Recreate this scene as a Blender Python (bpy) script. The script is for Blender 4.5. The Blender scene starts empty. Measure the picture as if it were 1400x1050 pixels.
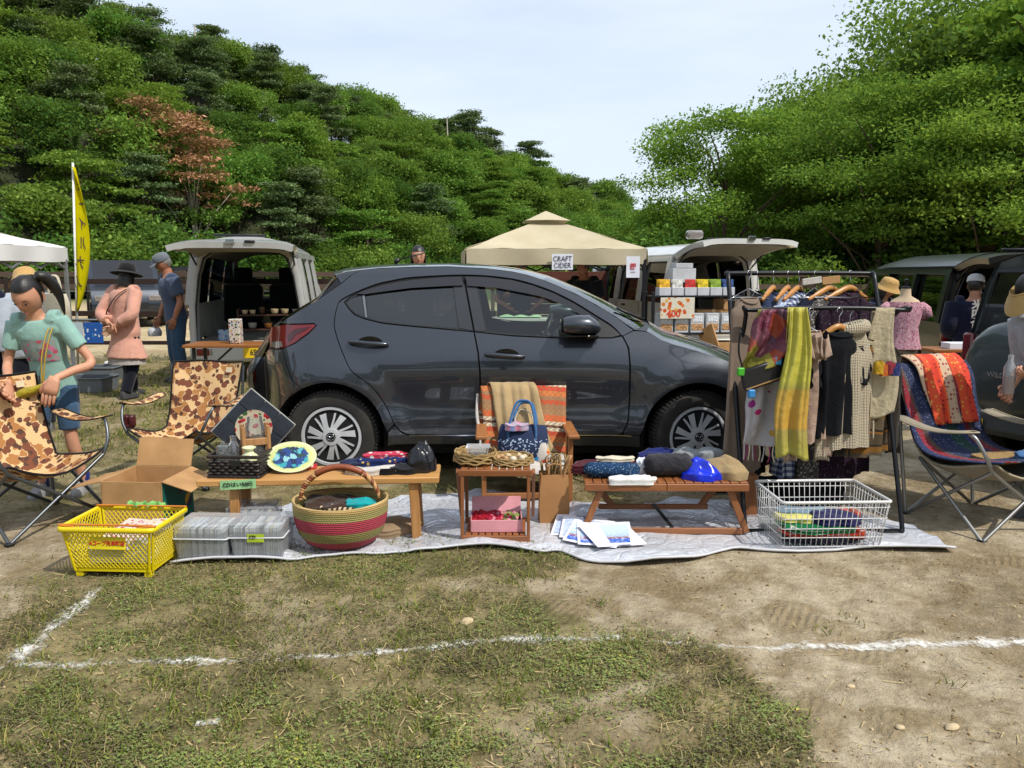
import bpy, bmesh, math, random
import numpy as np
from mathutils import Vector, Matrix, Euler
from mathutils.geometry import delaunay_2d_cdt
R = math.radians; PI = math.pi
SC = bpy.context.scene; COL = SC.collection
RNG = random.Random(7); NR = np.random.default_rng(11)

# ------------------------------------------------------------------ camera, sky, sun, exposure
CAM_H, PITCH, F = 1.45, R(8.29), 1050.0
cd = bpy.data.cameras.new('camera'); cam = bpy.data.objects.new('camera', cd); COL.objects.link(cam)
cam.location = (0, 0, CAM_H); cam.rotation_euler = (R(90) - PITCH, 0, 0)
cd.sensor_width = 36; cd.lens = 36 * F / 1400; cd.clip_start = .05; cd.clip_end = 2000
SC.camera = cam
SUN = Vector((.50, -.36, .80)).normalized()
sun_el = math.asin(SUN.z); sun_rot = math.atan2(SUN.x, SUN.y)
W = bpy.data.worlds.new('World'); SC.world = W; W.use_nodes = True
wn = W.node_tree.nodes; wl = W.node_tree.links; wn.clear()
wo = wn.new('ShaderNodeOutputWorld'); wb = wn.new('ShaderNodeBackground'); sk = wn.new('ShaderNodeTexSky')
sk.sky_type = 'NISHITA'; sk.sun_disc = False; sk.sun_elevation = sun_el; sk.sun_rotation = sun_rot
sk.air_density = 1.0; sk.dust_density = 2.0; sk.ozone_density = 1.2
tc = wn.new('ShaderNodeTexCoord'); mp = wn.new('ShaderNodeMapping'); mp.inputs['Scale'].default_value = (1.2, 1.2, 5.0)
nz = wn.new('ShaderNodeTexNoise'); nz.inputs['Scale'].default_value = 1.6; nz.inputs['Detail'].default_value = 6; nz.inputs['Roughness'].default_value = .55
rp = wn.new('ShaderNodeMapRange'); rp.inputs[1].default_value = .35; rp.inputs[2].default_value = .7; rp.inputs[3].default_value = .58; rp.inputs[4].default_value = .86
mx = wn.new('ShaderNodeMix'); mx.data_type = 'RGBA'; mx.inputs[7].default_value = (5.5, 6.05, 6.75, 1)
wl.new(tc.outputs['Generated'], mp.inputs[0]); wl.new(mp.outputs[0], nz.inputs['Vector']); wl.new(nz.outputs[0], rp.inputs[0])
wl.new(rp.outputs[0], mx.inputs[0]); wl.new(sk.outputs[0], mx.inputs[6]); wl.new(mx.outputs[2], wb.inputs[0])
wb.inputs[1].default_value = .132; wl.new(wb.outputs[0], wo.inputs[0])
sd = bpy.data.lights.new('sun', 'SUN'); sd.energy = 3.3; sd.angle = R(.6); sd.color = (1, .95, .87)
sun = bpy.data.objects.new('sun', sd); COL.objects.link(sun); sun.location = (0, 0, 40)
sun.rotation_euler = SUN.to_track_quat('Z', 'Y').to_euler()
vs = SC.view_settings; vs.view_transform = 'Standard'; vs.look = 'None'; vs.gamma = 1; vs.use_curve_mapping = False; vs.exposure = .40
SC.cycles.use_denoising = True; SC.cycles.max_bounces = 8; SC.cycles.transparent_max_bounces = 16
SC.cycles.diffuse_bounces = 4; SC.cycles.glossy_bounces = 3; SC.cycles.transmission_bounces = 6; SC.cycles.caustics_reflective = False; SC.cycles.caustics_refractive = False

# ------------------------------------------------------------------ where a point of the place lies
CP, SP = math.cos(PITCH), math.sin(PITCH)
def ray(px, py):
    dx, dy = (px - 700) / F, (525 - py) / F
    return Vector((dx, CP + dy * SP, -SP + dy * CP))
def pz(px, py, z=0.0):
    d = ray(px, py); t = (z - CAM_H) / d.z
    return Vector((d.x * t, d.y * t, z))
def py_(px, py, Y):
    d = ray(px, py); t = Y / d.y
    return Vector((d.x * t, Y, CAM_H + d.z * t))

# ------------------------------------------------------------------ numpy noise
def _h(ix, iy, s):
    n = (ix.astype(np.int64) * 374761393 + iy.astype(np.int64) * 668265263 + s * 974711) & 0xffffffff
    n = ((n ^ (n >> 13)) * 1274126177) & 0xffffffff
    return ((n ^ (n >> 16)) & 0xffff) / 65535.0
def vnoise(x, y, s=0):
    x = np.asarray(x, float); y = np.asarray(y, float)
    ix, iy = np.floor(x), np.floor(y); fx, fy = x - ix, y - iy
    ux, uy = fx * fx * (3 - 2 * fx), fy * fy * (3 - 2 * fy)
    a, b, c, d = _h(ix, iy, s), _h(ix + 1, iy, s), _h(ix, iy + 1, s), _h(ix + 1, iy + 1, s)
    return a + (b - a) * ux + (c - a) * uy + (a - b - c + d) * ux * uy
def fbm(x, y, o=4, s=0):
    r, a, t = 0, .5, 0
    for k in range(o):
        r = r + a * vnoise(np.asarray(x) * 2 ** k, np.asarray(y) * 2 ** k, s + k); t += a; a *= .5
    return r / t
def sst(a, b, x): x = np.clip((np.asarray(x, float) - a) / (b - a), 0, 1); return x * x * (3 - 2 * x)
def zg(x, y):
    x = np.asarray(x, float); y = np.asarray(y, float)
    near = 1 - sst(9, 16, y)
    g = (fbm(x * 1.1, y * 1.1, 3, 3) - .5) * .030 + (fbm(x * 5, y * 5, 3, 9) - .5) * .016
    dirt = sst(.2, .7, x) * (1 - sst(3.55, 3.75, y)) * sst(1, 1.5, y)
    g = g + dirt * (fbm(x * 7, y * 9, 4, 21) - .5) * .030
    return g * near
def zg1(x, y): return float(zg(x, y))

# ------------------------------------------------------------------ materials
def hx(h):
    h = h.lstrip('#'); c = [int(h[i:i + 2], 16) / 255 for i in (0, 2, 4)]
    return tuple((v / 12.92 if v <= .04045 else ((v + .055) / 1.055) ** 2.4) for v in c) + (1,)
class NT:
    def __init__(s, name):
        s.m = bpy.data.materials.new(name); s.m.use_nodes = True; s.t = s.m.node_tree; s.n = s.t.nodes; s.l = s.t.links
        s.p = s.n['Principled BSDF']; s.o = s.n['Material Output']; s._tc = None
    def N(s, typ, ins=None, **kw):
        n = s.n.new('ShaderNode' + typ)
        for k, v in kw.items(): setattr(n, k, v)
        for k, v in (ins or {}).items(): s.set(n.inputs[k], v)
        return n
    def set(s, sock, v):
        if hasattr(v, 'is_output') or isinstance(v, bpy.types.NodeSocket): s.l.new(v, sock)
        else: sock.default_value = v
    def co(s, kind='Object', scale=(1, 1, 1), rot=(0, 0, 0), loc=(0, 0, 0)):
        if not s._tc: s._tc = s.N('TexCoord')
        if isinstance(scale, (int, float)): scale = (scale,) * 3
        return s.N('Mapping', {0: s._tc.outputs[kind], 'Scale': scale, 'Rotation': rot, 'Location': loc}).outputs[0]
    def noise(s, vec, scale, detail=4, rough=.55, dist=0, out=0):
        return s.N('TexNoise', {'Vector': vec, 'Scale': scale, 'Detail': detail, 'Roughness': rough, 'Distortion': dist}).outputs[out]
    def vor(s, vec, scale, feature='F1', out=0, rand=1.0):
        return s.N('TexVoronoi', {'Vector': vec, 'Scale': scale, 'Randomness': rand}, feature=feature).outputs[out]
    def ramp(s, fac, stops, interp='LINEAR'):
        r = s.N('ValToRGB', {0: fac}); r.color_ramp.interpolation = interp; e = r.color_ramp.elements
        while len(e) < len(stops): e.new(.5)
        for el, (p, c) in zip(e, stops): el.position = p; el.color = hx(c) if isinstance(c, str) else (c if len(c) == 4 else tuple(c) + (1,))
        return r.outputs[0]
    def mix(s, fac, a, b, mode='MIX'):
        m = s.N('Mix', {}, data_type='RGBA', blend_type=mode); s.set(m.inputs[0], fac)
        s.set(m.inputs[6], hx(a) if isinstance(a, str) else a); s.set(m.inputs[7], hx(b) if isinstance(b, str) else b)
        return m.outputs[2]
    def math(s, op, a, b=0.0, c=None):
        m = s.N('Math', {}, operation=op); s.set(m.inputs[0], a); s.set(m.inputs[1], b)
        if c is not None: s.set(m.inputs[2], c)
        return m.outputs[0]
    def sep(s, vec): return s.N('SeparateXYZ', {0: vec}).outputs
    def bump(s, h, strength=.3, dist=.01):
        b = s.N('Bump', {'Height': h, 'Strength': strength, 'Distance': dist}); s.l.new(b.outputs[0], s.p.inputs['Normal'])
    def done(s, col=None, rough=None, metal=None, **kw):
        if col is not None: s.set(s.p.inputs['Base Color'], hx(col) if isinstance(col, str) else col)
        if rough is not None: s.set(s.p.inputs['Roughness'], rough)
        if metal is not None: s.p.inputs['Metallic'].default_value = metal
        for k, v in kw.items(): s.set(s.p.inputs[k.replace('_', ' ')], v)
        return s.m
def plain(name, col, rough=.55, metal=0, var=.12, vs_=6, bump=0, bs=60, **kw):
    t = NT(name); c = t.co(); n = t.noise(c, vs_, 5); b = hx(col) if isinstance(col, str) else tuple(col)[:3] + (1,)
    lo = tuple(v * (1 - var * 1.6) for v in b[:3]) + (1,); hi = tuple(min(1, v * (1 + var)) for v in b[:3]) + (1,)
    cc = t.ramp(n, [(.3, lo), (.7, hi)])
    if bump: t.bump(t.noise(c, bs, 4), bump, .004)
    return t.done(cc, rough, metal, **kw)
def cloth(name, col, var=.18, bump=.25, rough=.92, sheen=.15):
    t = NT(name); c = t.co(); b = hx(col)
    lo = tuple(v * (1 - var * 1.5) for v in b[:3]) + (1,); hi = tuple(min(1, v * (1 + var)) for v in b[:3]) + (1,)
    cc = t.ramp(t.noise(c, 9, 6, .65), [(.3, lo), (.7, hi)])
    h = t.math('ADD', t.math('ADD', t.noise(c, 22, 3), t.math('MULTIPLY', t.noise(c, 8, 3, .55, 1.6), 1.3)), t.math('MULTIPLY', t.noise(c, 420, 2), .3))
    t.bump(h, bump * 1.3, .016); t.p.inputs['Specular IOR Level'].default_value = .15
    t.p.inputs['Sheen Weight'].default_value = sheen
    return t.done(cc, rough)
def wood(name, a, b, axis=0, rough=.5, scale=1.0, bump=.15):
    t = NT(name); sc = [26 * scale] * 3; sc[axis] = 1.6 * scale
    c = t.co('Object', tuple(sc)); n = t.noise(c, 1.5, 6, .6, .8); g = t.noise(c, 6, 3, .7)
    cc = t.mix(t.math('MULTIPLY', g, .45), t.ramp(n, [(.3, b), (.7, a)]), b)
    t.bump(n, bump, .002); return t.done(cc, rough)
def speck(name, base, cols, scale=60, thr=.35, rand=1, bump=.2, rough=.9, dist=0.0):
    """printed or woven cloth: coloured blots on a base colour"""
    t = NT(name); c = t.co(); 
    if dist: c = t.mix(dist, c, t.noise(c, 8, 2, out=1), 'ADD')
    v = t.N('TexVoronoi', {'Vector': c, 'Scale': scale, 'Randomness': rand})
    pick = t.sep(v.outputs['Color'])[0]; k = len(cols)
    cc = t.ramp(pick, [(i / k, q) for i, q in enumerate(cols)], 'CONSTANT')
    msk = t.math('LESS_THAN', v.outputs[0], thr); col = t.mix(msk, base, cc)
    col = t.mix(t.math('MULTIPLY', t.noise(c, 14, 3), .3), col, '#1a1612')
    t.bump(t.noise(c, 24, 3), bump, .012); t.p.inputs['Specular IOR Level'].default_value = .15
    return t.done(col, rough)
def stripes(name, stops, axis=2, freq=1.0, rough=.9, phase=0, wob=.02, bump=.25):
    t = NT(name); c = t.co(); x = t.sep(c)[axis]
    x = t.math('ADD', x, t.math('MULTIPLY', t.noise(c, 9, 2), wob))
    f = t.math('FRACT', t.math('MULTIPLY_ADD', x, freq, phase)); cc = t.ramp(f, stops, 'CONSTANT')
    cc = t.mix(t.math('MULTIPLY', t.noise(c, 20, 4), .25), cc, '#181410')
    t.bump(t.math('ADD', t.noise(c, 18, 3), t.math('MULTIPLY', t.noise(c, 300, 2), .3)), bump, .01); t.p.inputs['Specular IOR Level'].default_value = .15
    return t.done(cc, rough)
def glassy(name, tint, gloss=.05, ior=1.5, alpha=0.0, wr=.02):
    """thin pane: tinted see-through with a mirror film"""
    t = NT(name); t.n.remove(t.p)
    tr = t.N('BsdfTransparent', {0: tint}); gl = t.N('BsdfGlossy', {0: (1, 1, 1, 1), 'Roughness': wr})
    fr = t.N('Fresnel', {0: ior}); f = t.math('ADD', fr.outputs[0], gloss)
    mx_ = t.N('MixShader', {0: f, 1: tr.outputs[0], 2: gl.outputs[0]})
    if alpha:
        df = t.N('BsdfDiffuse', {0: (.8, .82, .85, 1)}); m2 = t.N('MixShader', {0: alpha, 1: mx_.outputs[0], 2: df.outputs[0]}); mx_ = m2
    t.l.new(mx_.outputs[0], t.o.inputs[0]); return t.m

# ------------------------------------------------------------------ mesh building
class MB:
    def __init__(s): s.v = []; s.f = []; s.mi = []; s.cur = 0
    def add(s, V, Fc):
        o = len(s.v); s.v.extend([tuple(p) for p in V])
        for q in Fc: s.f.append(tuple(i + o for i in q)); s.mi.append(s.cur)
        return s
    def box(s, c, sz, rot=None, ch=.003):
        hx_, hy, hz = sz[0] / 2, sz[1] / 2, sz[2] / 2; ch = min(ch, hx_ * .6, hy * .6, hz * .6)
        V = []; idx = {}
        for sx in (-1, 1):
            for sy in (-1, 1):
                for sz_ in (-1, 1):
                    for ax in range(3):
                        p = [sx * (hx_ - ch), sy * (hy - ch), sz_ * (hz - ch)]; p[ax] = (sx * hx_, sy * hy, sz_ * hz)[ax]
                        idx[(sx, sy, sz_, ax)] = len(V); V.append(p)
        Fc = []
        for ax in range(3):
            o = [a for a in range(3) if a != ax]
            for sg in (-1, 1):
                q = []
                for a, b in ((-1, -1), (1, -1), (1, 1), (-1, 1)):
                    k = [0, 0, 0]; k[ax] = sg; k[o[0]] = a; k[o[1]] = b; q.append(idx[(k[0], k[1], k[2], ax)])
                if (sg == 1) == (ax == 1): q.reverse()
                Fc.append(q)
        for ax in range(3):
            o = [a for a in range(3) if a != ax]
            for a in (-1, 1):
                for b in (-1, 1):
                    k1 = [0, 0, 0]; k1[o[0]] = a; k1[o[1]] = b; k2 = list(k1); k1[ax] = -1; k2[ax] = 1
                    Fc.append([idx[(*k1, o[0])], idx[(*k2, o[0])], idx[(*k2, o[1])], idx[(*k1, o[1])]])
        for sx in (-1, 1):
            for sy in (-1, 1):
                for sz_ in (-1, 1): Fc.append([idx[(sx, sy, sz_, a)] for a in range(3)])
        c = Vector(c); M = rot if rot else None
        V = [c + (M @ Vector(p) if M else Vector(p)) for p in V]
        return s.add(V, Fc)
    def bar(s, a, b, w, h=None, up=(0, 0, 1), ch=.003):
        a, b = Vector(a), Vector(b); d = b - a; L = d.length; x = d.normalized(); u = Vector(up)
        if abs(x.dot(u)) > .98: u = Vector((0, 1, 0))
        y = u.cross(x).normalized(); z = x.cross(y); M = Matrix((x, y, z)).transposed()
        return s.box((a + b) / 2, (L, w, h or w), M, ch)
    def tube(s, P, r, n=8, cap=True, flat=1.0, closed=False):
        P = [Vector(p) for p in P]; m = len(P); rr = r if isinstance(r, (list, tuple)) else [r] * m
        T = []
        for i in range(m):
            a = P[(i - 1) % m] if closed else P[max(i - 1, 0)]; b = P[(i + 1) % m] if closed else P[min(i + 1, m - 1)]
            d = b - a; T.append(d.normalized() if d.length > 1e-9 else Vector((0, 0, 1)))
        u = Vector((0, 0, 1)) if abs(T[0].z) < .9 else Vector((1, 0, 0)); u = (u - T[0] * u.dot(T[0])).normalized()
        V = []
        for i in range(m):
            u = u - T[i] * u.dot(T[i]); u = u.normalized() if u.length > 1e-6 else T[i].orthogonal().normalized()
            w = T[i].cross(u)
            for k in range(n):
                a = 2 * PI * k / n; V.append(P[i] + (w * math.cos(a) + u * math.sin(a) * flat) * rr[i])
        Fc = []
        for i in range(m if closed else m - 1):
            j = (i + 1) % m
            for k in range(n): q = (k + 1) % n; Fc.append((i * n + k, i * n + q, j * n + q, j * n + k))
        if cap and not closed: Fc += [tuple(range(n))[::-1], tuple((m - 1) * n + k for k in range(n))]
        return s.add(V, Fc)
    def loft(s, rings, closed=True, cap=True):
        m, n = len(rings), len(rings[0]); V = [p for r in rings for p in r]; Fc = []
        for i in range(m - 1):
            for k in range(n if closed else n - 1): q = (k + 1) % n; Fc.append((i * n + k, i * n + q, (i + 1) * n + q, (i + 1) * n + k))
        if cap and closed: Fc += [tuple(range(n))[::-1], tuple((m - 1) * n + k for k in range(n))]
        return s.add(V, Fc)
    def lathe(s, prof, n=20, c=(0, 0, 0), M=None, cap=True, sx=1, sy=1):
        rings = []
        for r, z in prof:
            ring = []
            for k in range(n):
                a = 2 * PI * k / n; p = Vector((r * sx * math.cos(a), r * sy * math.sin(a), z)); ring.append(Vector(c) + (M @ p if M else p))
            rings.append(ring)
        return s.loft(rings, True, cap)
    def grid(s, fn, nu, nv, th=0.0):
        V = [Vector(fn(i / (nu - 1), j / (nv - 1))) for i in range(nu) for j in range(nv)]
        Fc = [(i * nv + j, (i + 1) * nv + j, (i + 1) * nv + j + 1, i * nv + j + 1) for i in range(nu - 1) for j in range(nv - 1)]
        if th:
            Nn = [Vector((0, 0, 0)) for _ in V]
            for q in Fc:
                nn = (V[q[2]] - V[q[0]]).cross(V[q[3]] - V[q[1]])
                for i in q: Nn[i] += nn
            o = len(V); V = V + [p - (k.normalized() * th if k.length > 1e-12 else Vector((0, 0, th))) for p, k in zip(V, Nn)]
            Fc = Fc + [tuple(i + o for i in q[::-1]) for q in Fc]
            bd = [i * nv for i in range(nu)] + [(nu - 1) * nv + j for j in range(1, nv)] + [i * nv + nv - 1 for i in range(nu - 2, -1, -1)] + [j for j in range(nv - 2, 0, -1)]
            for a, b in zip(bd, bd[1:] + bd[:1]): Fc.append((b, a, a + o, b + o))
        return s.add(V, Fc)
    def prism(s, poly, d0, d1, M=None, f=None):
        """2-D outline pushed from depth d0 to d1; f maps (u,v,d) to a point"""
        f = f or (lambda u, v, d: Vector((u, v, d))); n = len(poly)
        V = [f(u, v, d0) for u, v in poly] + [f(u, v, d1) for u, v in poly]
        if M: V = [M @ Vector(p) for p in V]
        Fc = [tuple(range(n))[::-1], tuple(range(n, 2 * n))] + [(i, (i + 1) % n, n + (i + 1) % n, n + i) for i in range(n)]
        return s.add(V, Fc)
    def mesh(s, name='m', mats=None, smooth=None):
        me = bpy.data.meshes.new(name); me.from_pydata([tuple(p) for p in s.v], [], s.f)
        bm = bmesh.new(); bm.from_mesh(me); bmesh.ops.recalc_face_normals(bm, faces=bm.faces); bm.to_mesh(me); bm.free()
        finish(me, mats, smooth)
        if len(me.materials) > 1: me.polygons.foreach_set('material_index', s.mi)
        return me
    def build(s, name, mats, parent=None, smooth=None, loc=None, rot=None):
        o = bpy.data.objects.new(name, s.mesh(name, mats, smooth)); COL.objects.link(o)
        if parent: o.parent = parent
        if loc: o.location = loc
        if rot: o.rotation_euler = rot
        return o
def finish(me, mats, smooth):
    for m in (mats if isinstance(mats, (list, tuple)) else [mats] if mats else []): me.materials.append(m)
    if smooth is not None:
        me.shade_smooth()
        if smooth < 180: me.set_sharp_from_angle(angle=R(smooth))
def npmesh(name, V, Fq, mats=None, smooth=None, attr=None):
    """fast mesh from numpy: V (n,3), Fq (m,k) with k corners each"""
    me = bpy.data.meshes.new(name); k = Fq.shape[1]
    me.vertices.add(len(V)); me.vertices.foreach_set('co', np.ascontiguousarray(V, np.float32).ravel())
    me.loops.add(Fq.size); me.loops.foreach_set('vertex_index', np.ascontiguousarray(Fq, np.int32).ravel())
    me.polygons.add(len(Fq)); me.polygons.foreach_set('loop_start', np.arange(0, Fq.size, k, dtype=np.int32))
    for an, av in (attr or {}).items():
        a = me.attributes.new(an, 'FLOAT', 'POINT'); a.data.foreach_set('value', np.ascontiguousarray(av, np.float32))
    me.update(calc_edges=True); finish(me, mats, smooth); return me
def link(name, me, parent=None, loc=None):
    o = bpy.data.objects.new(name, me); COL.objects.link(o)
    if parent: o.parent = parent
    if loc is not None: o.location = loc
    return o
def tag(o, label=None, cat=None, group=None, kind=None):
    if label: o['label'] = label
    if cat: o['category'] = cat
    if group: o['group'] = group
    if kind: o['kind'] = kind
    return o
def thing(name, label, cat, loc=(0, 0, 0), rz=0.0, group=None):
    o = bpy.data.objects.new(name, None); COL.objects.link(o); o.empty_display_size = .1
    o.location = loc; o.rotation_euler = (0, 0, rz); return tag(o, label, cat, group)
def dup(root, loc=None, rz=None, label=None, group=None, scale=None):
    def cp(o, par):
        c = o.copy(); COL.objects.link(c); c.parent = par
        for ch in o.children: cp(ch, c)
        return c
    r = cp(root, None)
    if loc is not None: r.location = loc
    if rz is not None: r.rotation_euler = (0, 0, rz)
    if scale is not None: r.scale = (scale,) * 3 if not isinstance(scale, tuple) else scale
    if label: r['label'] = label
    if group: r['group'] = group
    return r
def remesh(mb, name, mats, vox=.012, smooth=4):
    me = mb.mesh('tmp'); o = bpy.data.objects.new('tmp', me); COL.objects.link(o)
    md = o.modifiers.new('r', 'REMESH'); md.mode = 'VOXEL'; md.voxel_size = vox
    if smooth: m2 = o.modifiers.new('s', 'SMOOTH'); m2.iterations = smooth; m2.factor = .5
    dg = bpy.context.evaluated_depsgraph_get(); out = bpy.data.meshes.new_from_object(o.evaluated_get(dg)); out.name = name
    bpy.data.objects.remove(o); bpy.data.meshes.remove(me); out.materials.clear(); finish(out, mats, 180); return out
def text_mesh(txt, size, mats, ext=.0015, align='CENTER', lines=1.0, bold=0.0):
    cu = bpy.data.curves.new('txt', 'FONT'); cu.body = txt; cu.size = size; cu.extrude = ext; cu.align_x = align; cu.align_y = 'CENTER'; cu.space_line = lines; cu.offset = bold
    cu.resolution_u = 3
    o = bpy.data.objects.new('txt', cu); COL.objects.link(o); dg = bpy.context.evaluated_depsgraph_get()
    me = bpy.data.meshes.new_from_object(o.evaluated_get(dg)); bpy.data.objects.remove(o); bpy.data.curves.remove(cu)
    me.materials.clear(); finish(me, mats, None); return me
def lettering(txt, size, m, parent, loc, rot, name='lettering', lines=1.0, bold=0.0, sx=1.0):
    o = link(name, text_mesh(txt, size, m, lines=lines, bold=bold), parent, loc); o.rotation_euler = rot; o.scale = (sx, 1, 1); return o
def spline(P, n=8, closed=False):
    """Catmull-Rom through points"""
    P = [Vector(p) for p in P]; m = len(P); out = []
    for i in range(m if closed else m - 1):
        if closed: a, b, c, d = P[(i - 1) % m], P[i], P[(i + 1) % m], P[(i + 2) % m]
        else: a, b, c, d = P[max(i - 1, 0)], P[i], P[i + 1], P[min(i + 2, m - 1)]
        for k in range(n):
            t = k / n; out.append(.5 * ((2 * b) + (c - a) * t + (2 * a - 5 * b + 4 * c - d) * t * t + (3 * b - a - 3 * c + d) * t ** 3))
    if not closed: out.append(P[-1])
    return out
# ------------------------------------------------------------------ ground
def gmask(x, y):
    x = np.asarray(x, float); y = np.asarray(y, float)
    n = fbm(x * 1.3, y * 1.3, 4, 40); n2 = fbm(x * 3.5, y * 3.5, 4, 47)
    edge = .22 + np.clip(3.75 - y, 0, 3) * .22 + (n - .5) * 1.0 + (n2 - .5) * .5
    a = 1 - sst(edge - .15, edge + .22, x)
    a = a * (1 - .9 * sst(-2.0, -2.5, x + (n - .5) * .8) * (y < 4.6) * sst(2.7, 3.2, y))
    back = (1 - sst(.6, 1.6, x + (n - .5) * 1.2)) * (.55 + .45 * sst(6, 8.5, y))
    a = np.where(y > 4.2, a * (1 - sst(4.2, 4.6, y)) + back * sst(4.2, 4.6, y), a)
    a = a * (1 - sst(12.6, 13.6, y + (n - .5) * 2))
    return np.clip(a * (.35 + .95 * sst(.3, .62, n * .5 + n2 * .5)), 0, 1)
def axis(lo, hi, st, far0, far1):
    a = list(np.arange(lo, hi + 1e-6, st)); s = st; v = hi
    while v < far1: s *= 1.22; v += s; a.append(v)
    s = st; v = lo; b = []
    while v > far0: s *= 1.22; v -= s; b.append(v)
    return np.array(b[::-1] + a)
gx = axis(-4.2, 4.2, .026, -400, 400); gy = axis(1.7, 6.4, .022, -300, 900)
GX, GY = np.meshgrid(gx, gy); GZ = zg(GX, GY); nxg, nyg = len(gx), len(gy)
ii = (np.arange(nyg - 1)[:, None] * nxg + np.arange(nxg - 1)[None, :]).ravel()
t = NT('dry_earth'); c = t.co()
ga = t.N('Attribute', attribute_name='grass').outputs['Fac']
n1 = t.noise(c, 1.1, 6, .6); n2 = t.noise(c, 9, 7, .65); n3 = t.noise(c, 70, 4, .7); n4 = t.noise(c, 2.6, 5, .6, .6)
dirt = t.ramp(t.math('ADD', t.math('MULTIPLY', n1, .55), t.math('MULTIPLY', n2, .45)), [(.34, '#776a54'), (.45, '#92836a'), (.54, '#ab9d83'), (.66, '#beb199')])
dirt = t.mix(t.ramp(n4, [(.48, (0, 0, 0)), (.56, (.6, .6, .6))]), dirt, '#7a6848')
dirt = t.mix(t.math('MULTIPLY', t.math('LESS_THAN', t.vor(c, 38), .13), .5), dirt, '#cbbb9e')
soil = t.ramp(t.math('ADD', t.math('MULTIPLY', n2, .6), t.math('MULTIPLY', n3, .4)), [(.3, '#50462f'), (.45, '#786b4a'), (.58, '#968862'), (.72, '#b0a27c')])
soil = t.mix(t.ramp(n4, [(.46, (0, 0, 0)), (.6, (.8, .8, .8))]), soil, '#5a5634')
y_ = t.sep(c)[1]; far = t.math('SMOOTHSTEP', 12.5, 15, y_) if False else t.N('MapRange', {0: y_, 1: 12.5, 2: 15.5}).outputs[0]
col = t.mix(t.ramp(ga, [(.15, (0, 0, 0)), (.6, (1, 1, 1))]), dirt, soil)
col = t.mix(far, col, t.ramp(n1, [(.35, '#a8946f'), (.65, '#bfae8b')]))
fr2 = t.N('MapRange', {0: y_, 1: 33, 2: 42}).outputs[0]; col = t.mix(fr2, col, '#4d5a2a')
h = t.math('ADD', t.math('MULTIPLY', n2, .9), t.math('MULTIPLY', n3, .35)); h = t.math('ADD', h, t.math('MULTIPLY', t.noise(c, 26, 5, .7, 1.2), .6)); rd_ = t.math('ABSOLUTE', t.math('SUBTRACT', t.noise(c, 6.5, 4, .6, 1.5), .5)); h = t.math('ADD', h, t.math('MULTIPLY', t.vor(c, 16, 'SMOOTH_F1'), .5)); tw = t.N('TexWave', {'Vector': t.co('Object', (1, 1, 1), (0, 0, .5)), 'Scale': 9, 'Distortion': 3, 'Detail': 2}).outputs[0]; h = t.math('ADD', h, t.math('MULTIPLY', t.math('MULTIPLY', tw, t.N('MapRange', {0: n4, 1: .54, 2: .64}).outputs[0]), .22))
t.bump(h, .85, .035); t.p.inputs['Specular IOR Level'].default_value = .2
M_GROUND = t.done(col, .95)
gm = npmesh('ground', np.stack([GX, GY, GZ], -1).reshape(-1, 3), np.stack([ii, ii + 1, ii + nxg + 1, ii + nxg], 1), M_GROUND, 180, {'grass': gmask(GX, GY).ravel()})
tag(link('ground', gm), kind='structure')

# grass and small weeds
t = NT('grass_blades'); v = t.N('Attribute', attribute_name='v').outputs['Fac']
col = t.ramp(v, [(0, '#4a5a24'), (.3, '#687532'), (.5, '#868a44'), (.7, '#a39a5c'), (1, '#bba984')])
t.n.remove(t.p); d = t.N('BsdfDiffuse', {0: col}); tr = t.N('BsdfTranslucent', {0: col}); m_ = t.N('MixShader', {0: .35, 1: d.outputs[0], 2: tr.outputs[0]}); t.l.new(m_.outputs[0], t.o.inputs[0]); M_GRASS = t.m
t = NT('weed_leaves'); v = t.N('Attribute', attribute_name='v').outputs['Fac']
col = t.ramp(v, [(0, '#463a28'), (.22, '#5e5534'), (.42, '#64703a'), (.7, '#7a8a42'), (.93, '#9d9a45'), (1, '#bdae45')])
M_WEED = t.done(col, .8)
def scatter(n, x0, x1, y0, y1, pw=1.0, extra=None):
    u = NR.random(n); y = 1 / (1 / y0 + (1 / y1 - 1 / y0) * u); x = (NR.random(n) * 2 - 1) * .74 * y
    k = (x > x0) & (x < x1); x, y = x[k], y[k]
    m = gmask(x, y) ** pw * (.12 + .88 * sst(.38, .60, fbm(x * 4.5, y * 4.5, 3, 71)))
    if extra: m = m + extra(x, y)
    k = NR.random(len(x)) < m; return x[k], y[k]
def blades(x, y, hmin, hmax, w):
    n = len(x); a = NR.random(n) * 2 * PI; h = hmin + (hmax - hmin) * NR.random(n) ** 2; ln = .3 + .9 * NR.random(n); b = NR.random(n) * 2 * PI
    z = zg(x, y) - .003; cx, cy = np.cos(a), np.sin(a); ww = w * (.6 + .8 * NR.random(n)); sc_ = np.maximum(1, y / 4.5); ww = ww * sc_; h = h * np.sqrt(sc_)
    def q(t_, wf): 
        px = x + np.cos(b) * ln * h * t_ ** 1.6; pyy = y + np.sin(b) * ln * h * t_ ** 1.6; pzz = z + h * t_ * (1 - .25 * t_)
        return np.stack([px - cx * ww * wf, pyy - cy * ww * wf, pzz], 1), np.stack([px + cx * ww * wf, pyy + cy * ww * wf, pzz], 1)
    a0, b0 = q(0, 1); a1, b1 = q(.55, .8); a2, b2 = q(1, .12)
    V = np.stack([a0, b0, a1, b1, a2, b2], 1).reshape(-1, 3); o = np.arange(n)[:, None] * 6
    return V, np.concatenate([o + [0, 1, 3, 2], o + [2, 3, 5, 4]]), np.repeat(NR.random(n), 6)
x1, y1 = scatter(105000, -4, 4, 1.8, 13.2)
tx, ty = [], []
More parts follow.
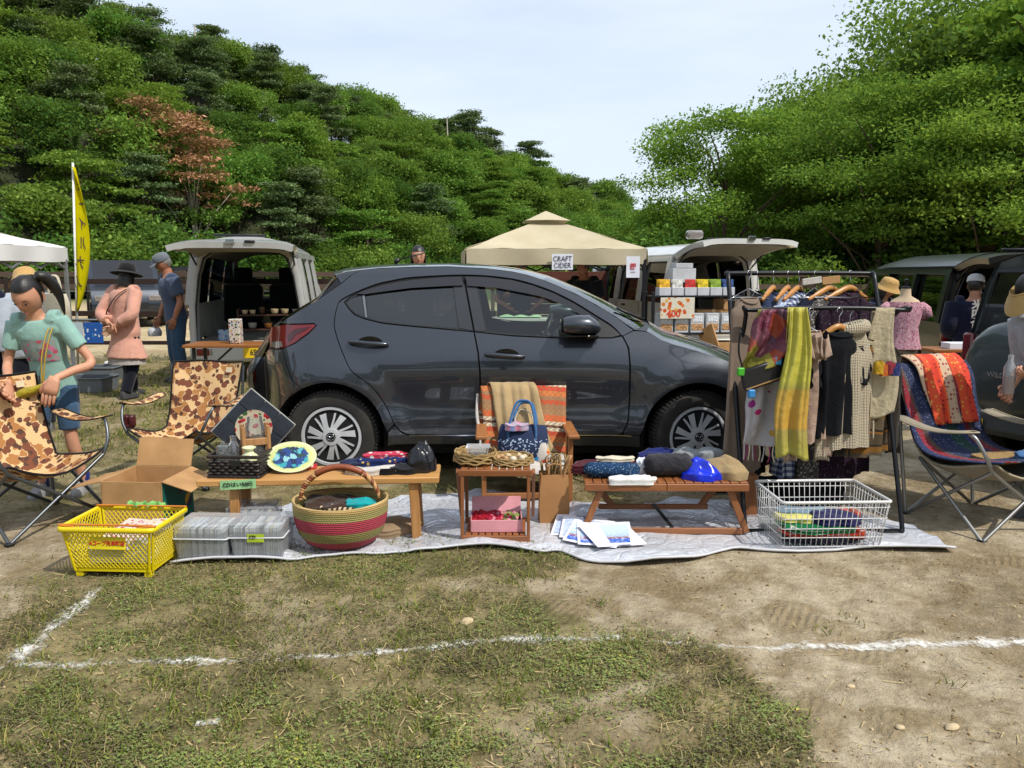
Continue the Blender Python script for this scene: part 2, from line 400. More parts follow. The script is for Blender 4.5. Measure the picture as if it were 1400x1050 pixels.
for (px, py, n, r) in ((848, 885, 60, .05), (590, 765, 70, .12), (620, 757, 40, .1), (725, 762, 40, .05), (760, 770, 30, .05), (820, 826, 25, .03), (330, 890, 40, .1), (300, 860, 50, .12), (560, 965, 16, .03), (1130, 865, 14, .03), (1165, 850, 14, .04), (1300, 938, 12, .03), (950, 965, 30, .05), (240, 940, 60, .1), (190, 950, 40, .1), (60, 990, 50, .12), (50, 940, 40, .1), (395, 875, 50, .1), (470, 780, 80, .2), (330, 790, 60, .2), (255, 990, 30, .06), (860, 1030, 30, .1), (980, 1040, 20, .06), (620, 875, 30, .06), (420, 800, 80, .3), (520, 830, 50, .25)):
    g = pz(px, py); tx += list(g.x + NR.normal(0, r, n)); ty += list(g.y + NR.normal(0, r, n))
for k in range(300):
    g = pz(NR.random() * 800, 775 + NR.random() * 275); n = NR.integers(4, 14)
    if gmask(g.x, g.y) > .3: tx += list(g.x + NR.normal(0, .018, n)); ty += list(g.y + NR.normal(0, .018, n))
V1, F1, A1 = blades(x1, y1, .012, .052, .0017); V2, F2, A2 = blades(np.array(tx), np.array(ty), .02, .085, .0022)
V3_, y3_ = scatter(26000, -9, 1.2, 6.0, 13.4); V3, F3, A3 = blades(V3_, y3_, .03, .09, .003)
V = np.concatenate([V1, V2, V3]); Fq = np.concatenate([F1, F2 + len(V1), F3 + len(V1) + len(V2)])
tag(link('grass', npmesh('grass', V, Fq, M_GRASS, None, {'v': np.concatenate([A1, A2 * .7, A3 * .8])})), 'short patchy green and straw coloured grass on the trodden ground', 'grass', kind='stuff')
def flats(x, y, r0, r1, lift):
    n = len(x); a = NR.random(n) * 2 * PI; r = (r0 + (r1 - r0) * NR.random(n)) * np.maximum(1, y / 4); z = zg(x, y) + NR.random(n) * lift; tl = NR.normal(0, .5, (n, 2))
    V = []
    for k, (l, w) in enumerate(((-1, .2), (0, .62), (1, .15), (0, -.62))):
        lx = np.cos(a) * l * r - np.sin(a) * w * r; ly = np.sin(a) * l * r + np.cos(a) * w * r
        V.append(np.stack([x + lx, y + ly, z + np.abs(lx * tl[:, 0] + ly * tl[:, 1]) + .001], 1))
    return np.stack(V, 1).reshape(-1, 3), np.arange(n * 4).reshape(-1, 4)
x2, y2 = scatter(170000, -4, 4, 1.8, 9, 1.0); V, Fq = flats(x2, y2, .003, .0085, .016)
vv = np.clip(fbm(x2 * 3, y2 * 3, 3, 90) * .9 - .12 + NR.normal(0, .16, len(x2)), 0, 1)
tag(link('weeds', npmesh('weeds', V, Fq, M_WEED, None, {'v': np.repeat(vv, 4)})), 'tiny low weeds and moss covering the soil in the foreground', 'weeds', kind='stuff')
# loose crumbs of earth and small gravel
n = 9000; u = NR.random(n); y = 1 / (1 / 1.9 + (1 / 5.2 - 1 / 1.9) * u); x = (NR.random(n) * 2 - 1) * .74 * y; k = NR.random(n) < (.25 + .75 * sst(.35, .65, fbm(x * 3, y * 3, 3, 17))); x, y = x[k], y[k]; n = len(x)
s_ = .0015 + .0075 * NR.random(n) ** 4; z = zg(x, y) + s_ * .3
oct_ = np.array([[1, 0, 0], [0, 1, 0], [-1, 0, 0], [0, -1, 0], [0, 0, .8], [0, 0, -.8]]); of = np.array([[0, 1, 4], [1, 2, 4], [2, 3, 4], [3, 0, 4], [1, 0, 5], [2, 1, 5], [3, 2, 5], [0, 3, 5]])
V = (oct_[None] * (s_[:, None, None] * (.6 + .8 * NR.random((n, 6, 1)))) + np.stack([x, y, z], 1)[:, None]).reshape(-1, 3)
t = NT('earth_crumbs'); c = t.co(); M_CRUMB = t.done(t.ramp(t.noise(c, 40, 2), [(.35, '#6b5638'), (.55, '#978058'), (.7, '#c2b296')]), .95)
tag(link('earth_crumbs', npmesh('earth_crumbs', V, (np.arange(n)[:, None, None] * 6 + of).reshape(-1, 3), M_CRUMB)), 'loose crumbs of dry earth and fine gravel on the ground', 'gravel', kind='stuff')
M_STONE = plain('pale_stone', '#b9a583', .9, 0, .15, 20, .3, 40)
def stone(px, py, r, label, sx=1.4):
    g = pz(px, py); m = MB(); rg = random.Random(px)
    m.lathe([(r * .5, -r * .3), (r * .95, 0), (r * .9, r * .35), (r * .5, r * .62), (r * .1, r * .7)], 10, sx=sx)
    m.v = [(a * (1 + rg.uniform(-.1, .1)), b * (1 + rg.uniform(-.1, .1)), c_) for a, b, c_ in m.v]
    o = m.build('stone', M_STONE, None, 50, (g.x, g.y, zg1(g.x, g.y) + r * .1), (0, 0, rg.random())); tag(o, label, 'stone')
stone(638, 853, .024, 'pale rounded stone lying in the grass above the chalk line')
stone(1302, 996, .016, 'flat pale stone on bare earth near the lower right corner', 1.8)
stone(1163, 942, .012, 'small pale pebble on bare earth below the chalk line')
stone(1230, 1000, .012, 'small pale pebble on bare earth left of the flat pale stone')

n = 2600; u = NR.random(n); y = 1 / (1 / 1.9 + (1 / 8 - 1 / 1.9) * u); x = (NR.random(n) * 2 - 1) * .74 * y; k = NR.random(n) < .25 + .75 * gmask(x, y); x, y = x[k], y[k]; n = len(x); a = NR.random(n) * 6.28; L_ = .008 + .03 * NR.random(n) ** 2; w_ = .0009 + .0012 * NR.random(n); z = zg(x, y) + .004 + .008 * NR.random(n); dz = NR.normal(0, .15, n) * L_
V = np.stack([np.stack([x + sl * np.cos(a) * L_ - sw_ * np.sin(a) * w_, y + sl * np.sin(a) * L_ + sw_ * np.cos(a) * w_, z + sl * dz], 1) for sl, sw_ in ((-1, -1), (1, -1), (1, 1), (-1, 1))], 1).reshape(-1, 3)
tag(link('straw_bits', npmesh('straw_bits', V, np.arange(n * 4).reshape(-1, 4), plain('dry_straw', '#b5a070', .8, 0, .3, 3))), 'dry straw stalks scattered over the trodden ground', 'straw', kind='stuff')
# chalk lines: thin powder sheets that follow the ground
t = NT('chalk_powder'); c = t.co(); uvn = t.N('Attribute', attribute_name='edge').outputs['Fac']
a = t.math('ADD', t.math('MULTIPLY', t.noise(c, 45, 6, .7), 1.0), t.math('MULTIPLY', t.noise(c, 7, 4, .6), .9))
a = t.math('ADD', a, t.math('MULTIPLY', t.math('SUBTRACT', t.noise(c, 1.7, 3), .5), .9)); a = t.math('SUBTRACT', a, t.math('MULTIPLY', uvn, .38)); a = t.N('MapRange', {0: a, 1: .76, 2: 1.08, 3: 0, 4: .88}).outputs[0]
M_CHALK = t.done('#d9d6cd', .95, Alpha=a)
def chalk(pts, w, label):
    P = spline([pz(*p) for p in pts], 24); n = len(P); V, A = [], []
    for i, p in enumerate(P):
        d = (P[min(i + 1, n - 1)] - P[max(i - 1, 0)]).normalized(); q = Vector((-d.y, d.x, 0)); wv = w * (.8 + .5 * float(fbm(i * .13, 3.3, 2, 5)))
        for k in range(9): e = (k - 4) / 4; pp = p + q * e * wv; V.append((pp.x, pp.y, zg1(pp.x, pp.y) + .004)); A.append(abs(e))
    Fq = np.array([[i * 9 + k, i * 9 + k + 1, (i + 1) * 9 + k + 1, (i + 1) * 9 + k] for i in range(n - 1) for k in range(8)])
    tag(link('chalk_line', npmesh('chalk_line', np.array(V), Fq, M_CHALK, 180, {'edge': np.array(A)})), label, 'chalk line')
chalk([(20, 912), (90, 912), (250, 905), (380, 903), (500, 893), (600, 886), (700, 880), (800, 876), (870, 879), (950, 888), (1050, 888), (1150, 884), (1250, 880), (1400, 876), (1480, 872)], .050, 'long broken white chalk line running across the foreground')
chalk([(-30, 935), (10, 912), (60, 870), (100, 838), (140, 802)], .062, 'short white chalk line slanting from the left edge to the yellow basket')
chalk([(268, 988), (284, 987), (300, 986)], .022, 'small isolated dab of white chalk in the lower left grass')

# ------------------------------------------------------------------ hills
AX = Vector((-30, 36)); UL = Vector((49, 74)).normalized(); NL = Vector((-UL.y, UL.x))
def hill_left(s, d):
    cap = np.interp(s, [-60, 22, 39, 64, 89, 108, 130], [38, 38, 34, 24, 15, 6, 2])
    h = .82 * np.clip(d, 0, None); return cap * (1 - np.exp(-h / cap * 1.25))
BX = Vector((15.5, 37)); UR = Vector((.13, 1)).normalized(); NRt = Vector((UR.y, -UR.x))
def hill_right(s, d):
    cap = np.interp(s, [-60, 0, 12, 30, 60, 90], [16, 13, 10, 6, 3.5, 2]); h = .8 * np.clip(d, 0, None); return cap * (1 - np.exp(-h / cap * 1.2))
t = NT('woodland_floor'); c = t.co(); M_FLOOR = t.done(t.ramp(t.noise(c, .6, 5), [(.35, '#1d2411'), (.65, '#343a1c')]), 1.0)  # shade put into the floor colour: dark, so gaps between crowns look dark
def hill(name, A, U, N, fn, s0, s1, d1):
    S, D = np.meshgrid(np.linspace(s0, s1, 70), np.linspace(-2, d1, 40)); Z = fn(S, D) - .4 + .5 * (fbm(S * .2, D * .2, 3, 2) - .5) * (D > 0)
    X = A.x + S * U.x + D * N.x; Y = A.y + S * U.y + D * N.y; i0 = (np.arange(39)[:, None] * 70 + np.arange(69)[None]).ravel()
    tag(link(name, npmesh(name, np.stack([X, Y, Z], -1).reshape(-1, 3), np.stack([i0, i0 + 1, i0 + 71, i0 + 70], 1), M_FLOOR, 180)), kind='structure')
hill('hillside', AX, UL, NL, hill_left, -60, 135, 60); hill('hillside', BX, UR, NRt, hill_right, -50, 95, 50)

# ------------------------------------------------------------------ trees
def leafmat(name, stops, trans=.35, hue=.5):
    t = NT(name); v = t.N('Attribute', attribute_name='v').outputs['Fac']; oi = t.N('ObjectInfo').outputs['Random']
    col = t.ramp(v, stops); hs = t.N('HueSaturation', {'Hue': t.N('MapRange', {0: oi, 3: hue - .018, 4: hue + .018}).outputs[0], 'Saturation': 1.0, 'Value': t.N('MapRange', {0: t.math('FRACT', t.math('MULTIPLY', oi, 7.3)), 3: .86, 4: 1.36}).outputs[0], 'Color': col})
    t.n.remove(t.p); d = t.N('BsdfDiffuse', {0: hs.outputs[0]}); tr = t.N('BsdfTranslucent', {0: t.mix(.4, hs.outputs[0], '#a8c43a')})
    m_ = t.N('MixShader', {0: trans, 1: d.outputs[0], 2: tr.outputs[0]}); t.l.new(m_.outputs[0], t.o.inputs[0]); return t.m
M_LF = [leafmat('broadleaf_foliage', [(0, '#3c5724'), (.5, '#567532'), (1, '#86a04e')]), leafmat('deep_green_foliage', [(0, '#324a25'), (.5, '#47642f'), (1, '#67853f')]),
        leafmat('pine_needles', [(0, '#38482b'), (.5, '#546444'), (1, '#727f57')], .15), leafmat('dead_needles', [(0, '#6c5038'), (.5, '#936f50'), (1, '#b59570')], .15), leafmat('fresh_foliage', [(0, '#3a5620'), (.5, '#567530'), (1, '#84a048')])]
M_BARK = plain('tree_bark', '#5b4d3f', .95, 0, .25, 5, .6, 14); M_DEADW = plain('bleached_wood', '#9a9286', .9)
def crown(kind, seed, H, Rr, nl, leaf, n, mat_):
    g = np.random.default_rng(seed); Cs, limbs = [], []
    for k in range(nl):
        if kind == 'pine': zc = H * (.38 + .60 * k / nl); a = g.random() * 6.28; rr = Rr * (1.1 - .85 * (k / nl) ** 1.5) * (.25 + .65 * g.random()); sz = (Rr * .36, Rr * .10)
        elif kind == 'bush': zc = H * (.2 + .7 * g.random()); a = g.random() * 6.28; rr = Rr * .85 * g.random() ** .5 * (1.1 - zc / H * .6); sz = (Rr * .42, Rr * .3)
        elif kind == 'spray': f = g.random() ** .85; zc = H * (.34 + .60 * f); a = g.random() * 6.28; rr = Rr * (.25 + .75 * g.random() ** .55) * math.sqrt(max(.06, 1 - ((f - .28) / .82) ** 2)); zc += -rr * .05; sz = (Rr * .25 * g.uniform(.7, 1.3), Rr * .15 * g.uniform(.7, 1.4))
        elif kind == 'layer': f = g.random(); zc = H * (.40 + .54 * f); a = g.random() * 6.28; rr = Rr * (.30 + .7 * g.random() ** .6) * math.sqrt(max(.05, 1 - ((f - .25) / .85) ** 2)); zc += -rr * .07; sz = (Rr * .30, Rr * .075)
        else: f = g.random() ** .8; zc = H * (.3 + .62 * f); a = g.random() * 6.28; rr = Rr * (.25 + .7 * g.random() ** .5) * math.sqrt(max(.06, 1 - ((f - .3) / .8) ** 2)); sz = (Rr * .34, Rr * .24)
        cpt = np.array([rr * math.cos(a), rr * math.sin(a), zc]); limbs.append(cpt)
        m = 9 if kind != 'pine' else 7
        for j in range(m):
            v = g.normal(0, 1, 3); v /= np.linalg.norm(v); v[2] = abs(v[2]) * .9 - .15
            Cs.append((cpt + v * np.array([sz[0], sz[0], sz[1]]), sz))
    per = max(4, n // len(Cs)); L = []
    for cpt, sz in Cs: L.append(cpt + np.clip(g.normal(0, 1, (per, 3)), -1.9, 1.9) * np.array([sz[0] * .40, sz[0] * .40, sz[1] * (.42 if kind in ('round', 'bush') else .30)]))
    P = np.concatenate(L); n = len(P); up = .55 if kind in ('round', 'bush') else .8 if kind == 'spray' else .95
    Nn = g.normal(0, .55, (n, 3)); Nn[:, 2] += up; Nn /= np.linalg.norm(Nn, axis=1)[:, None]
    T = np.cross(Nn, g.normal(0, 1, (n, 3))); T /= np.linalg.norm(T, axis=1)[:, None]; B = np.cross(Nn, T); l = leaf * (.6 + .8 * g.random(n))[:, None]; w = .62 if kind != 'pine' else .4
    V = np.stack([P - T * l, P + B * l * w, P + T * l, P - B * l * w], 1).reshape(-1, 3)
    cl = np.repeat(g.random(len(Cs)), per); vv = np.clip(.5 * cl + .5 * g.random(n), 0, 1)
    return npmesh('crown', V, np.arange(n * 4).reshape(-1, 4), mat_, None, {'v': np.repeat(vv, 4)}), limbs
def trunk(H, limbs, r, seed, mat_, fork=0, lean=0):
    m = MB(); g = random.Random(seed); top = .78 * H
    sp = [Vector((lean * (k / 5) ** 1.5 + g.uniform(-.1, .1) * H * .05 * k / 5, g.uniform(-.1, .1) * H * .05 * k / 5, top * k / 5 - .5)) for k in range(6)]
    m.tube(sp, [r * (1 - .75 * k / 5) for k in range(6)], 7)
    for l in limbs:
        l = Vector(l); k = max(0, min(4, int((l.z - .22 * H) / top * 5))); a = sp[k]; mid = (a + l) / 2 + Vector((0, 0, .04 * H))
        m.tube([a, mid, l], [r * .38 * (1 - k * .12), r * .22, r * .07], 5)
    return m.mesh('trunk', mat_, 180)
PROTO = {}
def proto(key, kind, seed, H, Rr, nl, leaf, n, mi, r=.16):
    c_, lm = crown(kind, seed, H, Rr, nl, leaf, n, M_LF[mi]); PROTO[key] = (c_, trunk(H, lm[:14], r, seed, M_BARK if key != 'dead' else M_DEADW), H)
for i, (mi, rr) in enumerate(((0, 3.1), (0, 3.5), (1, 3.2), (1, 3.6), (4, 3.0))): proto('round%d' % i, 'round', 10 + i, 7.6, rr, 30, .13, 10500, mi)
proto('layer0', 'layer', 31, 8, 3.6, 40, .13, 11000, 0); proto('layer1', 'layer', 32, 8, 3.4, 40, .13, 11000, 4)
proto('pine0', 'pine', 41, 9.5, 3.1, 26, .15, 9000, 2); proto('pine1', 'pine', 42, 9, 2.8, 24, .15, 9000, 2); proto('dead', 'pine', 43, 8.5, 2.7, 26, .14, 5200, 3)
proto('bush0', 'bush', 51, 3.0, 2.2, 16, .10, 5500, 0); proto('bush1', 'bush', 52, 3.2, 2.3, 16, .10, 5500, 1)
proto('bigl0', 'spray', 61, 9.5, 4.3, 56, .075, 40000, 4, .2); proto('bigl1', 'spray', 62, 9.8, 4.4, 60, .075, 42000, 0, .2); proto('bigr', 'round', 63, 10.5, 4.2, 44, .08, 36000, 0, .2)
def zone(x, y, z):
    px = 700 + 1050 * x / y; py = 372 - 1050 * (z + 5 - 1.45) / y
    h_ = 'high up near the ridge' if py < 60 else 'halfway up the slope' if py < 190 else 'low on the slope'
    return h_ + (', above the yellow banner' if px < 140 else ', above the man in the grey cap' if px < 290 else ', above the silver van' if px < 440 else ', above the parked hatchback' if px < 620 else ', above the beige tent' if px < 860 else ', above the white van' if px < 1110 else ', above the clothes rack' if px < 1260 else ', above the black minivan')
def tree(key, x, y, z, s, rz, name, label, group):
    if group and y > 0 and 'hillside' in group or group and 'slope' in group: label = ('fresh yellow green ' if key in ('round4', 'layer1') else 'deep green ' if key in ('round2', 'round3') else 'layered green ' if key == 'layer0' else 'grey green ' if 'pine' in key else 'mid green ') + ('pine ' if 'pine' in key else 'broadleaf tree ') + zone(x, y, z)
    c_, tr_, H = PROTO[key]; r = thing(name, label, 'tree' if 'bush' not in key else 'bush', (x, y, z), rz, group); r.scale = (s, s, s * RNG.uniform(.92, 1.1))
    for nm, me in (('crown', c_), ('trunk', tr_)):
        o = bpy.data.objects.new(nm, me); COL.objects.link(o); o.parent = r
    return r
g = random.Random(5)
PINE_PX = ((200, 60), (350, 70), (480, 240), (720, 230), (620, 180), (310, 40), (120, 40), (250, 20), (400, 90), (90, 90), (160, 30), (330, 110))
for i in range(-2, 34):
    for j in range(0, 9):
        s = i * 4.0 + g.uniform(-1.5, 1.5); d = j * 3.9 + 1.0 + g.uniform(-1.4, 1.4) + (i % 2) * 2
        x = AX.x + s * UL.x + d * NL.x; y = AX.y + s * UL.y + d * NL.y; z = float(hill_left(s, d)) - .3
        if y < 12: continue
        px = 700 + 1050 * x / y; 
        if px < -260 or px > 930: continue
        py = 372 - 1050 * (z + 6 - 1.45) / y
        if py < -150: continue
        if s > 98 and d > 14: continue
        q = g.random(); sc = g.uniform(.62, .92) * (1.12 if s > 60 else 1)
        pinep = .42 if (py < 190 and px < 460) else .20 if j > 3 else .06
        if q < pinep: tree('pine%d' % g.randint(0, 1), x, y, z, sc, g.random() * 6.28, 'pine_tree', 'grey green pine among broadleaf trees on the left hillside', 'pines on the left hillside')
        else:
            k = g.choice(['round0', 'round1', 'round2', 'round3', 'round4', 'layer0', 'layer1', 'round0', 'round1'])
            tree(k, x, y, z, sc, g.random() * 6.28, 'broadleaf_tree', 'leafy green broadleaf tree in the dense wood on the left hillside', 'broadleaf trees on the left hillside')
for (px, py, Y, lb) in ((200, 108, 54, 'rust brown dead pine on the left hillside, the upper one'), (255, 138, 53, 'rust brown dead pine on the left hillside, just below another')):
    p = py_(px, py, Y); rel = Vector((p.x, Y)) - AX; zb = float(hill_left(rel.dot(UL), rel.dot(NL))) - .3; tree('dead', p.x, Y, zb, (p.z - zb) / 8.4 * .9, px, 'dead_pine', lb, None)
p = py_(725, 205, 118); tree('pine1', p.x, p.y, p.z - 8.5, 1.15, 1, 'pine_tree', 'lone dark pine on the right end of the left ridge', None)
p = py_(640, 165, 104); tree('pine0', p.x, p.y, p.z - 8, 1.0, 2, 'pine_tree', 'dark pine breaking the skyline in the middle of the left ridge', None)
for k, (px, py, pb, Y) in enumerate(((266, 36, 90, 76), (611, 160, 205, 100))):
    a = py_(px, py, Y); b = py_(px + 1, pb + 40, Y); m = MB(); m.tube([b, (a + b) / 2 + Vector((.1, 0, 0)), a], [.15, .12, .05], 7); m.tube([(a + b) / 2, (a + b) / 2 + Vector((.7, .2, .9))], [.08, .03], 5)
    o = m.build('dead_tree', M_DEADW, None, 180); tag(o, ('bare bleached trunk standing above pines on the upper left hill', 'bare pale trunk by the pine in the middle of the ridge')[k], 'dead tree')
# foot of the left hill: bushes behind the fence
for k in range(58):
    s = -18 + k * 2.4 + g.uniform(-1, 1); d = -1.5 + g.uniform(-1, .6); x = AX.x + s * UL.x + d * NL.x; y = AX.y + s * UL.y + d * NL.y
    if y < 14 or abs(700 + 1050 * x / y - 400) > 520: continue
    tree('bush%d' % (k % 2), x, y, -.3, g.uniform(.9, 1.3), g.random() * 6, 'leafy_bush', 'low leafy bush at the foot of the left hillside', 'bushes at the foot of the left hill')
# right side: big spreading trees in front, denser trees behind
big = ((985, 31, 'bigl0', .84, 1.2, 'spreading tree with forked pale trunks, leftmost of the right hand trees'), (1195, 27, 'bigl1', .80, 2.2, 'broad layered tree behind the white van and clothes rack'), (1345, 25.5, 'bigl0', .80, 4.0, 'broad bright green tree above the black vans on the right'),
       (1110, 34, 'bigr', .86, .5, 'dense rounded tree between the two spreading trees on the right'), (1265, 37, 'bigr', 1.25, 3.1, 'tallest dense tree behind the right hand spreading trees'), (1440, 31, 'bigl1', 1.05, 3.7, 'tall bright tree at the right edge of the picture'))
for px, Y, k, s, rz, lb in big:
    tree(k, (px - 700) / 1050 * Y, Y, -.2, s, rz, 'spreading_tree', lb, None)
for i in range(-2, 17):
    for j in range(0, 5):
        s = i * 4.4 + g.uniform(-1.2, 1.2); d = j * 4.6 + g.uniform(-1, 1); x = BX.x + s * UR.x + d * NRt.x; y = BX.y + s * UR.y + d * NRt.y; z = float(hill_right(s, d)) - .3; px = 700 + 1050 * x / y
        if px < 860 or px > 1520: continue
        tree(g.choice(['round0', 'round1', 'round2', 'round4', 'layer0', 'layer1']), x, y, z, g.uniform(.85, 1.15), g.random() * 6.28, 'broadleaf_tree', 'leafy green broadleaf tree on the slope behind the right hand vans', 'broadleaf trees on the right slope')
for k in range(16):
    px = 868 + k * 37 + g.uniform(-10, 10); Y = 27 + g.uniform(-2, 4) + (8 if px < 900 else 0); tree('bush%d' % (k % 2), (px - 700) / 1050 * Y, Y, -.2, g.uniform(.55, .95), g.random() * 6, 'leafy_bush', 'leafy bush in the shade under the right hand trees', 'bushes under the right hand trees')
for k in range(15):   # the wood on the other side of the show ground, which the car paint mirrors
    tree(('round0', 'round2', 'layer0')[k % 3], -42 + k * 6 + g.uniform(-1, 1), -24 + g.uniform(-4, 4), -.2, g.uniform(.9, 1.2), g.random() * 6, 'broadleaf_tree', 'broadleaf tree on the near side of the show ground', 'trees on the near side of the show ground')

# ------------------------------------------------------------------ railing fence and what stands beyond it
M_RAIL = plain('brown_painted_steel', '#33231d', .5, .2, .15, 8); M_GREYST = plain('grey_steel', '#6d7072', .5, .6)
fe = thing('railing_fence', 'dark brown steel railing fence behind the stalls on the left', 'fence', (0, 12.6, 0))
for k in range(-8, 1):
    MB().box((k * 2.0 - .2, 0, .68), (.09, .09, 1.36)).build('post', M_RAIL, fe)
for z in (1.30, .78, .30):
    for k in range(-8, 0): m = MB(); m.box((k * 2.0 + .8, 0, z), (1.90, .07, .085 if z > .5 else .06)); m.build('rail', M_RAIL, fe)
f2 = thing('wire_fence', 'grey post and rail fence on the far side of the tan arena', 'fence', (0, 33, 0))
for k in range(-16, 14): MB().box((k * 2.2, 0, .6), (.09, .09, 1.2)).build('post', M_GREYST, f2)
for z in (1.1, .65): m = MB(); m.box((-2, 0, z), (66, .05, .06)); m.build('rail', M_GREYST, f2)
f3 = thing('timber_rail', 'long weathered wooden rail fence in front of the hillside wood', 'fence', (-3, 24, 0)); M_OLDW = wood('weathered_timber', '#5c4a3c', '#3d3028', 0, .8)
for k in range(-8, 6): MB().box((k * 2.4, .08, .75), (.12, .1, 1.5)).build('post', M_OLDW, f3)
for z in (1.38, 1.0): m = MB(); m.box((-2.4, 0, z), (34, .05, .16)); m.build('rail', M_OLDW, f3)
# ------------------------------------------------------------------ dark grey hatchback
M_PAINT = NT('grey_car_paint'); t = M_PAINT; c = t.co()
fl = t.vor(c, 900, out=1); nb = t.noise(c, 3, 3)
cc = t.ramp(t.sep(fl)[0], [(0, (.020, .024, .032)), (1, (.042, .049, .063))]); dust = t.N('MapRange', {0: t.math('ADD', t.sep(c)[2], t.math('MULTIPLY', nb, .25)), 1: .62, 2: .22, 3: 0, 4: .16}).outputs[0]
M_PAINT = t.done(t.mix(dust, cc, (.12, .10, .08, 1)), .34, .55, Coat_Weight=1.0, Coat_Roughness=.025, Specular_IOR_Level=.5)
M_BLACK = plain('black_plastic', '#131416', .45, 0, .1, 12); M_GLOSSB = plain('gloss_black_trim', '#0c0d10', .12, 0, .05, 4)
M_RUBBER = plain('tyre_rubber', '#201f1e', .85, 0, .25, 9, .3, 50); M_DARK = plain('dark_shell', '#0a0a0b', .9)
M_ALLOY = plain('silver_hub_plastic', '#bfc1c3', .38, .2, .06, 5); M_CHROME = plain('chrome', '#c9ccd0', .12, 1, .03)
M_GLASSF = glassy('green_tinted_glass', (.74, .83, .77, 1), .02); M_GLASSR = glassy('privacy_glass', (.13, .15, .17, 1), .05)
M_SEAT = cloth('dark_seat_cloth', '#17181b'); M_RED = plain('red_lamp_lens', '#6c0408', .12, 0, .2, 14, Coat_Weight=.35); M_REDD = plain('dark_red_lens', '#3c0408', .15, 0, .1, 10, Coat_Weight=.3); M_CLEARL = plain('clear_lamp_lens', '#8f8783', .1, .3, .15, 20, Coat_Weight=1.0)
M_VISOR = glassy('smoked_visor', (.10, .10, .11, 1), .04)
YB = 5.20; YC = YB + .845
def near(px, py): return py_(px, py, YB + .02)
HR, HF = near(452.5, 595), near(953, 594); HRX, HFX, HZ = HR.x, HF.x, .318; XC = (HRX + HFX) / 2
XR, XF = near(345, 510).x - .06, HFX + .80
_z = np.array([.10, .20, .28, .36, .41, .46, .54, .62, .70, .78, .86, .93, .98, 1.05, 1.2, 1.35, 1.45, 1.52]); _i = np.array([.10, .06, .030, .010, .004, .010, .024, .016, .006, .003, .016, .040, .062, .092, .155, .225, .285, .36])
_zf = np.linspace(.05, 1.6, 800); _if = np.interp(_zf, _z, _i); k_ = np.ones(41) / 41; _if = np.convolve(np.pad(_if, 20, 'edge'), k_, 'valid'); _if = np.convolve(np.pad(_if, 10, 'edge'), np.ones(21) / 21, 'valid')
def inset(x, z):
    x = np.asarray(x, float); z = np.asarray(z, float)
    zc = z + .10 * sst(HFX - .7, HFX + .1, x) * sst(.5, .9, z) * .5          # the shoulder sinks towards the nose
    i = np.interp(zc, _zf, _if)
    a = np.clip((HRX - .05 - x) / (HRX - .05 - XR), 0, 1.1); i = i + .50 * a ** 2.6
    b = np.clip((x - HFX - .05) / (XF - HFX - .05), 0, 1.1); i = i + .50 * b ** 2.6
    i = i + .03 * sst(HFX - .2, HFX - 1.2, x) * sst(HRX + .2, HRX + 1.2, x) * sst(.9, .4, z) * .5
    for hx0 in (HRX, HFX):
        r = np.sqrt((x - hx0) ** 2 + (z - HZ) ** 2); i = i - .026 * sst(.60, .43, r) - .010 * sst(.46, .40, r)
    return i
def carpt(px, py, off=0.0):
    x, z = near(px, py).x, near(px, py).z
    for _ in range(6): p = py_(px, py, YB + float(inset(x, z))); x, z = p.x, p.z
    return x, z
def inpoly(p, x, y):
    r = np.zeros(len(x), bool); n = len(p)
    for i in range(n):
        (x1, y1), (x2, y2) = p[i], p[(i + 1) % n]
        if y1 == y2: continue
        k = ((y1 > y) != (y2 > y)) & (x < (x2 - x1) * (y - y1) / (y2 - y1) + x1); r ^= k
    return r
def dens(P, d):
    out = []; n = len(P)
    for i in range(n):
        a, b = np.array(P[i]), np.array(P[(i + 1) % n]); k = max(1, int(np.linalg.norm(b - a) / d))
        for j in range(k): out.append(tuple(a + (b - a) * j / k))
    return out
def shrink(P, e):
    A = sum(P[i][0] * P[(i + 1) % len(P)][1] - P[(i + 1) % len(P)][0] * P[i][1] for i in range(len(P))); sg = 1 if A > 0 else -1; out = []; n = len(P)
    for i in range(n):
        a, b, c_ = np.array(P[i - 1]), np.array(P[i]), np.array(P[(i + 1) % n]); d1 = b - a; d2 = c_ - b; d1 /= np.linalg.norm(d1) + 1e-9; d2 /= np.linalg.norm(d2) + 1e-9
        nn = np.array([-(d1[1] + d2[1]), d1[0] + d2[0]]); nn /= np.linalg.norm(nn) + 1e-9; out.append(tuple(b + nn * sg * e))
    return out
CAR = thing('hatchback_car', 'glossy dark grey five door hatchback parked side on behind the tables', 'car', (XC, YC, 0))
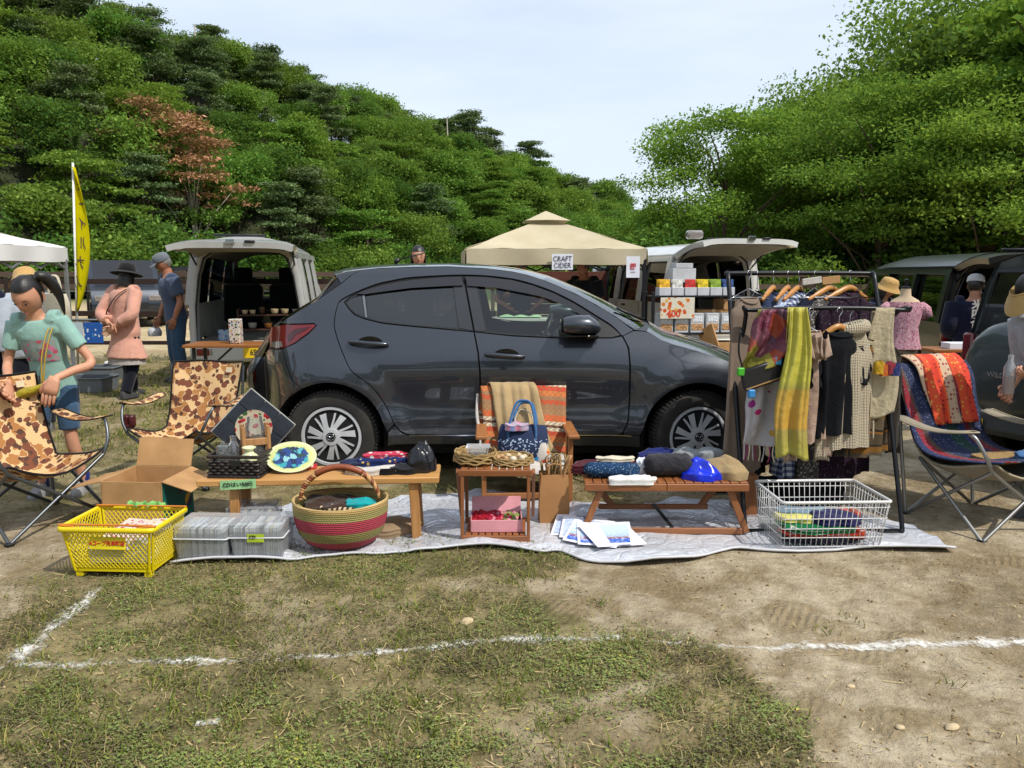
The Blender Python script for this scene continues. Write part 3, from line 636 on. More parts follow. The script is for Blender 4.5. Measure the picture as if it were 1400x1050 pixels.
def skin(name, P, mat_, off=0.0, holes=(), step=.03, rim=.008, gap=.0025, mirror=True, fn=None, parent=None):
    """one body panel: outline P in (x, z) laid on the curved body side"""
    fn = fn or inset; P = dens(shrink(P, gap), .025); H = [dens(h, .025) for h in holes]
    pts = list(P); ed = [(i, (i + 1) % len(P)) for i in range(len(P))]
    for h in H: o = len(pts); pts += h; ed += [(o + i, o + (i + 1) % len(h)) for i in range(len(h))]
    xs = np.array([p[0] for p in P]); zs = np.array([p[1] for p in P]); X, Z = np.meshgrid(np.arange(xs.min(), xs.max(), step), np.arange(zs.min(), zs.max(), step)); X, Z = X.ravel(), Z.ravel()
    k = inpoly(P, X, Z)
    for h in H: k &= ~inpoly(h, X, Z)
    bp = np.array(pts); X, Z = X[k], Z[k]
    if len(X): k = np.array([np.min((bp[:, 0] - a) ** 2 + (bp[:, 1] - b) ** 2) > (step * .45) ** 2 for a, b in zip(X, Z)]); X, Z = X[k], Z[k]
    allp = [Vector(p) for p in pts] + [Vector(p) for p in zip(X, Z)]
    vo, _, fo, *_r = delaunay_2d_cdt(allp, ed, [], 0, 1e-6)
    V = np.array([(v.x, v.y) for v in vo]); T = np.array([f for f in fo if len(f) == 3]); cxy = V[T].mean(1); k = inpoly(P, cxy[:, 0], cxy[:, 1])
    for h in H: k &= ~inpoly(h, cxy[:, 0], cxy[:, 1])
    T = T[k]; x, z = V[:, 0], V[:, 1]; y = YB + fn(x, z) - off; e = .004
    nx = (fn(x + e, z) - fn(x - e, z)) / (2 * e); nz_ = (fn(x, z + e) - fn(x, z - e)) / (2 * e); Nn = np.stack([nx, -np.ones_like(nx), nz_], 1); Nn /= np.linalg.norm(Nn, axis=1)[:, None]
    VV = np.stack([x - XC, y - YC, z], 1)
    a, b, c_ = VV[T[:, 0]], VV[T[:, 1]], VV[T[:, 2]]; fl_ = np.cross(b - a, c_ - a)[:, 1] > 0; T[fl_] = T[fl_][:, ::-1]
    L = len(VV); nP = len(P); R0 = VV[:nP]; Rn = R0.copy(); Rn[:, 1] += rim
    VV = np.concatenate([VV, R0, Rn]); i = np.arange(nP); j = (i + 1) % nP
    T = np.concatenate([T, np.stack([L + i, L + j, L + nP + j], 1), np.stack([L + i, L + nP + j, L + nP + i], 1)]); Nn = np.concatenate([Nn, Nn[:nP], Nn[:nP]])
    me = npmesh(name, VV, T, mat_, 180); me.normals_split_custom_set_from_vertices([tuple(q) for q in Nn])
    o = link(name, me, parent or CAR)
    if mirror: o2 = link(name, me, CAR); o2.scale = (1, -1, 1)
    return o
def PX(L): return [carpt(*p) for p in L]
def arc(hx0, r, a0, a1, n=18): return [(hx0 + r * math.cos(R(a0 + (a1 - a0) * k / n)), HZ + r * math.sin(R(a0 + (a1 - a0) * k / n))) for k in range(n + 1)]
def smooth2(L, n=5): return [tuple(p)[:2] for p in spline([(a, b, 0) for a, b in L], n)]
ROOFT = [(466, 388), (478, 378), (492, 369.5), (520, 366.8), (565, 365), (613, 364.5), (663, 367), (700, 371.5), (720, 376), (743, 383), (786, 401.5), (814, 416.5), (843, 434), (866, 451.5)]
DOORT = [(851, 459.5), (836, 444.5), (814, 430.7), (786, 413.3), (757, 398.8), (728.6, 388.3), (700, 381), (663, 376.8), (631, 375.8), (600, 376.8), (560, 379.3), (535, 383.6), (513.6, 388.6), (485, 400), (466, 410), (460.7, 418.6), (457, 435.7), (457, 448.6), (463.6, 471), (475.7, 500), (485, 512), (506, 527), (520, 544), (531, 563), (538.6, 580)]
ARR = .385
RA = arc(HRX, ARR, 12, 118); bj = PX([(416, 527)])[0]
TAIL = [(371, 447), (380, 445), (389, 443.6), (429, 443), (432, 445), (421, 455.7), (403.6, 468.6), (389, 475.7), (378, 477), (369, 475), (368, 460)]
quarter = smooth2(PX(ROOFT), 3) + smooth2(PX(DOORT), 3) + [(HRX + ARR + .012, HZ + .05)] + RA[1:] + PX([(399, 518.6), (392, 500), (386.5, 477), (403.6, 469.4), (421.5, 456.5), (433, 445), (429, 442), (389, 442.8), (384, 441.5), (410, 424), (436, 408.5)])
skin('quarter_panel', quarter, M_PAINT)
skin('tail_lamp', PX(TAIL), M_RED, .004); lamp_in = PX([(370, 467), (385, 466), (387, 474), (378, 476), (370, 474)]); skin('lamp_reflector', lamp_in, M_CLEARL, .007, rim=.003)
skin('lamp_strip', PX([(392, 459), (402, 449.5), (426, 446), (418, 452), (405, 458), (396, 468)]), M_REDD, .0065, rim=.003)
skin('pillar_trim', PX([(461, 380.5), (466, 388.5), (436, 408.5), (449, 393)]), M_GLOSSB, .003)
skin('spoiler_side', PX([(458.6, 376.5), (475, 371.5), (492, 369), (478, 378), (466, 387.5), (461.5, 380)]), M_PAINT, .004)
RAl = arc(HRX, ARR, 118, 176, 12)
skin('rear_bumper', PX([(385.8, 477.5), (391, 500), (398, 519)]) + RAl + [(HRX - ARR - .02, HZ - .08)] + PX([(386, 598), (372, 575), (360, 558), (350, 540), (345.5, 522), (347, 506), (352, 497), (360, 486), (369, 476.5), (378, 478)]), M_PAINT)
skin('rear_reflector', PX([(345.5, 508), (350, 506), (351, 525), (347, 522)]), M_REDD, .004, rim=.003)
WINR = [(471, 413), (478, 407), (486, 402), (503, 395), (520, 390), (540, 386), (563, 382.3), (600, 379), (631, 377.8), (635, 391), (647.3, 453.3), (600, 449), (565, 446), (535, 443), (520, 441), (498, 435.5), (485, 430), (477, 422)]
reardoor = PX([(486, 400.5), (478, 406), (470, 413), (476.5, 422.5), (484.5, 430.8), (498, 436.3), (520, 441.8), (535, 443.8), (565, 446.8), (600, 449.8), (647.5, 454), (653, 482), (655.5, 510), (656.5, 560), (656, 595)]) + smooth2(PX([(600, 594.8), (563, 594.5), (549, 590), (539.5, 580), (531.5, 562.5), (520.5, 543.5), (506, 526.5), (485.5, 511.5), (476.2, 500), (464.2, 471), (457.6, 448.6), (457.6, 436), (461.2, 419), (466.5, 410.7), (486, 400.5)]), 3)[:-1]
rd = skin('rear_door', reardoor, M_PAINT)
frontdoor = PX([(649, 454.3), (700, 459.6), (771, 463), (837, 462.4), (850.5, 460)]) + smooth2(PX([(850.5, 460), (858.3, 476), (860.6, 500), (860.6, 508.6), (859.8, 551), (857.5, 577), (851, 591), (845, 595)]), 3)[1:] + PX([(760, 595), (657.2, 595), (658, 560), (657, 510), (654.3, 482)])
fd = skin('front_door', frontdoor, M_PAINT)
WINF = [(637, 377.8), (663, 378.3), (700, 382.5), (728.6, 390), (757, 400.4), (786, 415), (814, 432.3), (836, 446), (849, 458), (837, 461.6), (771, 462.2), (700, 458.8), (649, 453.6), (642, 415)]
GR = PX([(499.5, 403), (520, 398), (563, 391.5), (618.6, 389), (626, 448), (565, 444.3), (520, 439.3), (503, 434)]); GQ = PX([(473.5, 413), (480, 407.5), (493.5, 403.5), (498, 432.5), (486, 428), (479, 421)])
GF = PX([(653, 391), (677, 392), (720, 400), (743, 406), (771, 417), (797, 432), (812, 442), (817, 459), (771, 460.3), (700, 457), (665, 452)])
skin('window_trim', PX(WINR), M_BLACK, -.004, [GR, GQ]); skin('window_trim', PX(WINF), M_BLACK, -.004, [GF])
skin('rear_door_glass', GR, M_GLASSR, -.008, rim=.002, gap=-.003); skin('quarter_glass', GQ, M_GLASSR, -.008, rim=.002, gap=-.003); skin('front_door_glass', GF, M_GLASSF, -.008, rim=.002, gap=-.003)
skin('glass_divider', PX([(495, 403.5), (498.5, 402.5), (502.5, 434), (499, 434)]), plain('grey_moulding', '#70757c', .4, .3), .001)
skin('pillar_cover', PX([(619.5, 389), (635, 388), (647, 452.5), (627, 448.5)]), plain('satin_black_pillar', '#2a2c31', .35, 0, .06, 3), .0)
skin('pillar_cover', PX([(637, 388), (651.5, 390), (664.5, 452.5), (649, 452.8)]), bpy.data.materials['satin_black_pillar'], .0)
for L in ([(487, 401.5), (503, 395), (520, 390.3), (540, 386.3), (563, 382.8), (600, 379.5), (631.5, 378.2), (633.5, 390.5), (618, 391), (563, 394), (520, 399.5), (500, 402.5)], [(636, 378.2), (663, 378.7), (700, 383), (728, 390.3), (757, 400.8), (786, 415.3), (814, 432.5), (819, 437), (808, 437), (797, 432.5), (771, 418), (743, 406.5), (720, 401.5), (677, 393.5), (639, 391)]):
    skin('rain_visor', PX(L), plain('smoked_plastic', '#1c1b1f', .18, 0, .05, 3, Coat_Weight=.5), .014, rim=.016)
sill = PX([(540, 582.5), (549, 592), (563, 597), (656, 597.3), (850, 597.6), (856, 598)]) + [(HFX - ARR - .02, HZ + .02), (HFX - ARR - .01, HZ - .07)] + PX([(700, 609), (540, 608)]) + [(HRX + ARR + .01, HZ - .06), (HRX + ARR + .02, HZ + .04)]
skin('sill', sill, M_PAINT); skin('sill_moulding', PX([(560, 595.2), (864, 595.4), (864, 596.8), (560, 596.6)]), M_CHROME, .006, rim=.004, gap=0)
FA = arc(HFX, ARR, 170, 20, 24)
HOODL = [(866, 452.3), (880, 453), (889, 455.5), (904, 464.5), (921, 470.5), (945, 477), (965, 483), (986, 490), (1010, 500), (1032, 514)]
fender = smooth2(PX(HOODL), 3) + PX([(1060, 530), (1056, 548), (1034, 568)]) + FA[::-1][1:] + [(HFX - ARR - .018, HZ + .02)] + PX([(852.5, 596.5), (853, 591), (859.2, 577), (861.5, 551), (862.3, 508), (862.3, 500), (860, 475.5), (852, 459.5)])
skin('front_fender', fender, M_PAINT)
skin('headlamp', PX([(1034, 515), (1061, 530), (1085, 545), (1078, 552), (1058, 547)]), M_CLEARL, .003)
skin('front_bumper', PX([(1057, 549.5), (1078, 553.5), (1100, 552), (1108, 575), (1108, 605), (1095, 628), (1050, 625)]) + arc(HFX, ARR, -8, 18, 6) + PX([(1035.5, 569)]), M_PAINT)
# wheel-arch lips and dark shells added behind the panel gaps to block light
def ins2(x, z): return inset(x, z) + .014
def shellpoly(): 
    b = PX([(368, 470), (400, 445), (460, 420), (520, 443), (650, 456), (770, 465), (850, 462), (900, 470), (985, 495), (1060, 535), (1090, 560), (1090, 610)])
    return b + arc(HFX, ARR + .012, -8, 182, 22) + PX([(850, 606), (560, 606)]) + arc(HRX, ARR + .012, -5, 182, 22) + PX([(372, 560), (356, 520)])
skin('inner_shell', shellpoly(), M_DARK, 0, fn=ins2)
upper = PX(ROOFT[1:]) + PX([(866, 453), (850, 470), (650, 464), (520, 450), (462, 450), (455, 420)])
skin('door_frame', upper, M_DARK, 0, [shrink(GR, -.012), shrink(GQ, -.008), shrink(GF, -.012)], fn=ins2)  # upper dark shell, added so no light shows through the pillar gaps
for hx0 in (HRX, HFX):
    for sg in (-1, 1):
        m = MB(); m.loft([[Vector((hx0 - XC + (ARR + .012) * math.cos(R(a)), sg * y, HZ + (ARR + .012) * math.sin(R(a)))) for a in range(-10, 191, 10)] for y in (.83, .5)], False); m.box((hx0 - XC, sg * .52, HZ + .02), (.9, .03, .8), None, .2)
        m.build('wheel_well', M_DARK, CAR, 180)
# roof, screens, bonnet, tail: lofted across the car from the edge curves
def cross(name, E, mat_, crown, bow, mirror=True, n=25, thick=0, u0=0):
    rows = []
    for k, (px, py) in enumerate(E):
        x, z = carpt(px, py); y = YB + float(inset(x, z)) - YC; c1 = crown[0] + (crown[1] - crown[0]) * k / (len(E) - 1); b1 = bow[0] + (bow[1] - bow[0]) * k / (len(E) - 1); row = []
        for j in range(n):
            u = -1 + 2 * j / (n - 1); e = 1 - abs(u) ** 2.4; row.append(Vector((x - XC + b1 * e, -y * u * -1 if False else y * -u, z + c1 * e)))
        rows.append(row)
    m = MB(); m.loft(rows, False, False); return m.build(name, mat_, CAR, 180)
cross('roof', [(459, 376), (475, 371), (492, 369), (520, 366.3), (565, 364.6), (613, 364), (663, 366.5), (700, 371), (720, 375.5), (743, 382.5)], M_PAINT, (.03, .03), (-.10, .05))
cross('windscreen', [(743, 382.5), (786, 401), (814, 416), (843, 433.5), (868, 451)], M_GLASSF, (.03, .02), (.05, .16))
cross('cowl', [(868, 451), (878, 452), (884, 453)], M_BLACK, (.015, .03), (.16, .12))
cross('bonnet', [(884, 453), (890, 456), (904, 465), (921, 471), (945, 477.5), (965, 483.5), (986, 490.5), (1010, 500.5), (1032, 514.5), (1061, 531)], M_PAINT, (.045, .04), (.10, .10))
cross('nose', [(1061, 531), (1085, 545), (1100, 553), (1108, 575), (1108, 605), (1095, 628)], M_PAINT, (.03, 0), (.10, .10))
cross('rear_window', [(459.5, 379), (449, 392), (436, 408), (410, 424), (386, 440)], M_GLASSR, (.015, .01), (-.09, -.10))
cross('tailgate', [(386, 440), (378, 446), (369, 460), (364, 474), (358, 488)], M_PAINT, (.01, 0), (-.10, -.12))
cross('bumper_rear_face', [(358, 488), (351, 498), (346.5, 508), (345.5, 522), (350, 540), (360, 558), (372, 575), (386, 598)], M_PAINT, (0, 0), (-.10, -.10))
m = MB(); m.box((0, 0, .19), (3.5, 1.35, .04)); m.box((0, 0, .30), (1.85, 1.42, .2)); m.build('floor_pan', M_DARK, CAR)
m = MB(); x0 = carpt(385, 450)[0] - XC; m.tube([(x0 - .06, -.1, .99), (x0 - .11, -.25, 1.0), (x0 - .02, -.45, 1.02)], [.02, .016, .008], 6); m.build('rear_wiper', M_BLACK, CAR, 180)
m = MB(); xa = carpt(524, 366)[0] - XC; m.tube([(xa, 0, 1.525), (xa + .04, 0, 1.545)], .018, 8); m.tube([(xa + .02, 0, 1.54), (xa + .24, 0, 1.60)], .006, 6); m.build('aerial', M_BLACK, CAR, 180)
for k, (xa_, ya_, xb_) in enumerate(((868, 450, 905), (872, 451, 897))): p0, p1 = carpt(xa_, ya_), carpt(xb_, 449); m = MB(); m.tube([(p0[0] - XC + .12, .25 - .5 * k, p0[1] + .045), (p0[0] - XC + .03, .05 - .5 * k, p0[1] + .075), (p0[0] - XC - .12, -.25 - .5 * k + .2, p0[1] + .14)], .010, 6); m.build('wiper', M_BLACK, CAR, 180)
# cabin
for sx, sn in ((HRX + 1.02, 'front_seat'), (HRX + .12, 'rear_seat')):
    for yy in (-.36, .36):
        m = MB(); x = sx - XC; m.loft([[Vector((x + .12 * (z - .45) * -1.6 + a * .07, yy + b * w, z)) for a, b in ((-1, -.9), (-1, .9), (0, 1), (1, .9), (1, -.9), (0, -1))] for z, w in ((.42, .24), (.6, .26), (.9, .25), (1.02, .2))])
        m.box((x + .28, yy, .50), (.5, .5, .16), None, .04); m.box((x - .16, yy, 1.13), (.10, .25, .17), None, .04); m.build(sn, M_SEAT, CAR, 50)
m = MB(); xd = carpt(835, 455)[0] - XC; m.box((xd - .12, 0, .88), (.42, 1.3, .22), None, .06); m.build('dashboard', M_DARK, CAR, 40)
m = MB(); m.tube([Vector((xd - .42 + .07 * math.sin(a), .36 + .185 * math.cos(a), .93 + .17 * math.sin(a))) for a in np.linspace(0, 2 * PI, 25)[:-1]], .015, 6, closed=True); m.box((xd - .40, .36, .93), (.06, .33, .05)); m.build('steering_wheel', M_BLACK, CAR, 180)
# wheels
M_TYRE = NT('tyre_side'); t = M_TYRE; c = t.co(); M_TYRE = t.done(t.ramp(t.noise(c, 7, 5), [(.3, '#1d1b19'), (.6, '#2d2a26'), (.75, '#453e34')]), .85)
def wheel(parent, x, y, z, r, w, rz=0.0, side=-1, capm=M_ALLOY, spokes=7, rim_r=.205):
    wh = bpy.data.objects.new('wheel', None); COL.objects.link(wh); wh.parent = parent; wh.location = (x, y, z); wh.rotation_euler = (0, 0, rz + (PI if side > 0 else 0))
    Mx = Matrix.Rotation(R(90), 3, 'X')      # lathe axis z -> -y
    pr = [(rim_r, -w * .36), (rim_r + .015, -w * .48), (r * .86, -w * .52), (r * .95, -w * .46), (r * .985, -w * .40), (r, -w * .30), (r, w * .3), (r * .97, w * .44), (r * .85, w * .5), (rim_r, w * .4)]
    m = MB(); m.lathe([(a, -b) for a, b in pr], 48, M=Mx, cap=False)
    for k in range(72):      # tread blocks along the shoulder
        a = 2 * PI * k / 72
        for yy in (-w * .36, -w * .12, w * .12): m.box((r * math.cos(a), yy, r * math.sin(a)), (.014, w * .2, r * .055), Matrix.Rotation(-a, 3, 'Y'), .002)
    m.build('tyre', M_TYRE, wh, 35)
    m = MB(); m.lathe([(.02, w * .20), (rim_r * .95, w * .2), (rim_r + .004, w * .40)], 32, M=Mx, cap=True); m.build('rim_back', M_DARK, wh, 40)
    m = MB(); m.lathe([(rim_r * .90, w * .36), (rim_r * .93, w * .455), (rim_r + .004, w * .45), (rim_r + .008, w * .36)], 40, M=Mx, cap=False)
    if spokes:
        for k in range(spokes):
            a0 = 2 * PI * k / spokes + .25
            def P(rr, da, d): a = a0 + da; return Vector((rr * math.cos(a), -(w * .50 - .028 * (rr / rim_r) ** 2 - d), rr * math.sin(a)))
            for seq in (((.035, -.55, .55), (.075, -.20, .24), (.12, -.24, .08), (.165, -.27, .02), (.195, -.26, .10)), ((.05, .25, .60), (.09, .22, .38), (.13, .20, .30), (.165, .20, .28), (.192, .13, .26))):
                rings = [[P(rr * rim_r / .205, lo, 0), P(rr * rim_r / .205, hi, 0), P(rr * rim_r / .205, hi, .014), P(rr * rim_r / .205, lo, .014)] for rr, lo, hi in seq]; m.loft(rings)
        m.lathe([(.062, w * .40), (.060, w * .515), (.04, w * .53), (.01, w * .53)], 20, M=Mx)
    else: m.lathe([(rim_r * .9, w * .36), (rim_r * .7, w * .30), (.07, w * .33), (.05, w * .42), (.01, w * .43)], 24, M=Mx)
    m.build('hub_cap', capm, wh, 40)
    if spokes:
        m = MB(); m.lathe([(.033, w * .53), (.033, w * .545), (.026, w * .548), (.0, w * .546)], 20, M=Mx); m.build('cap_badge', M_GLOSSB, wh, 40)
        m = MB(); yy = -w * .552; m.tube([Vector((.026 * math.cos(a), yy, .021 * math.sin(a))) for a in np.linspace(0, 2 * PI, 21)[:-1]], .0022, 5, closed=True); m.tube(spline([(-.022, yy, .008), (-.008, yy, .004), (0, yy, -.006), (.008, yy, .004), (.022, yy, .008)], 4), .003, 5); m.build('emblem', M_CHROME, wh, 180)
    return wh
for hx0, rz in ((HRX, 0), (HFX, R(9))):
    for sd_, yy in ((-1, YB + .115 - YC), (1, YC - YB - .115)): wheel(CAR, hx0 - XC, yy, HZ, HZ, .19, rz, sd_)
# mirrors and handles
for sg in (-1, 1):
    a = carpt(766, 447); b = carpt(818, 447); L = b[0] - a[0]; m = MB(); xx = a[0] - XC; yb = YB + float(inset(a[0], a[1])) - YC; zc = a[1] + .012; H2 = .080
    rings = []
    for u, h0, h1, d in ((0, -.5, .62, .10), (.06, -.66, .86, .14), (.35, -.72, 1.0, .17), (.7, -.74, .98, .16), (.92, -.66, .5, .11), (1.0, -.4, .1, .06)):
        rings.append([Vector((xx + u * L, (yb - .12 + d * .55 * math.cos(q) * -1), zc + H2 * (.5 * (h0 + h1) + .5 * (h1 - h0) * math.sin(q)))) for q in np.linspace(0, 2 * PI, 17)[:-1]])
    m.loft(rings); V = m.v; m.v = [(p[0], p[1] * (1 if sg < 0 else -1), p[2]) for p in V]; mo = m.build('door_mirror', M_PAINT, CAR, 50)
    m = MB(); m.box((xx + L * .80, sg * (abs(yb) + .05), zc - .07), (.09, .12, .035), None, .012); m.box((xx + L * .5, sg * (abs(yb) + .11), zc - .062), (L * .8, .13, .012), None, .005); m.box((xx - .002, sg * (abs(yb) + .12), zc), (.006, .12, .1), None, .002); m.build('mirror_base', M_GLOSSB, mo, 40)
for dr, cx0, cy0 in ((rd, 506, 470), (fd, 692, 487)):
    for sg in (-1, 1):
        x, z = carpt(cx0, cy0); y = abs(YB + float(inset(x, z)) - YC); M = Matrix.Rotation(R(90), 3, 'X')
        par = dr if sg < 0 else [o for o in CAR.children if o.name.startswith(dr.name) and o is not dr and o.data is dr.data][0]; s1 = -1 
        m = MB(); m.lathe([(.001, -.004), (.7, -.003), (.95, .001), (1.0, .004)], 28, (x - XC, s1 * y, z), M, sx=.092, sy=.052); m.v = [(p[0], s1 * y + (p[1] - s1 * y) , p[2]) for p in m.v]; m.build('handle_cup', M_GLOSSB, par, 60)
        m = MB(); m.tube(spline([(x - XC - .145, s1 * (y + .012), z + .016), (x - XC - .08, s1 * (y + .034), z + .014), (x - XC, s1 * (y + .042), z + .007), (x - XC + .08, s1 * (y + .032), z + .002), (x - XC + .125, s1 * (y + .012), z - .002)], 4), [.012] + [.019] * 15 + [.012], 10, flat=.8); m.build('handle', M_PAINT, par, 180)
# ------------------------------------------------------------------ small vans with open tailgates
def paint(name, col, metal=0.0): return plain(name, col, .35, metal, .06, 2, Coat_Weight=.8, Coat_Roughness=.05)
M_SILVER = paint('silver_van_paint', '#bbbcba', .2); M_WHITEP = paint('white_van_paint', '#cfcfca'); M_BLKP = plain('black_van_paint', '#08090b', .3, 0, .06, 2, Coat_Weight=.25, Coat_Roughness=.08); M_GREYP = paint('slate_suv_paint', '#343b3f', .4)
M_LINER = plain('grey_liner', '#a09d93', .8, 0, .1, 3); M_LINERD = plain('charcoal_liner', '#1b1b1d', .8, 0, .1, 3); M_PLATE = plain('yellow_plate', '#d9b51c', .4, 0, .05); M_INK = plain('black_ink', '#111111', .6, 0, 0); M_GLASSV = glassy('van_glass', (.52, .58, .56, 1), .04); M_GLASSD = glassy('dark_van_glass', (.07, .08, .085, 1), .05)
def van(label, loc, rz, Mb, Mi, Mg, L=3.25, W=1.475, H=1.87, gate=1.05, gup=.10, lamp='bumper', door=None):
    v = thing('van', label, 'van', loc, rz); hw = W / 2
    sec = [(.33, -.03), (.45, 0), (.80, 0), (1.02, -.008), (1.30, -.045), (1.55, -.085), (1.68, -.12)]     # height, half width change
    def sx(z): return hw + float(np.interp(z, [a for a, b in sec], [b for a, b in sec])) * 1.0
    k = H / 1.87
    def side(name, y0, y1, z0, z1, sg, m_, th=.03, ny=8, nz_=8, parent=v, off=0, rake=0):
        m = MB(); m.grid(lambda u, w: (sg * (sx(z0 + (z1 - z0) * w) - off - .05 * sst(L - .7, L, y0 + (y1 - y0) * u)), y0 + (y1 - y0) * u + rake * w, (z0 + (z1 - z0) * w) * k), ny, nz_, th * -sg); return m.build(name, m_, parent, 40)
    WB = 1.03
    for sg in (-1, 1):
        # lower side with wheel openings cut as arcs
        yw = (.62, L - .55); P = [(.02, .36)]
        for yc in yw: P += [(yc - .32 * math.cos(R(a)), max(.36, .27 + .32 * math.sin(R(a)))) for a in range(18, 163, 12)]
        P += [(L - .02, .36), (L, .62), (L - .06, WB), (.02, WB), (0, .62)]
        Pd = dens(P, .12); pts = [Vector(p) for p in Pd]; gx_, gz_ = np.meshgrid(np.arange(.1, L - .1, .14), np.arange(.44, WB - .03, .11)); kk = inpoly(Pd, gx_.ravel(), gz_.ravel()); pts += [Vector(p) for p in zip(gx_.ravel()[kk], gz_.ravel()[kk]) if min((p[0] - q[0]) ** 2 + (p[1] - q[1]) ** 2 for q in Pd) > .003]
        vo, _, fo, *_r = delaunay_2d_cdt(pts, [(i, (i + 1) % len(Pd)) for i in range(len(Pd))], [], 1, 1e-6)
        f = lambda y, z, o: (sg * (sx(z) - o - .05 * float(sst(L - .7, L, y)) + .008 * math.exp(-((z - .78) / .05) ** 2)), y, z * k)
        m = MB(); m.add([f(p.x, p.y, 0) for p in vo], fo); m.build('side_panel', Mb, v, 60)
        m = MB(); m.add([f(p.x, p.y, .05) for p in vo], fo); m.build('side_lining', Mi, v, 60)
        for (a, b, c_) in ((.0, .13, -.0), (1.02, 1.12, 0), (2.02, 2.12, 0)): side('pillar', a, b, WB, 1.69, sg, Mb, .05, 3, 6)
        m = MB(); m.bar((sg * (sx(1.03) - .03), L - .08, WB * k), (sg * (sx(1.69) - .06), L - .62, 1.69 * k), .06, .07); m.build('front_pillar', Mb, v)
        for a, b, rk in ((.13, 1.02, 0), (1.12, 2.02, 0), (2.12, L - .36, 0)): side('side_window', a, b, WB, 1.64, sg, Mg, .004, 4, 6, off=.02)
        side('window_rail', .0, L - .5, 1.62, 1.70, sg, Mb, .05, 8, 3)
        m = MB(); m.box((sg * (hw - .015), L * .5, .85 * k), (.012, L * .93, .012)); m.box((sg * (hw - .01), 1.75, .95 * k), (.03, .14, .03)); m.box((sg * (hw - .0), 1.07, .70 * k), (.004, .006, .6)); m.box((sg * (hw - .0), 2.07, .70 * k), (.004, .006, .6)); m.build('door_trim', M_BLACK, v)
    m = MB(); m.grid(lambda u, w: ((w * 2 - 1) * (sx(1.69) - .005 + .0), u * (L - .55) - .0, (1.70 + .16 * (1 - abs(w * 2 - 1) ** 3)) * k - .06 * float(sst(L - 1.3, L - .5, u * (L - .55)))), 10, 17, .04); m.build('roof', Mb, v, 50)
    m = MB(); m.grid(lambda u, w: ((w * 2 - 1) * (sx(1.69) - .07), .08 + u * (L - .75), (1.655 + .13 * (1 - abs(w * 2 - 1) ** 3)) * k - .06 * u), 6, 13); m.build('headliner', Mi, v, 50)
    m = MB(); m.grid(lambda u, w: ((w * 2 - 1) * (hw - .06 - .10 * u), L - .05 - .56 * u + .06 * (1 - (w * 2 - 1) ** 2), (1.03 + .72 * u) * k), 5, 11); m.build('windscreen', M_GLASSV, v, 60)
    m = MB(); m.grid(lambda u, w: ((w * 2 - 1) * (hw - .05), L - .02 + .06 * (1 - (w * 2 - 1) ** 2), (.30 + .74 * u) * k), 5, 11, .04); m.build('front_panel', Mb, v, 60)
    # rear frame
    ring = lambda o, y: [Vector(p) for p in [(-(sx(.55) - o), y, .52 * k + o * .3), (-(sx(1.0) - o), y, 1.0 * k), (-(sx(1.4) - o), y, 1.4 * k), (-(sx(1.62) - o * 1.3), y, 1.62 * k), (-(sx(1.68) - .09 - o), y, (1.745 - o * .7) * k), (-.3, y, (1.83 - o) * k), (.3, y, (1.83 - o) * k), ((sx(1.68) - .09 - o), y, (1.745 - o * .7) * k), ((sx(1.62) - o * 1.3), y, 1.62 * k), ((sx(1.4) - o), y, 1.4 * k), ((sx(1.0) - o), y, 1.0 * k), ((sx(.55) - o), y, .52 * k + o * .3)]]
    m = MB(); m.loft([ring(0, .02), ring(.0, -.01), ring(.04, -.02), ring(.085, .0), ring(.10, .10)], True, False); m.build('rear_frame', Mb, v, 40)
    m = MB(); m.tube(ring(.09, -.012), .012, 6, closed=True); m.build('door_seal', M_BLACK, v, 180)
    m = MB(); m.box((0, .9, .53 * k), (W - .12, 1.9, .05)); m.box((0, .02, .50 * k), (W - .16, .10, .12)); m.build('load_floor', Mi, v)
    for xx in (-.33, .33):
        m = MB(); m.box((xx, 1.72, .98 * k), (.56, .13, .58), Matrix.Rotation(R(-12), 3, 'X'), .05); m.box((xx, 1.98, .62 * k), (.54, .5, .16), None, .05); m.box((xx, 1.80, 1.40 * k), (.27, .10, .24), Matrix.Rotation(R(-8), 3, 'X'), .045); m.build('seat', M_SEAT, v, 50)
    m = MB(); m.box((0, L - .42, .93 * k), (W - .2, .3, .2), None, .05); m.build('dashboard', M_LINERD, v, 40)
    m = MB(); m.box((0, -.03, .40 * k), (W - .02, .16, .22), None, .035); m.build('bumper', Mb, v, 40)
    for sg in (-1, 1):
        m = MB(); m.box((sg * (hw - .17), -.115, .43 * k), (.15, .02, .09), None, .006) if lamp == 'bumper' else m.box((sg * (hw - .03), -.02, .95 * k), (.07, .06, .34), None, .02); l = m.build('tail_lamp', M_RED, v, 40)
        m = MB(); m.box((sg * (hw - .265), -.113, .43 * k), (.04, .018, .08), None, .005); m.build('reversing_lamp', M_CLEARL, v, 40)
    g = bpy.data.objects.new('tailgate', None); COL.objects.link(g); g.parent = v; g.location = (0, -.02, 1.80 * k); g.rotation_euler = (R(0), 0, 0)
    gz = lambda u, w: (1 - abs(w * 2 - 1) ** 6) * (.09 - .045 * u) - .09
    gw = lambda u: (hw - .08 + .05 * u)
    m = MB(); m.grid(lambda u, w: ((w * 2 - 1) * gw(u), -u * gate, gup * u + gz(u, w) - .06 * u * u + .03 * math.sin(u * PI)), 9, 15, .07); m.build('gate_panel', Mb, g, 45)
    m = MB(); m.grid(lambda u, w: ((w * 2 - 1) * gw(u) * .88, -.05 - u * gate * .88, gup * u + gz(u, w) * .8 - .075 - .06 * u * u + .03 * math.sin(u * PI)), 6, 9, .02); m.build('gate_lining', Mi, g, 45)
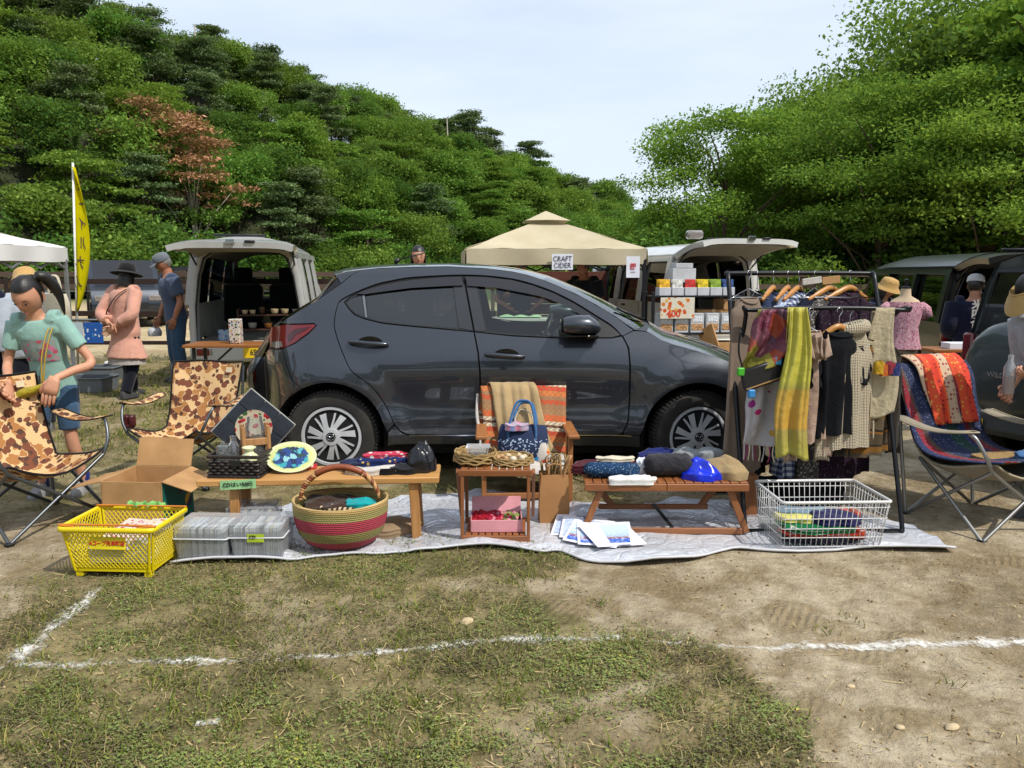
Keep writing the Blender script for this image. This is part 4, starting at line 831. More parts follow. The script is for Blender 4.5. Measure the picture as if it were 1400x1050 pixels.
    m = MB(); m.box((0, -gate - .008, gup - .10), (.10, .03, .055)); m.build('gate_latch', M_CHROME, g); m = MB(); m.box((.22, -gate - .006, gup - .10), (.12, .03, .03), None, .01); m.build('gate_handle', M_BLACK, g, 40); m = MB(); m.box((.0, -.35, .07 + gup * .3), (.6, .10, .03), None, .01); m.build('gate_wiper', M_BLACK, g, 40)
    for sg in (-1, 1): m = MB(); m.tube([(sg * (hw - .13), .05, -.28), (sg * (hw - .12), -.42, gup * .4 - .07)], .013, 6); m.build('gas_strut', M_BLACK, g, 180)
    for yc in (.62, L - .55):
        for sg in (-1, 1): wheel(v, sg * (hw - .09), yc, .27, .27, .155, PI / 2 + (0 if sg > 0 else 0), -1 if sg > 0 else 1, M_ALLOY, 0, .17)
    return v
def plate(par, loc, rot, big, small, w=.33, h=.165):
    p = MB(); p.box((0, 0, 0), (w, .008, h), None, .006); o = p.build('number_plate', M_PLATE, par, None, loc, rot)
    if small: lettering(small, .046, M_INK, o, (0, -.0055, .048), (R(90), 0, 0), bold=.001)
    lettering(big, .105, M_INK, o, (.015, -.0055, -.028 if small else -.01), (R(90), 0, 0), bold=.0015, sx=.82); return o
sv = van('silver kei van with raised tailgate showing dark seats and pottery shelves', (-3.44, 10.05, 0), R(10), M_SILVER, M_LINER, M_GLASSV)
plate(sv, (.10, -.122, .425), (0, 0, 0), '69-66', '')
# its left front door stands open
d = bpy.data.objects.new('open_door', None); COL.objects.link(d); d.parent = sv; d.location = (-.72, 2.1, 0); d.rotation_euler = (0, 0, R(118))
m = MB(); m.box((.45, 0, .72), (.92, .07, .70), None, .02); m.build('door_panel', M_SILVER, d, 40)
m = MB(); m.bar((.02, 0, 1.05), (.12, 0, 1.68), .05); m.bar((.1, 0, 1.68), (.72, 0, 1.68), .05); m.bar((.9, 0, 1.05), (.72, 0, 1.68), .05); m.build('window_frame', M_SILVER, d)
wv = van('white kei van with raised tailgate holding cardboard boxes', (2.98, 11.45, -.05), R(13), M_WHITEP, M_LINER, M_GLASSD, H=1.9, gup=.22, gate=1.0)
m = MB(); m.box((-.72, 3.2, .98), (.10, .08, .2), None, .03); m.bar((-.6, 3.1, 1.0), (-.72, 3.2, 1.0), .03); m.build('door_mirror', M_BLACK, wv, 40)
m = MB(); m.box((-.42, -.18, 2.03), (.24, .14, .12), None, .03); m.build('roof_lamp', M_CLEARL, wv, 40)
bv = van('black minivan with raised tailgate on the right', (6.02, 9.35, -.2), R(-7), M_BLKP, M_LINERD, M_GLASSD, L=3.5, W=1.5, H=1.86, gup=.16, gate=.95, lamp='side')
# ------------------------------------------------------------------ slate grey small off-roader at the right edge
su = thing('off_roader', 'slate grey off-roader with round spare wheel cover at the right edge', 'car', (3.62, 5.02, -.04), R(-68)); hw = .71
m = MB(); ring = lambda y, s, dz: [Vector((x * s, y, z + dz)) for x, z in ((-hw, .42), (-hw, .78), (-hw + .02, .98), (-hw + .12, 1.40), (-hw + .20, 1.56), (-hw + .36, 1.615), (hw - .36, 1.615), (hw - .20, 1.56), (hw - .12, 1.40), (hw - .02, .98), (hw, .78), (hw, .42))]
m.loft([ring(.02, .97, 0), ring(.0, .99, 0), ring(.05, 1, 0), ring(1.9, 1, .02), ring(2.2, .98, -.02)]); m.build('body', M_GREYP, su, 40)
m = MB(); m.loft([[Vector((x, y, z)) for x, z in ((-hw, .42), (-hw, .85), (-hw + .06, .98), (hw - .06, .98), (hw, .85), (hw, .42))] for y in (2.0, 3.1, 3.2)]); m.build('bonnet', M_GREYP, su, 40)
m = MB(); m.grid(lambda u, w: ((w * 2 - 1) * (hw - .10 - .10 * u), -.018 + .03 * u, 1.02 + .46 * u), 5, 9, .01); m.build('rear_window', M_GLASSD, su, 60)
m = MB(); m.tube([(-hw + .12, -.02, 1.01), (-hw + .22, 0, 1.49), (hw - .22, 0, 1.49), (hw - .12, -.02, 1.01)], .014, 6, closed=True); m.build('window_seal', M_BLACK, su, 180)
m = MB(); m.box((0, -.10, .47), (1.44, .26, .2), None, .05); m.build('bumper', plain('grey_bumper', '#43494b', .45, 0, .08), su, 40)
for sg in (-1, 1):
    m = MB(); m.box((sg * (hw - .045), -.012, .86), (.085, .05, .38), None, .02); m.build('tail_lamp', M_RED, su, 40)
    m = MB(); m.box((sg * .47, -.236, .49), (.10, .012, .05), None, .005); m.build('bumper_lamp', M_CLEARL, su, 40)
m = MB(); Mx = Matrix.Rotation(R(90), 3, 'X'); m.lathe([(.30, 0), (.335, .03), (.345, .10), (.33, .19), (.30, .22), (.27, .232), (.14, .245), (.01, .248)], 44, (-.20, -.03, .83), Mx); m.build('spare_wheel_cover', paint('cover_grey', '#3c4446', .3), su, 40)
lettering('WILD WIND', .048, M_CHROME, su, (-.17, -.281, .80), (R(90), 0, 0), 'cover_badge', bold=.001)
plate(su, (-.50, -.245, .40), (0, 0, 0), '40-36', '宮城580')
for yc in (.55, 2.6):
    for sg in (-1, 1): wheel(su, sg * (hw - .02), yc, .32, .32, .18, PI / 2, -1 if sg > 0 else 1, M_ALLOY, 0, .19)
# ------------------------------------------------------------------ cars far behind the fence
def far_car(label, x, y, rz, pm, L=4.3, H=1.65, W=1.75, group=None):
    c_ = thing('parked_car', label, 'car', (x, y, 0), rz, group); h = W / 2
    prof = [(-L / 2, .45), (-L / 2, .95), (-L / 2 + .15, 1.02), (-L / 2 + .45, H - .05), (-L / 2 + .8, H), (.3, H - .02), (.95, 1.08), (L / 2 - .15, .98), (L / 2, .75), (L / 2, .40), (L / 2 - .1, .28), (-L / 2 + .1, .28)]
    m = MB(); m.loft([[Vector((x_, sy * h * s, z * dz)) for x_, z in prof] for sy, s, dz in ((-1, .98, 1), (-1, 1, 1), (1, 1, 1), (1, .98, 1))]); m.build('body', pm, c_, 40)
    for sg in (-1, 1):
        m = MB(); m.prism([(-L / 2 + .35, 1.06), (-L / 2 + .6, H - .14), (.22, H - .14), (.75, 1.08)], 0, .012, f=lambda u, v, d: Vector((u, sg * (h + d), v))); m.build('side_window', M_GLASSD, c_)
        for xx in (-L / 2 + .8, L / 2 - .8): wheel(c_, xx, sg * (h - .08), .33, .33, .2, 0, -1 if sg < 0 else 1, M_ALLOY, 0, .2)
        m = MB(); m.box((L / 2 - .02, sg * (h - .25), .78), (.08, .34, .16), None, .03); m.build('headlamp', M_CLEARL, c_, 40)
    m = MB(); m.grid(lambda u, w: (.32 + .60 * u + .02, (w * 2 - 1) * (h - .14), H - .05 - (H - 1.13) * u + .03), 3, 5, .01); m.build('windscreen', M_GLASSD, c_, 40)
    m = MB(); m.box((L / 2 + .005, 0, .60), (.03, .9, .14)); m.build('grille', M_BLACK, c_); return c_
far_car('dark navy off-roader parked behind the brown railing fence', (172 - 700) / 1050 * 22, 22, R(-60), paint('navy_paint', '#1d2733', .4), 4.6, 1.8, group=None)
far_car('pale grey car parked beyond the arena behind the striped tent poles', (842 - 700) / 1050 * 29, 29, R(-100), paint('pale_grey_paint', '#9aa4a6', .3))
far_car('dark car parked far away at the left behind the fence', (252 - 700) / 1050 * 26, 26, R(200), paint('charcoal_paint', '#26292c', .3))
# ------------------------------------------------------------------ pop-up tents
M_BEIGE = NT('beige_canvas'); t = M_BEIGE; c = t.co(); cc = t.ramp(t.noise(c, 2, 5), [(.3, '#c2b698'), (.7, '#d0c6ac')]); t.n.remove(t.p)
d_ = t.N('BsdfDiffuse', {0: cc}); tr = t.N('BsdfTranslucent', {0: cc}); mm = t.N('MixShader', {0: .28, 1: d_.outputs[0], 2: tr.outputs[0]}); t.l.new(mm.outputs[0], t.o.inputs[0]); M_BEIGE = t.m
M_WCANV = plain('white_canvas', '#cfcdc8', .9, 0, .04, 2); M_POLE = plain('dark_tent_pole', '#25262a', .4, .5, .1); M_PAPER = plain('white_paper', '#d9dae2', .8, 0, .03)
def tent(name, label, loc, rz, Wd, Dp, eave, val, peak, mc, mp_, vent=True):
    T = thing(name, label, 'tent', loc, rz); w, d = Wd / 2, Dp / 2; cor = [(-w, -d), (w, -d), (w, d), (-w, d)]
    for k in range(4):
        a, b = Vector((*cor[k], eave + val)), Vector((*cor[(k + 1) % 4], eave + val)); ap = Vector((0, 0, peak)); tv = .80 if vent else 1.0
        def fn(u, s_): p = a.lerp(b, u); q = p.lerp(ap, s_ * tv); q.z -= .10 * math.sin(PI * s_) * (1 if vent else .6) * math.sin(PI * u) + .012 * math.sin(u * 23 + s_ * 9) * (1 - s_); return q
        m = MB(); m.grid(fn, 21, 13, .006); m.build('canopy_panel', mc, T, 60)
        out = Vector(((a + b) / 2).to_tuple()); out.z = 0; out = out.normalized()
        m = MB(); m.grid(lambda u, s_: a.lerp(b, u) + out * (.012 + .02 * math.sin(u * 17 + k) * s_) - Vector((0, 0, s_ * val * (1 + .12 * math.sin(PI * u) + .05 * math.sin(u * 9)))) , 25, 6, .004); m.build('valance', mc, T, 60)
        if vent:
            a2, b2 = a.lerp(ap, .735) + Vector((0, 0, .07)), b.lerp(ap, .735) + Vector((0, 0, .07))
            m = MB(); m.grid(lambda u, s_: a2.lerp(b2, u).lerp(ap + Vector((0, 0, .10)), s_) - Vector((0, 0, .05 * math.sin(PI * u) * (1 - s_) * -.2)), 9, 5, .006); m.build('vent_cap', mc, T, 60)
    for k in range(4):
        x, y = cor[k]; x *= .985; y *= .985
        m = MB(); m.box((x, y, eave / 2 + .05), (.045, .045, eave + .1)); m.build('leg', mp_, T)
        x2, y2 = cor[(k + 1) % 4]; A, B = Vector((x, y, 0)), Vector((x2 * .985, y2 * .985, 0)); zt, zb = eave + val * .75, eave - .10
        for i in range(4):
            p, q = A.lerp(B, i / 4), A.lerp(B, (i + 1) / 4)
            for z0, z1 in ((zt, zb), (zb, zt)): m = MB(); m.bar(p + Vector((0, 0, z0)), q + Vector((0, 0, z1)), .016, .028); m.build('truss_bar', mp_, T)
    for k in range(4): m = MB(); m.bar((cor[k][0] * .97, cor[k][1] * .97, eave + val * .8), (0, 0, peak - .12), .02); m.build('roof_bar', mp_, T)
    return T
bt = tent('canopy_tent', 'beige pop-up canopy tent with a cider stall sign, behind the car', (.52, 12.05, 0), R(5), 2.52, 2.5, 1.57, .20, 2.28, M_BEIGE, M_POLE)
tent('canopy_tent', 'white pop-up canopy tent cut off by the left edge of the picture', (-7.45, 9.45, 0), R(2), 2.7, 2.5, 1.60, .18, 2.2, M_WCANV, plain('grey_tent_pole', '#85888a', .4, .4), False)
def sheet_sign(name, label, cat, p, w, h, rz=0, tilt=0):
    s = thing(name, label, cat, p, rz); s.rotation_euler = (tilt, 0, rz); m = MB(); m.grid(lambda u, v: ((u - .5) * w, .002 * math.sin(u * 5), (v - .5) * h), 7, 3, .002); m.build('sheet', M_PAPER, s, 60); return s
p = py_(769, 358, 10.72); s = sheet_sign('paper_sign', 'white paper sign reading CRAFT CIDER on the beige tent', 'sign', p, .29, .215, R(4))
M_INKB = plain('slate_ink', '#30364a', .7, 0, 0); lettering('CRAFT\nCIDER', .100, M_INKB, s, (0, -.0062, -.004), (R(90), 0, 0), lines=.90, bold=-.0006, sx=.86)
p = py_(865.5, 365, 10.62); s = sheet_sign('paper_sign', 'white paper sign with a red emblem at the tent corner', 'sign', p, .185, .29, R(4))
M_REDINK = plain('red_ink', '#c4202b', .6, 0, 0); m = MB()
for bx in ((-.030, 0, .012, .075), (0, .032, .075, .012), (.032, .016, .012, .042), (0, -.002, .05, .012), (-.002, -.034, .05, .012), (.0, .015, .03, .012)): m.box((bx[0], -.0055, bx[1] + .01), (bx[2], .003, bx[3]), None, .001)
m.build('emblem', M_REDINK, s); m = MB(); m.box((0, -.0055, -.065), (.07, .003, .008), None, .001); m.build('small_print', plain('grey_print', '#8b8d94', .7, 0, 0), s)
m = MB()
ws = thing('board_screen', 'red brown board screen standing behind the cider stall', 'screen', (.75, 13.7, 0), R(3))
for k in range(6): m = MB(); m.box((0, 0, .42 + k * .19), (1.9, .03, .18)); m.build('plank', wood('red_brown_board', '#6d3a2a', '#4a271d', 0, .7) if k == 0 else bpy.data.materials['red_brown_board'], ws)
for xx in (-.9, .9): m = MB(); m.box((xx, .05, .75), (.06, .06, 1.5)); m.build('post', bpy.data.materials['red_brown_board'], ws)
m = MB(); m.grid(lambda u, v: ((u - .5) * 1.7, (v - .5) * .6, .80), 3, 3, .03); dt = thing('stall_table', 'stall table with papers beneath the beige tent', 'table', (.35, 11.1, 0), R(5)); m.build('tabletop', M_WCANV, dt)
for xx in (-.8, .8):
    for yy in (-.25, .25): m = MB(); m.box((xx, yy, .385), (.03, .03, .77)); m.build('leg', M_POLE, dt)
m = MB(); m.grid(lambda u, v: ((u - .5) * .6, (v - .5) * .25, .006 + .03 * abs(math.sin(u * 9)) * math.sin(v * 3)), 15, 6, .003); tag(m.build('leaflets', plain('pale_green_paper', '#b7d8b0', .8), None, 60, (.12, 11.05, .815)), 'pale green leaflets spread on the stall table beneath the tent', 'leaflets')
# blue plastic bin
bb = thing('plastic_bin', 'blue lidded plastic bin standing beside the white van', 'bin', (1.72, 10.55, -.02), R(8)); M_BLUE = plain('blue_plastic', '#1458b5', .35, 0, .06)
m = MB(); m.loft([[Vector((x * s, y * s, z)) for x, y in ((-.3, -.2), (.3, -.2), (.3, .2), (-.3, .2))] for z, s in ((0, .88), (.62, .98), (.62, 1.04), (.68, 1.04))]); m.build('tub', M_BLUE, bb, 30)
m = MB(); m.box((0, 0, .72), (.64, .44, .07), None, .02); m.build('lid', M_BLUE, bb, 40); m = MB(); m.box((-.02, -.222, .73), (.5, .01, .03)); m.build('lid_handle', M_BLACK, bb)
m = MB(); m.box((.1, -.205, .54), (.2, .004, .09)); l = m.build('label', M_PAPER, bb); lettering('OVE', .06, M_INKB, l, (.1, -.209, .54), (R(90), 0, 0))
# product rack in front of the white van
rk = thing('display_rack', 'black metal rack of small packets in front of the white van', 'rack', (2.30, 9.75, -.03), R(7))
for xx in (-.58, .58):
    for yy in (-.15, .15): m = MB(); m.box((xx, yy, .62), (.035, .035, 1.24)); m.build('post', M_POLE, rk)
for z in (1.18, .72, .30):
    m = MB(); m.box((0, 0, z), (1.17, .32, .02)); m.build('shelf', M_POLE, rk)
cols = ['#d9a514', '#c9c9c0', '#b8261c', '#d0b618', '#7f9c2a', '#2b4a84']
M_BOXW = plain('pale_grey_carton', '#b9bcc0', .6)
for i, q in enumerate(cols):
    x = -.42 + i * .165; b = thing('packet_box', ('yellow', 'cream', 'red', 'lemon yellow', 'olive green', 'blue')[i] + ' packets in a pale tray on the top shelf of the black rack', 'box', (0, 0, 0), R(7), 'packet boxes on the top shelf')
    b.location = rk.matrix_basis @ Vector((x, -.04, 1.19)) if False else Matrix.Translation(Vector(rk.location)) @ Matrix.Rotation(R(7), 4, 'Z') @ Vector((x, -.04, 1.191))
    m = MB(); m.box((0, 0, .05), (.15, .16, .10)); m.build('tray', M_BOXW, b); m = MB()
    for k in range(4): m.box((0, -.05 + k * .035, .13), (.135, .012, .14), Matrix.Rotation(R(-8), 3, 'X'))
    m.build('packet', plain('packet_' + ('yellow', 'cream', 'red', 'lemon', 'olive', 'blue')[i], q, .4, 0, .4, 30), b)
for i in range(5):
    x = -.40 + i * .2; b = thing('carton', 'small silver grey carton on the lower shelf of the black rack', 'box', Matrix.Translation(Vector(rk.location)) @ Matrix.Rotation(R(7), 4, 'Z') @ Vector((x, -.04, .731)), R(7), 'cartons on the lower rack shelf')
    b['label'] = ('leftmost', 'second from left', 'middle', 'second from right', 'rightmost')[i] + ' silver carton of tan packs on the rack\'s lower shelf'
    m = MB(); m.box((0, 0, .12), (.17, .2, .24)); m.build('carton_body', M_BOXW, b); m = MB(); m.box((0, -.102, .07), (.15, .004, .08)); m.build('print', plain('tan_print', '#b58a5c', .6, 0, .5, 40), b)
    m = MB(); m.box((0, -.102, .17), (.13, .004, .07)); m.build('pale_print', plain('pale_print', '#d6dbe0', .6, 0, .3, 60), b)
ps = thing('price_poster', 'cream price poster with orange pictures hanging on the black rack', 'poster', Matrix.Translation(Vector(rk.location)) @ Matrix.Rotation(R(7), 4, 'Z') @ Vector((-.28, -.19, 1.04)), R(9))
m = MB(); m.box((0, 0, 0), (.44, .004, .26)); m.build('sheet', speck('poster_print', hx('#d8d2c0'), ['#d07c3c', '#c95a2a', '#d8b060'], 16, .4), ps); lettering('400', .12, plain('orange_ink', '#c63f1c', .6), ps, (-.05, -.004, -.07), (R(90), 0, 0), bold=.003)
sb = thing('carton', 'pale grey box topping the black rack by the van opening', 'box', Matrix.Translation(Vector(rk.location)) @ Matrix.Rotation(R(7), 4, 'Z') @ Vector((-.16, .04, 1.345)), R(7)); m = MB(); m.box((0, 0, .09), (.3, .2, .18)); m.box((.0, 0, .215), (.22, .2, .06)); m.build('carton_body', M_BOXW, sb)
M_CARD = NT('cardboard'); t = M_CARD; c = t.co(); w_ = t.N('TexWave', {'Vector': c, 'Scale': 90, 'Distortion': .5}, bands_direction='X').outputs[0]; t.bump(t.math('ADD', t.math('MULTIPLY', w_, .12), t.noise(c, 9, 3)), .25, .006); M_CARD = t.done(t.ramp(t.noise(c, 5, 5), [(.3, '#9a7448'), (.7, '#b98f60')]), .85)
for i, (x, y, z, sx_, sy_, sz_, lb) in enumerate(((.1, .35, .555, .55, .4, .38, 'large cardboard box inside the white van, middle of the load floor'), (.42, .30, .936, .36, .3, .16, 'small cardboard box on top of the large one in the white van'), (-.45, .45, .555, .3, .4, .5, 'tall cardboard box inside the white van behind the rack'))):
    b = MB(); b.box((0, 0, sz_ / 2), (sx_, sy_, sz_), None, .004); o = thing('cardboard_box', lb, 'box', Matrix.Translation(Vector(wv.location)) @ Matrix.Rotation(R(13), 4, 'Z') @ Vector((x, y, z)), R(13 + i * 5)); b.build('box_body', M_CARD, o); b = MB(); b.box((0, -sy_ / 2, sz_ - .06), (.06, .004, .14)); b.build('tape', plain('packing_tape', '#c2a877', .4), o)
cb = thing('cardboard_box', 'cardboard box on the ground under the black rack', 'box', (2.62, 9.85, -.03), R(5)); b = MB(); b.box((0, 0, .3), (.5, .35, .6), None, .004); b.build('box_body', M_CARD, cb); b = MB(); b.bar((-.25, -.18, .6), (-.15, -.40, .72), .02, .3); b.build('flap', M_CARD, cb)
# ------------------------------------------------------------------ yellow banner
bn = thing('banner_flag', 'tall yellow banner flag with dark lettering on a white pole', 'flag', (*pz(107, 512)[:2], 0)); Yb_ = bn.location.y; zt = py_(107, 222, Yb_).z
bn.rotation_euler = (0, R(3.2), 0); m = MB(); m.tube([(0, 0, 0), (0, 0, zt)], .016, 8); m.build('pole', plain('white_pole', '#d3d3cf', .5), bn, 180)
M_YEL = NT('yellow_banner_cloth'); t = M_YEL; t.n.remove(t.p); c = t.co(); cc = t.ramp(t.noise(c, 3, 3), [(.3, '#c9bf10'), (.7, '#dcd21c')]); d_ = t.N('BsdfDiffuse', {0: cc}); tr = t.N('BsdfTranslucent', {0: cc}); mm = t.N('MixShader', {0: .45, 1: d_.outputs[0], 2: tr.outputs[0]}); t.l.new(mm.outputs[0], t.o.inputs[0]); M_YEL = t.m
z0 = py_(107, 425, Yb_).z; HB = zt - z0 - .06
def bfn(u, v): wd = .14 * (math.sin(PI * min(1, v * .98 + .02)) ** .75 + .06); return (.01 + u * wd, -.10 * math.sin(u * 3 + v * 4) * u, z0 + v * HB)
m = MB(); m.grid(bfn, 7, 30, .003); m.build('banner_cloth', M_YEL, bn, 180)
for i, ch in enumerate('モーイルナノ'):
    v = .88 - i * .135; a = bfn(.55, v); lettering(ch, .21, plain('brown_ink', '#4c3a22', .7) if i == 0 else bpy.data.materials['brown_ink'], bn, (a[0], a[1] - .012, a[2]), (R(90), 0, R(22)), bold=.002, sx=-.55)
# ------------------------------------------------------------------ silver picnic sheet
def on(px, py, z=0.0): p = pz(px, py, z); return Vector((p.x, p.y, z if z else zg1(p.x, p.y)))
M_FOIL = NT('silver_foil_sheet'); t = M_FOIL; c = t.co(); w1 = t.noise(c, 7, 4, .6, 1.5); w2 = t.vor(c, 9, 'DISTANCE_TO_EDGE'); t.bump(t.math('ADD', w1, t.math('MULTIPLY', t.math('MINIMUM', w2, .12), 1.6)), .65, .03)
M_FOIL = t.done(t.ramp(t.noise(c, 3, 4), [(.3, '#c6c9d0'), (.7, '#e0e2e8')]), .34, .4)
FE = spline([pz(*p) for p in ((233, 772), (310, 771), (390, 769), (470, 762), (560, 759), (650, 752), (730, 758), (765, 757), (800, 769), (870, 774), (945, 769), (1000, 754), (1080, 757), (1190, 752), (1306, 757))], 8)
BE = spline([pz(*p) for p in ((300, 712), (340, 700), (400, 694), (470, 690), (540, 684), (600, 680), (660, 674), (720, 679), (770, 692), (815, 690), (860, 699), (930, 686), (1010, 688), (1110, 693), (1250, 722))], 8)
nF = len(FE)
def sheetpt(u, v):
    k = u * (nF - 1); i = min(int(k), nF - 2); f = k - i; a = FE[i].lerp(FE[i + 1], f); b = BE[i].lerp(BE[i + 1], f); p = a.lerp(b, v); e = min(v, 1 - v, u * 4, (1 - u) * 4)
    h = float(fbm(p.x * 4.2, p.y * 5, 3, 55)) - .5; r = abs(float(vnoise(p.x * 5 + p.y * 4, p.y * 3, 61)) - .5)
    return Vector((p.x, p.y, zg1(p.x, p.y) + .010 + max(0, h) * .05 + (.018 * max(0, .22 - r) / .22 if v > .05 else 0) + (.022 * max(0, math.sin(u * 21)) * (1 - v) ** 8)))
SH = thing('picnic_sheet', 'crumpled silver foil picnic sheet lying under the tables', 'picnic sheet', (0, 4.1, 0))
m = MB(); m.grid(lambda u, v: sheetpt(u, v) - Vector((0, 4.1, 0)), 150, 36, .003); m.build('foil', M_FOIL, SH, 70)
m = MB(); m.tube([sheetpt(u, 0) + Vector((0, -4.1, .004)) for u in np.linspace(0, 1, 90)], .007, 6); m.build('hem', plain('white_hem', '#bdbec2', .6, 0, .05), SH, 180)
# ------------------------------------------------------------------ yellow shopping basket
M_YELP = plain('yellow_basket_plastic', '#d3bd08', .35, 0, .05, 4)
B = thing('shopping_basket', 'yellow plastic lattice shopping basket holding magazines', 'basket', on(156, 790) + Vector((0, .14, 0)), R(-3)); B.location.z = .0; B.scale = (.95, .95, .97)
def rrect(w, d, r, z, n=5): return [Vector((sx_ * (w - r) + r * math.cos(R(a)), sy_ * (d - r) + r * math.sin(R(a)), z)) for sx_, sy_, a0 in ((1, 1, 0), (-1, 1, 90), (-1, -1, 180), (1, -1, 270)) for a in np.linspace(a0, a0 + 90, n)]
def frustum(zz): f = zz / .26; return .198 + .036 * f, .138 + .036 * f
m = MB(); a, b = frustum(.262); ring = rrect(a + .010, b + .010, .03, .255); m.tube(ring, .011, 8, closed=True, flat=1.3); m.build('rim', M_YELP, B, 180)
m = MB(); a, b = frustum(.03); m.loft([rrect(a, b, .03, .03), rrect(a, b, .03, .055)]); m.build('base', M_YELP, B, 40)
for sx_ in (-1, 1):
    for sy_ in (-1, 1): a, b = frustum(.0); m = MB(); m.box((sx_ * (a - .02), sy_ * (b - .015), .018), (.04, .028, .036)); m.build('foot', M_YELP, B)
def wallpt(k, s_, z):
    a, b = frustum(z); r = .012
    return Vector(((s_ * (a - r), -b, z), (a, s_ * (b - r), z), (-s_ * (a - r), b, z), (-a, -s_ * (b - r), z))[k])
m = MB()
for k in range(4):
    L = .40 if k % 2 == 0 else .28; H0, H1 = .05, .25; pitch = .0225; n = int((L + (H1 - H0) * .75) / pitch) + 1
    for dr in (-1, 1):
        for i in range(-int((H1 - H0) * .75 / pitch) - 1, int(L / pitch) + 2):
            s0, s1 = -L / 2 + i * pitch, -L / 2 + i * pitch + (H1 - H0) * .75; z0, z1 = H0, H1
            if s0 < -L / 2: z0 = H0 + (-L / 2 - s0) / (s1 - s0) * (H1 - H0); s0 = -L / 2
            if s1 > L / 2: z1 = H0 + (L / 2 - s0) / ((H1 - H0) * .75) * (H1 - z0 if False else (H1 - H0)) + (z0 - H0); s1 = L / 2
            if s1 - s0 < .008 or z1 - z0 < .005: continue
            m.bar(wallpt(k, dr * s0 / (L / 2), z0), wallpt(k, dr * s1 / (L / 2), min(z1, H1)), .0042, .0042, ch=.0008)
o = m.build('lattice', M_YELP, B); o['kind'] = 'stuff'
for k in range(4):
    for s_ in (-1, 1): m = MB(); m.bar(wallpt(k, s_, .03), wallpt(k, s_, .255), .012); m.build('corner_post', M_YELP, B)
pl_ = MB(); pl_.box((0, -.168, .185), (.185, .006, .062), Matrix.Rotation(R(-8), 3, 'X')); po = pl_.build('name_plate', plain('yellow_plate_panel', '#dcc91c', .4), B)
M_REDT = plain('red_print', '#b3231a', .6, 0, 0); lettering('Aコープ矢本町店', .026, M_REDT, po, (0, -.1735, .185), (R(82), 0, 0), bold=.0004, sx=.92)
for sx_ in (-1, 1):
    m = MB(); yy = -.175 if sx_ < 0 else .175; m.tube(spline([(-.2, yy, .262), (-.22, yy * .5, .272), (-.22, -yy * .3, .272), (-.12, -yy * .05 + yy * .9, .268)], 5), .005, 6) if False else m.tube(spline([(-.16, yy, .268), (-.232, yy * .93, .274), (.232, yy * .93, .274), (.16, yy, .268)], 6), .005, 6); m.build('handle', plain('orange_handle', '#c0741c', .4) if sx_ < 0 else bpy.data.materials['orange_handle'], B, 180)
Bl = Vector(B.location)
def mag(label, x, y, z, rz, col, tilt=0, w=.2, d=.26, h=.02, name='magazine', pr=None):
    g = thing(name, label, 'magazine', Bl + Vector((x, y, z)), rz); g.rotation_euler = (tilt, 0, rz); m = MB(); m.box((0, 0, h / 2), (w, d, h), None, .002); m.build('pages', M_PAPER, g)
    m = MB(); m.box((0, 0, h + .001), (w * .99, d * .99, .003)); m.build('cover', pr or speck('print_' + label[:9], hx('#cfc4b4'), col, 55, .42), g); return g
mag('magazine with a pink and white cover in the yellow basket', .02, -.01, .165, R(-14), ['#c0607a', '#b83a32', '#e0b0b0'], R(10))
mag('thick magazine lying flat under the pink one in the yellow basket', .02, .0, .06, 0, ['#b86a6a', '#c7a23a', '#8a9ab0'], 0, .3, .22, .09)
mag('orange patterned book at the right end of the yellow basket', .135, .01, .10, R(6), ['#d08a2a', '#b03a2a', '#d8c89a'], R(4), .09, .24, .10)
gw = MB(); gw.grid(lambda u, v: ((u - .5) * .19 + .03, .155 + .012 * math.sin(u * 19) + v * .02, .262 + .022 * math.sin(v * PI) + .006 * math.sin(u * 31)), 16, 7, .003)
o = gw.build('paper_note', plain('green_wrap', '#6dab57', .6, 0, .1), None, 60, Bl); tag(o, 'green scrap of paper with writing on the back rim of the yellow basket', 'note')
# ------------------------------------------------------------------ open cardboard box
X = thing('cardboard_box', 'open cardboard box with raised flaps behind the yellow basket', 'box', on(186, 724) + Vector((0, .18, 0)), R(-4)); w, d, h = .35, .36, .285
for nm, c_, s_ in (('side_wall', (-w / 2, 0, h / 2), (.006, d, h)), ('side_wall', (w / 2, 0, h / 2), (.006, d, h)), ('front_wall', (0, -d / 2, h / 2), (w - .008, .006, h)), ('back_wall', (0, d / 2, h / 2), (w - .008, .006, h)), ('bottom', (0, 0, .006), (w - .01, d - .01, .006))): m = MB(); m.box(c_, s_, None, .001); m.build(nm, M_CARD, X)
def flap(e0, e1, out, L, ang, name='flap'):
    e0, e1, o_ = Vector(e0), Vector(e1), Vector(out); dd = o_ * math.cos(ang) + Vector((0, 0, 1)) * math.sin(ang); m = MB(); m.grid(lambda u, v: e0.lerp(e1, .01 + u * .98) + dd * (v * L + .003) + Vector((0, 0, .008 * math.sin(v * 2.5) * math.sin(u * 5))), 5, 5, .005); m.build(name, M_CARD, X, 40)
flap((-w / 2, d / 2, h), (w / 2, d / 2, h), (0, 1, 0), .17, R(70)); flap((-w / 2, -d / 2, h), (-w / 2, d / 2, h), (-1, 0, 0), .19, R(-14)); flap((w / 2, -d / 2, h), (w / 2, d / 2, h), (1, 0, 0), .18, R(-18))
m = MB(); m.box((w / 2 + .0045, 0, h / 2), (.002, d * .96, h * .96)); pr = m.build('printed_side', speck('box_print', hx('#14665c'), ['#c05a1c', '#1d4a8a', '#d0a030', '#3a2a50', '#b8c8d0'], 9, .33, 1, .05, .5), X)
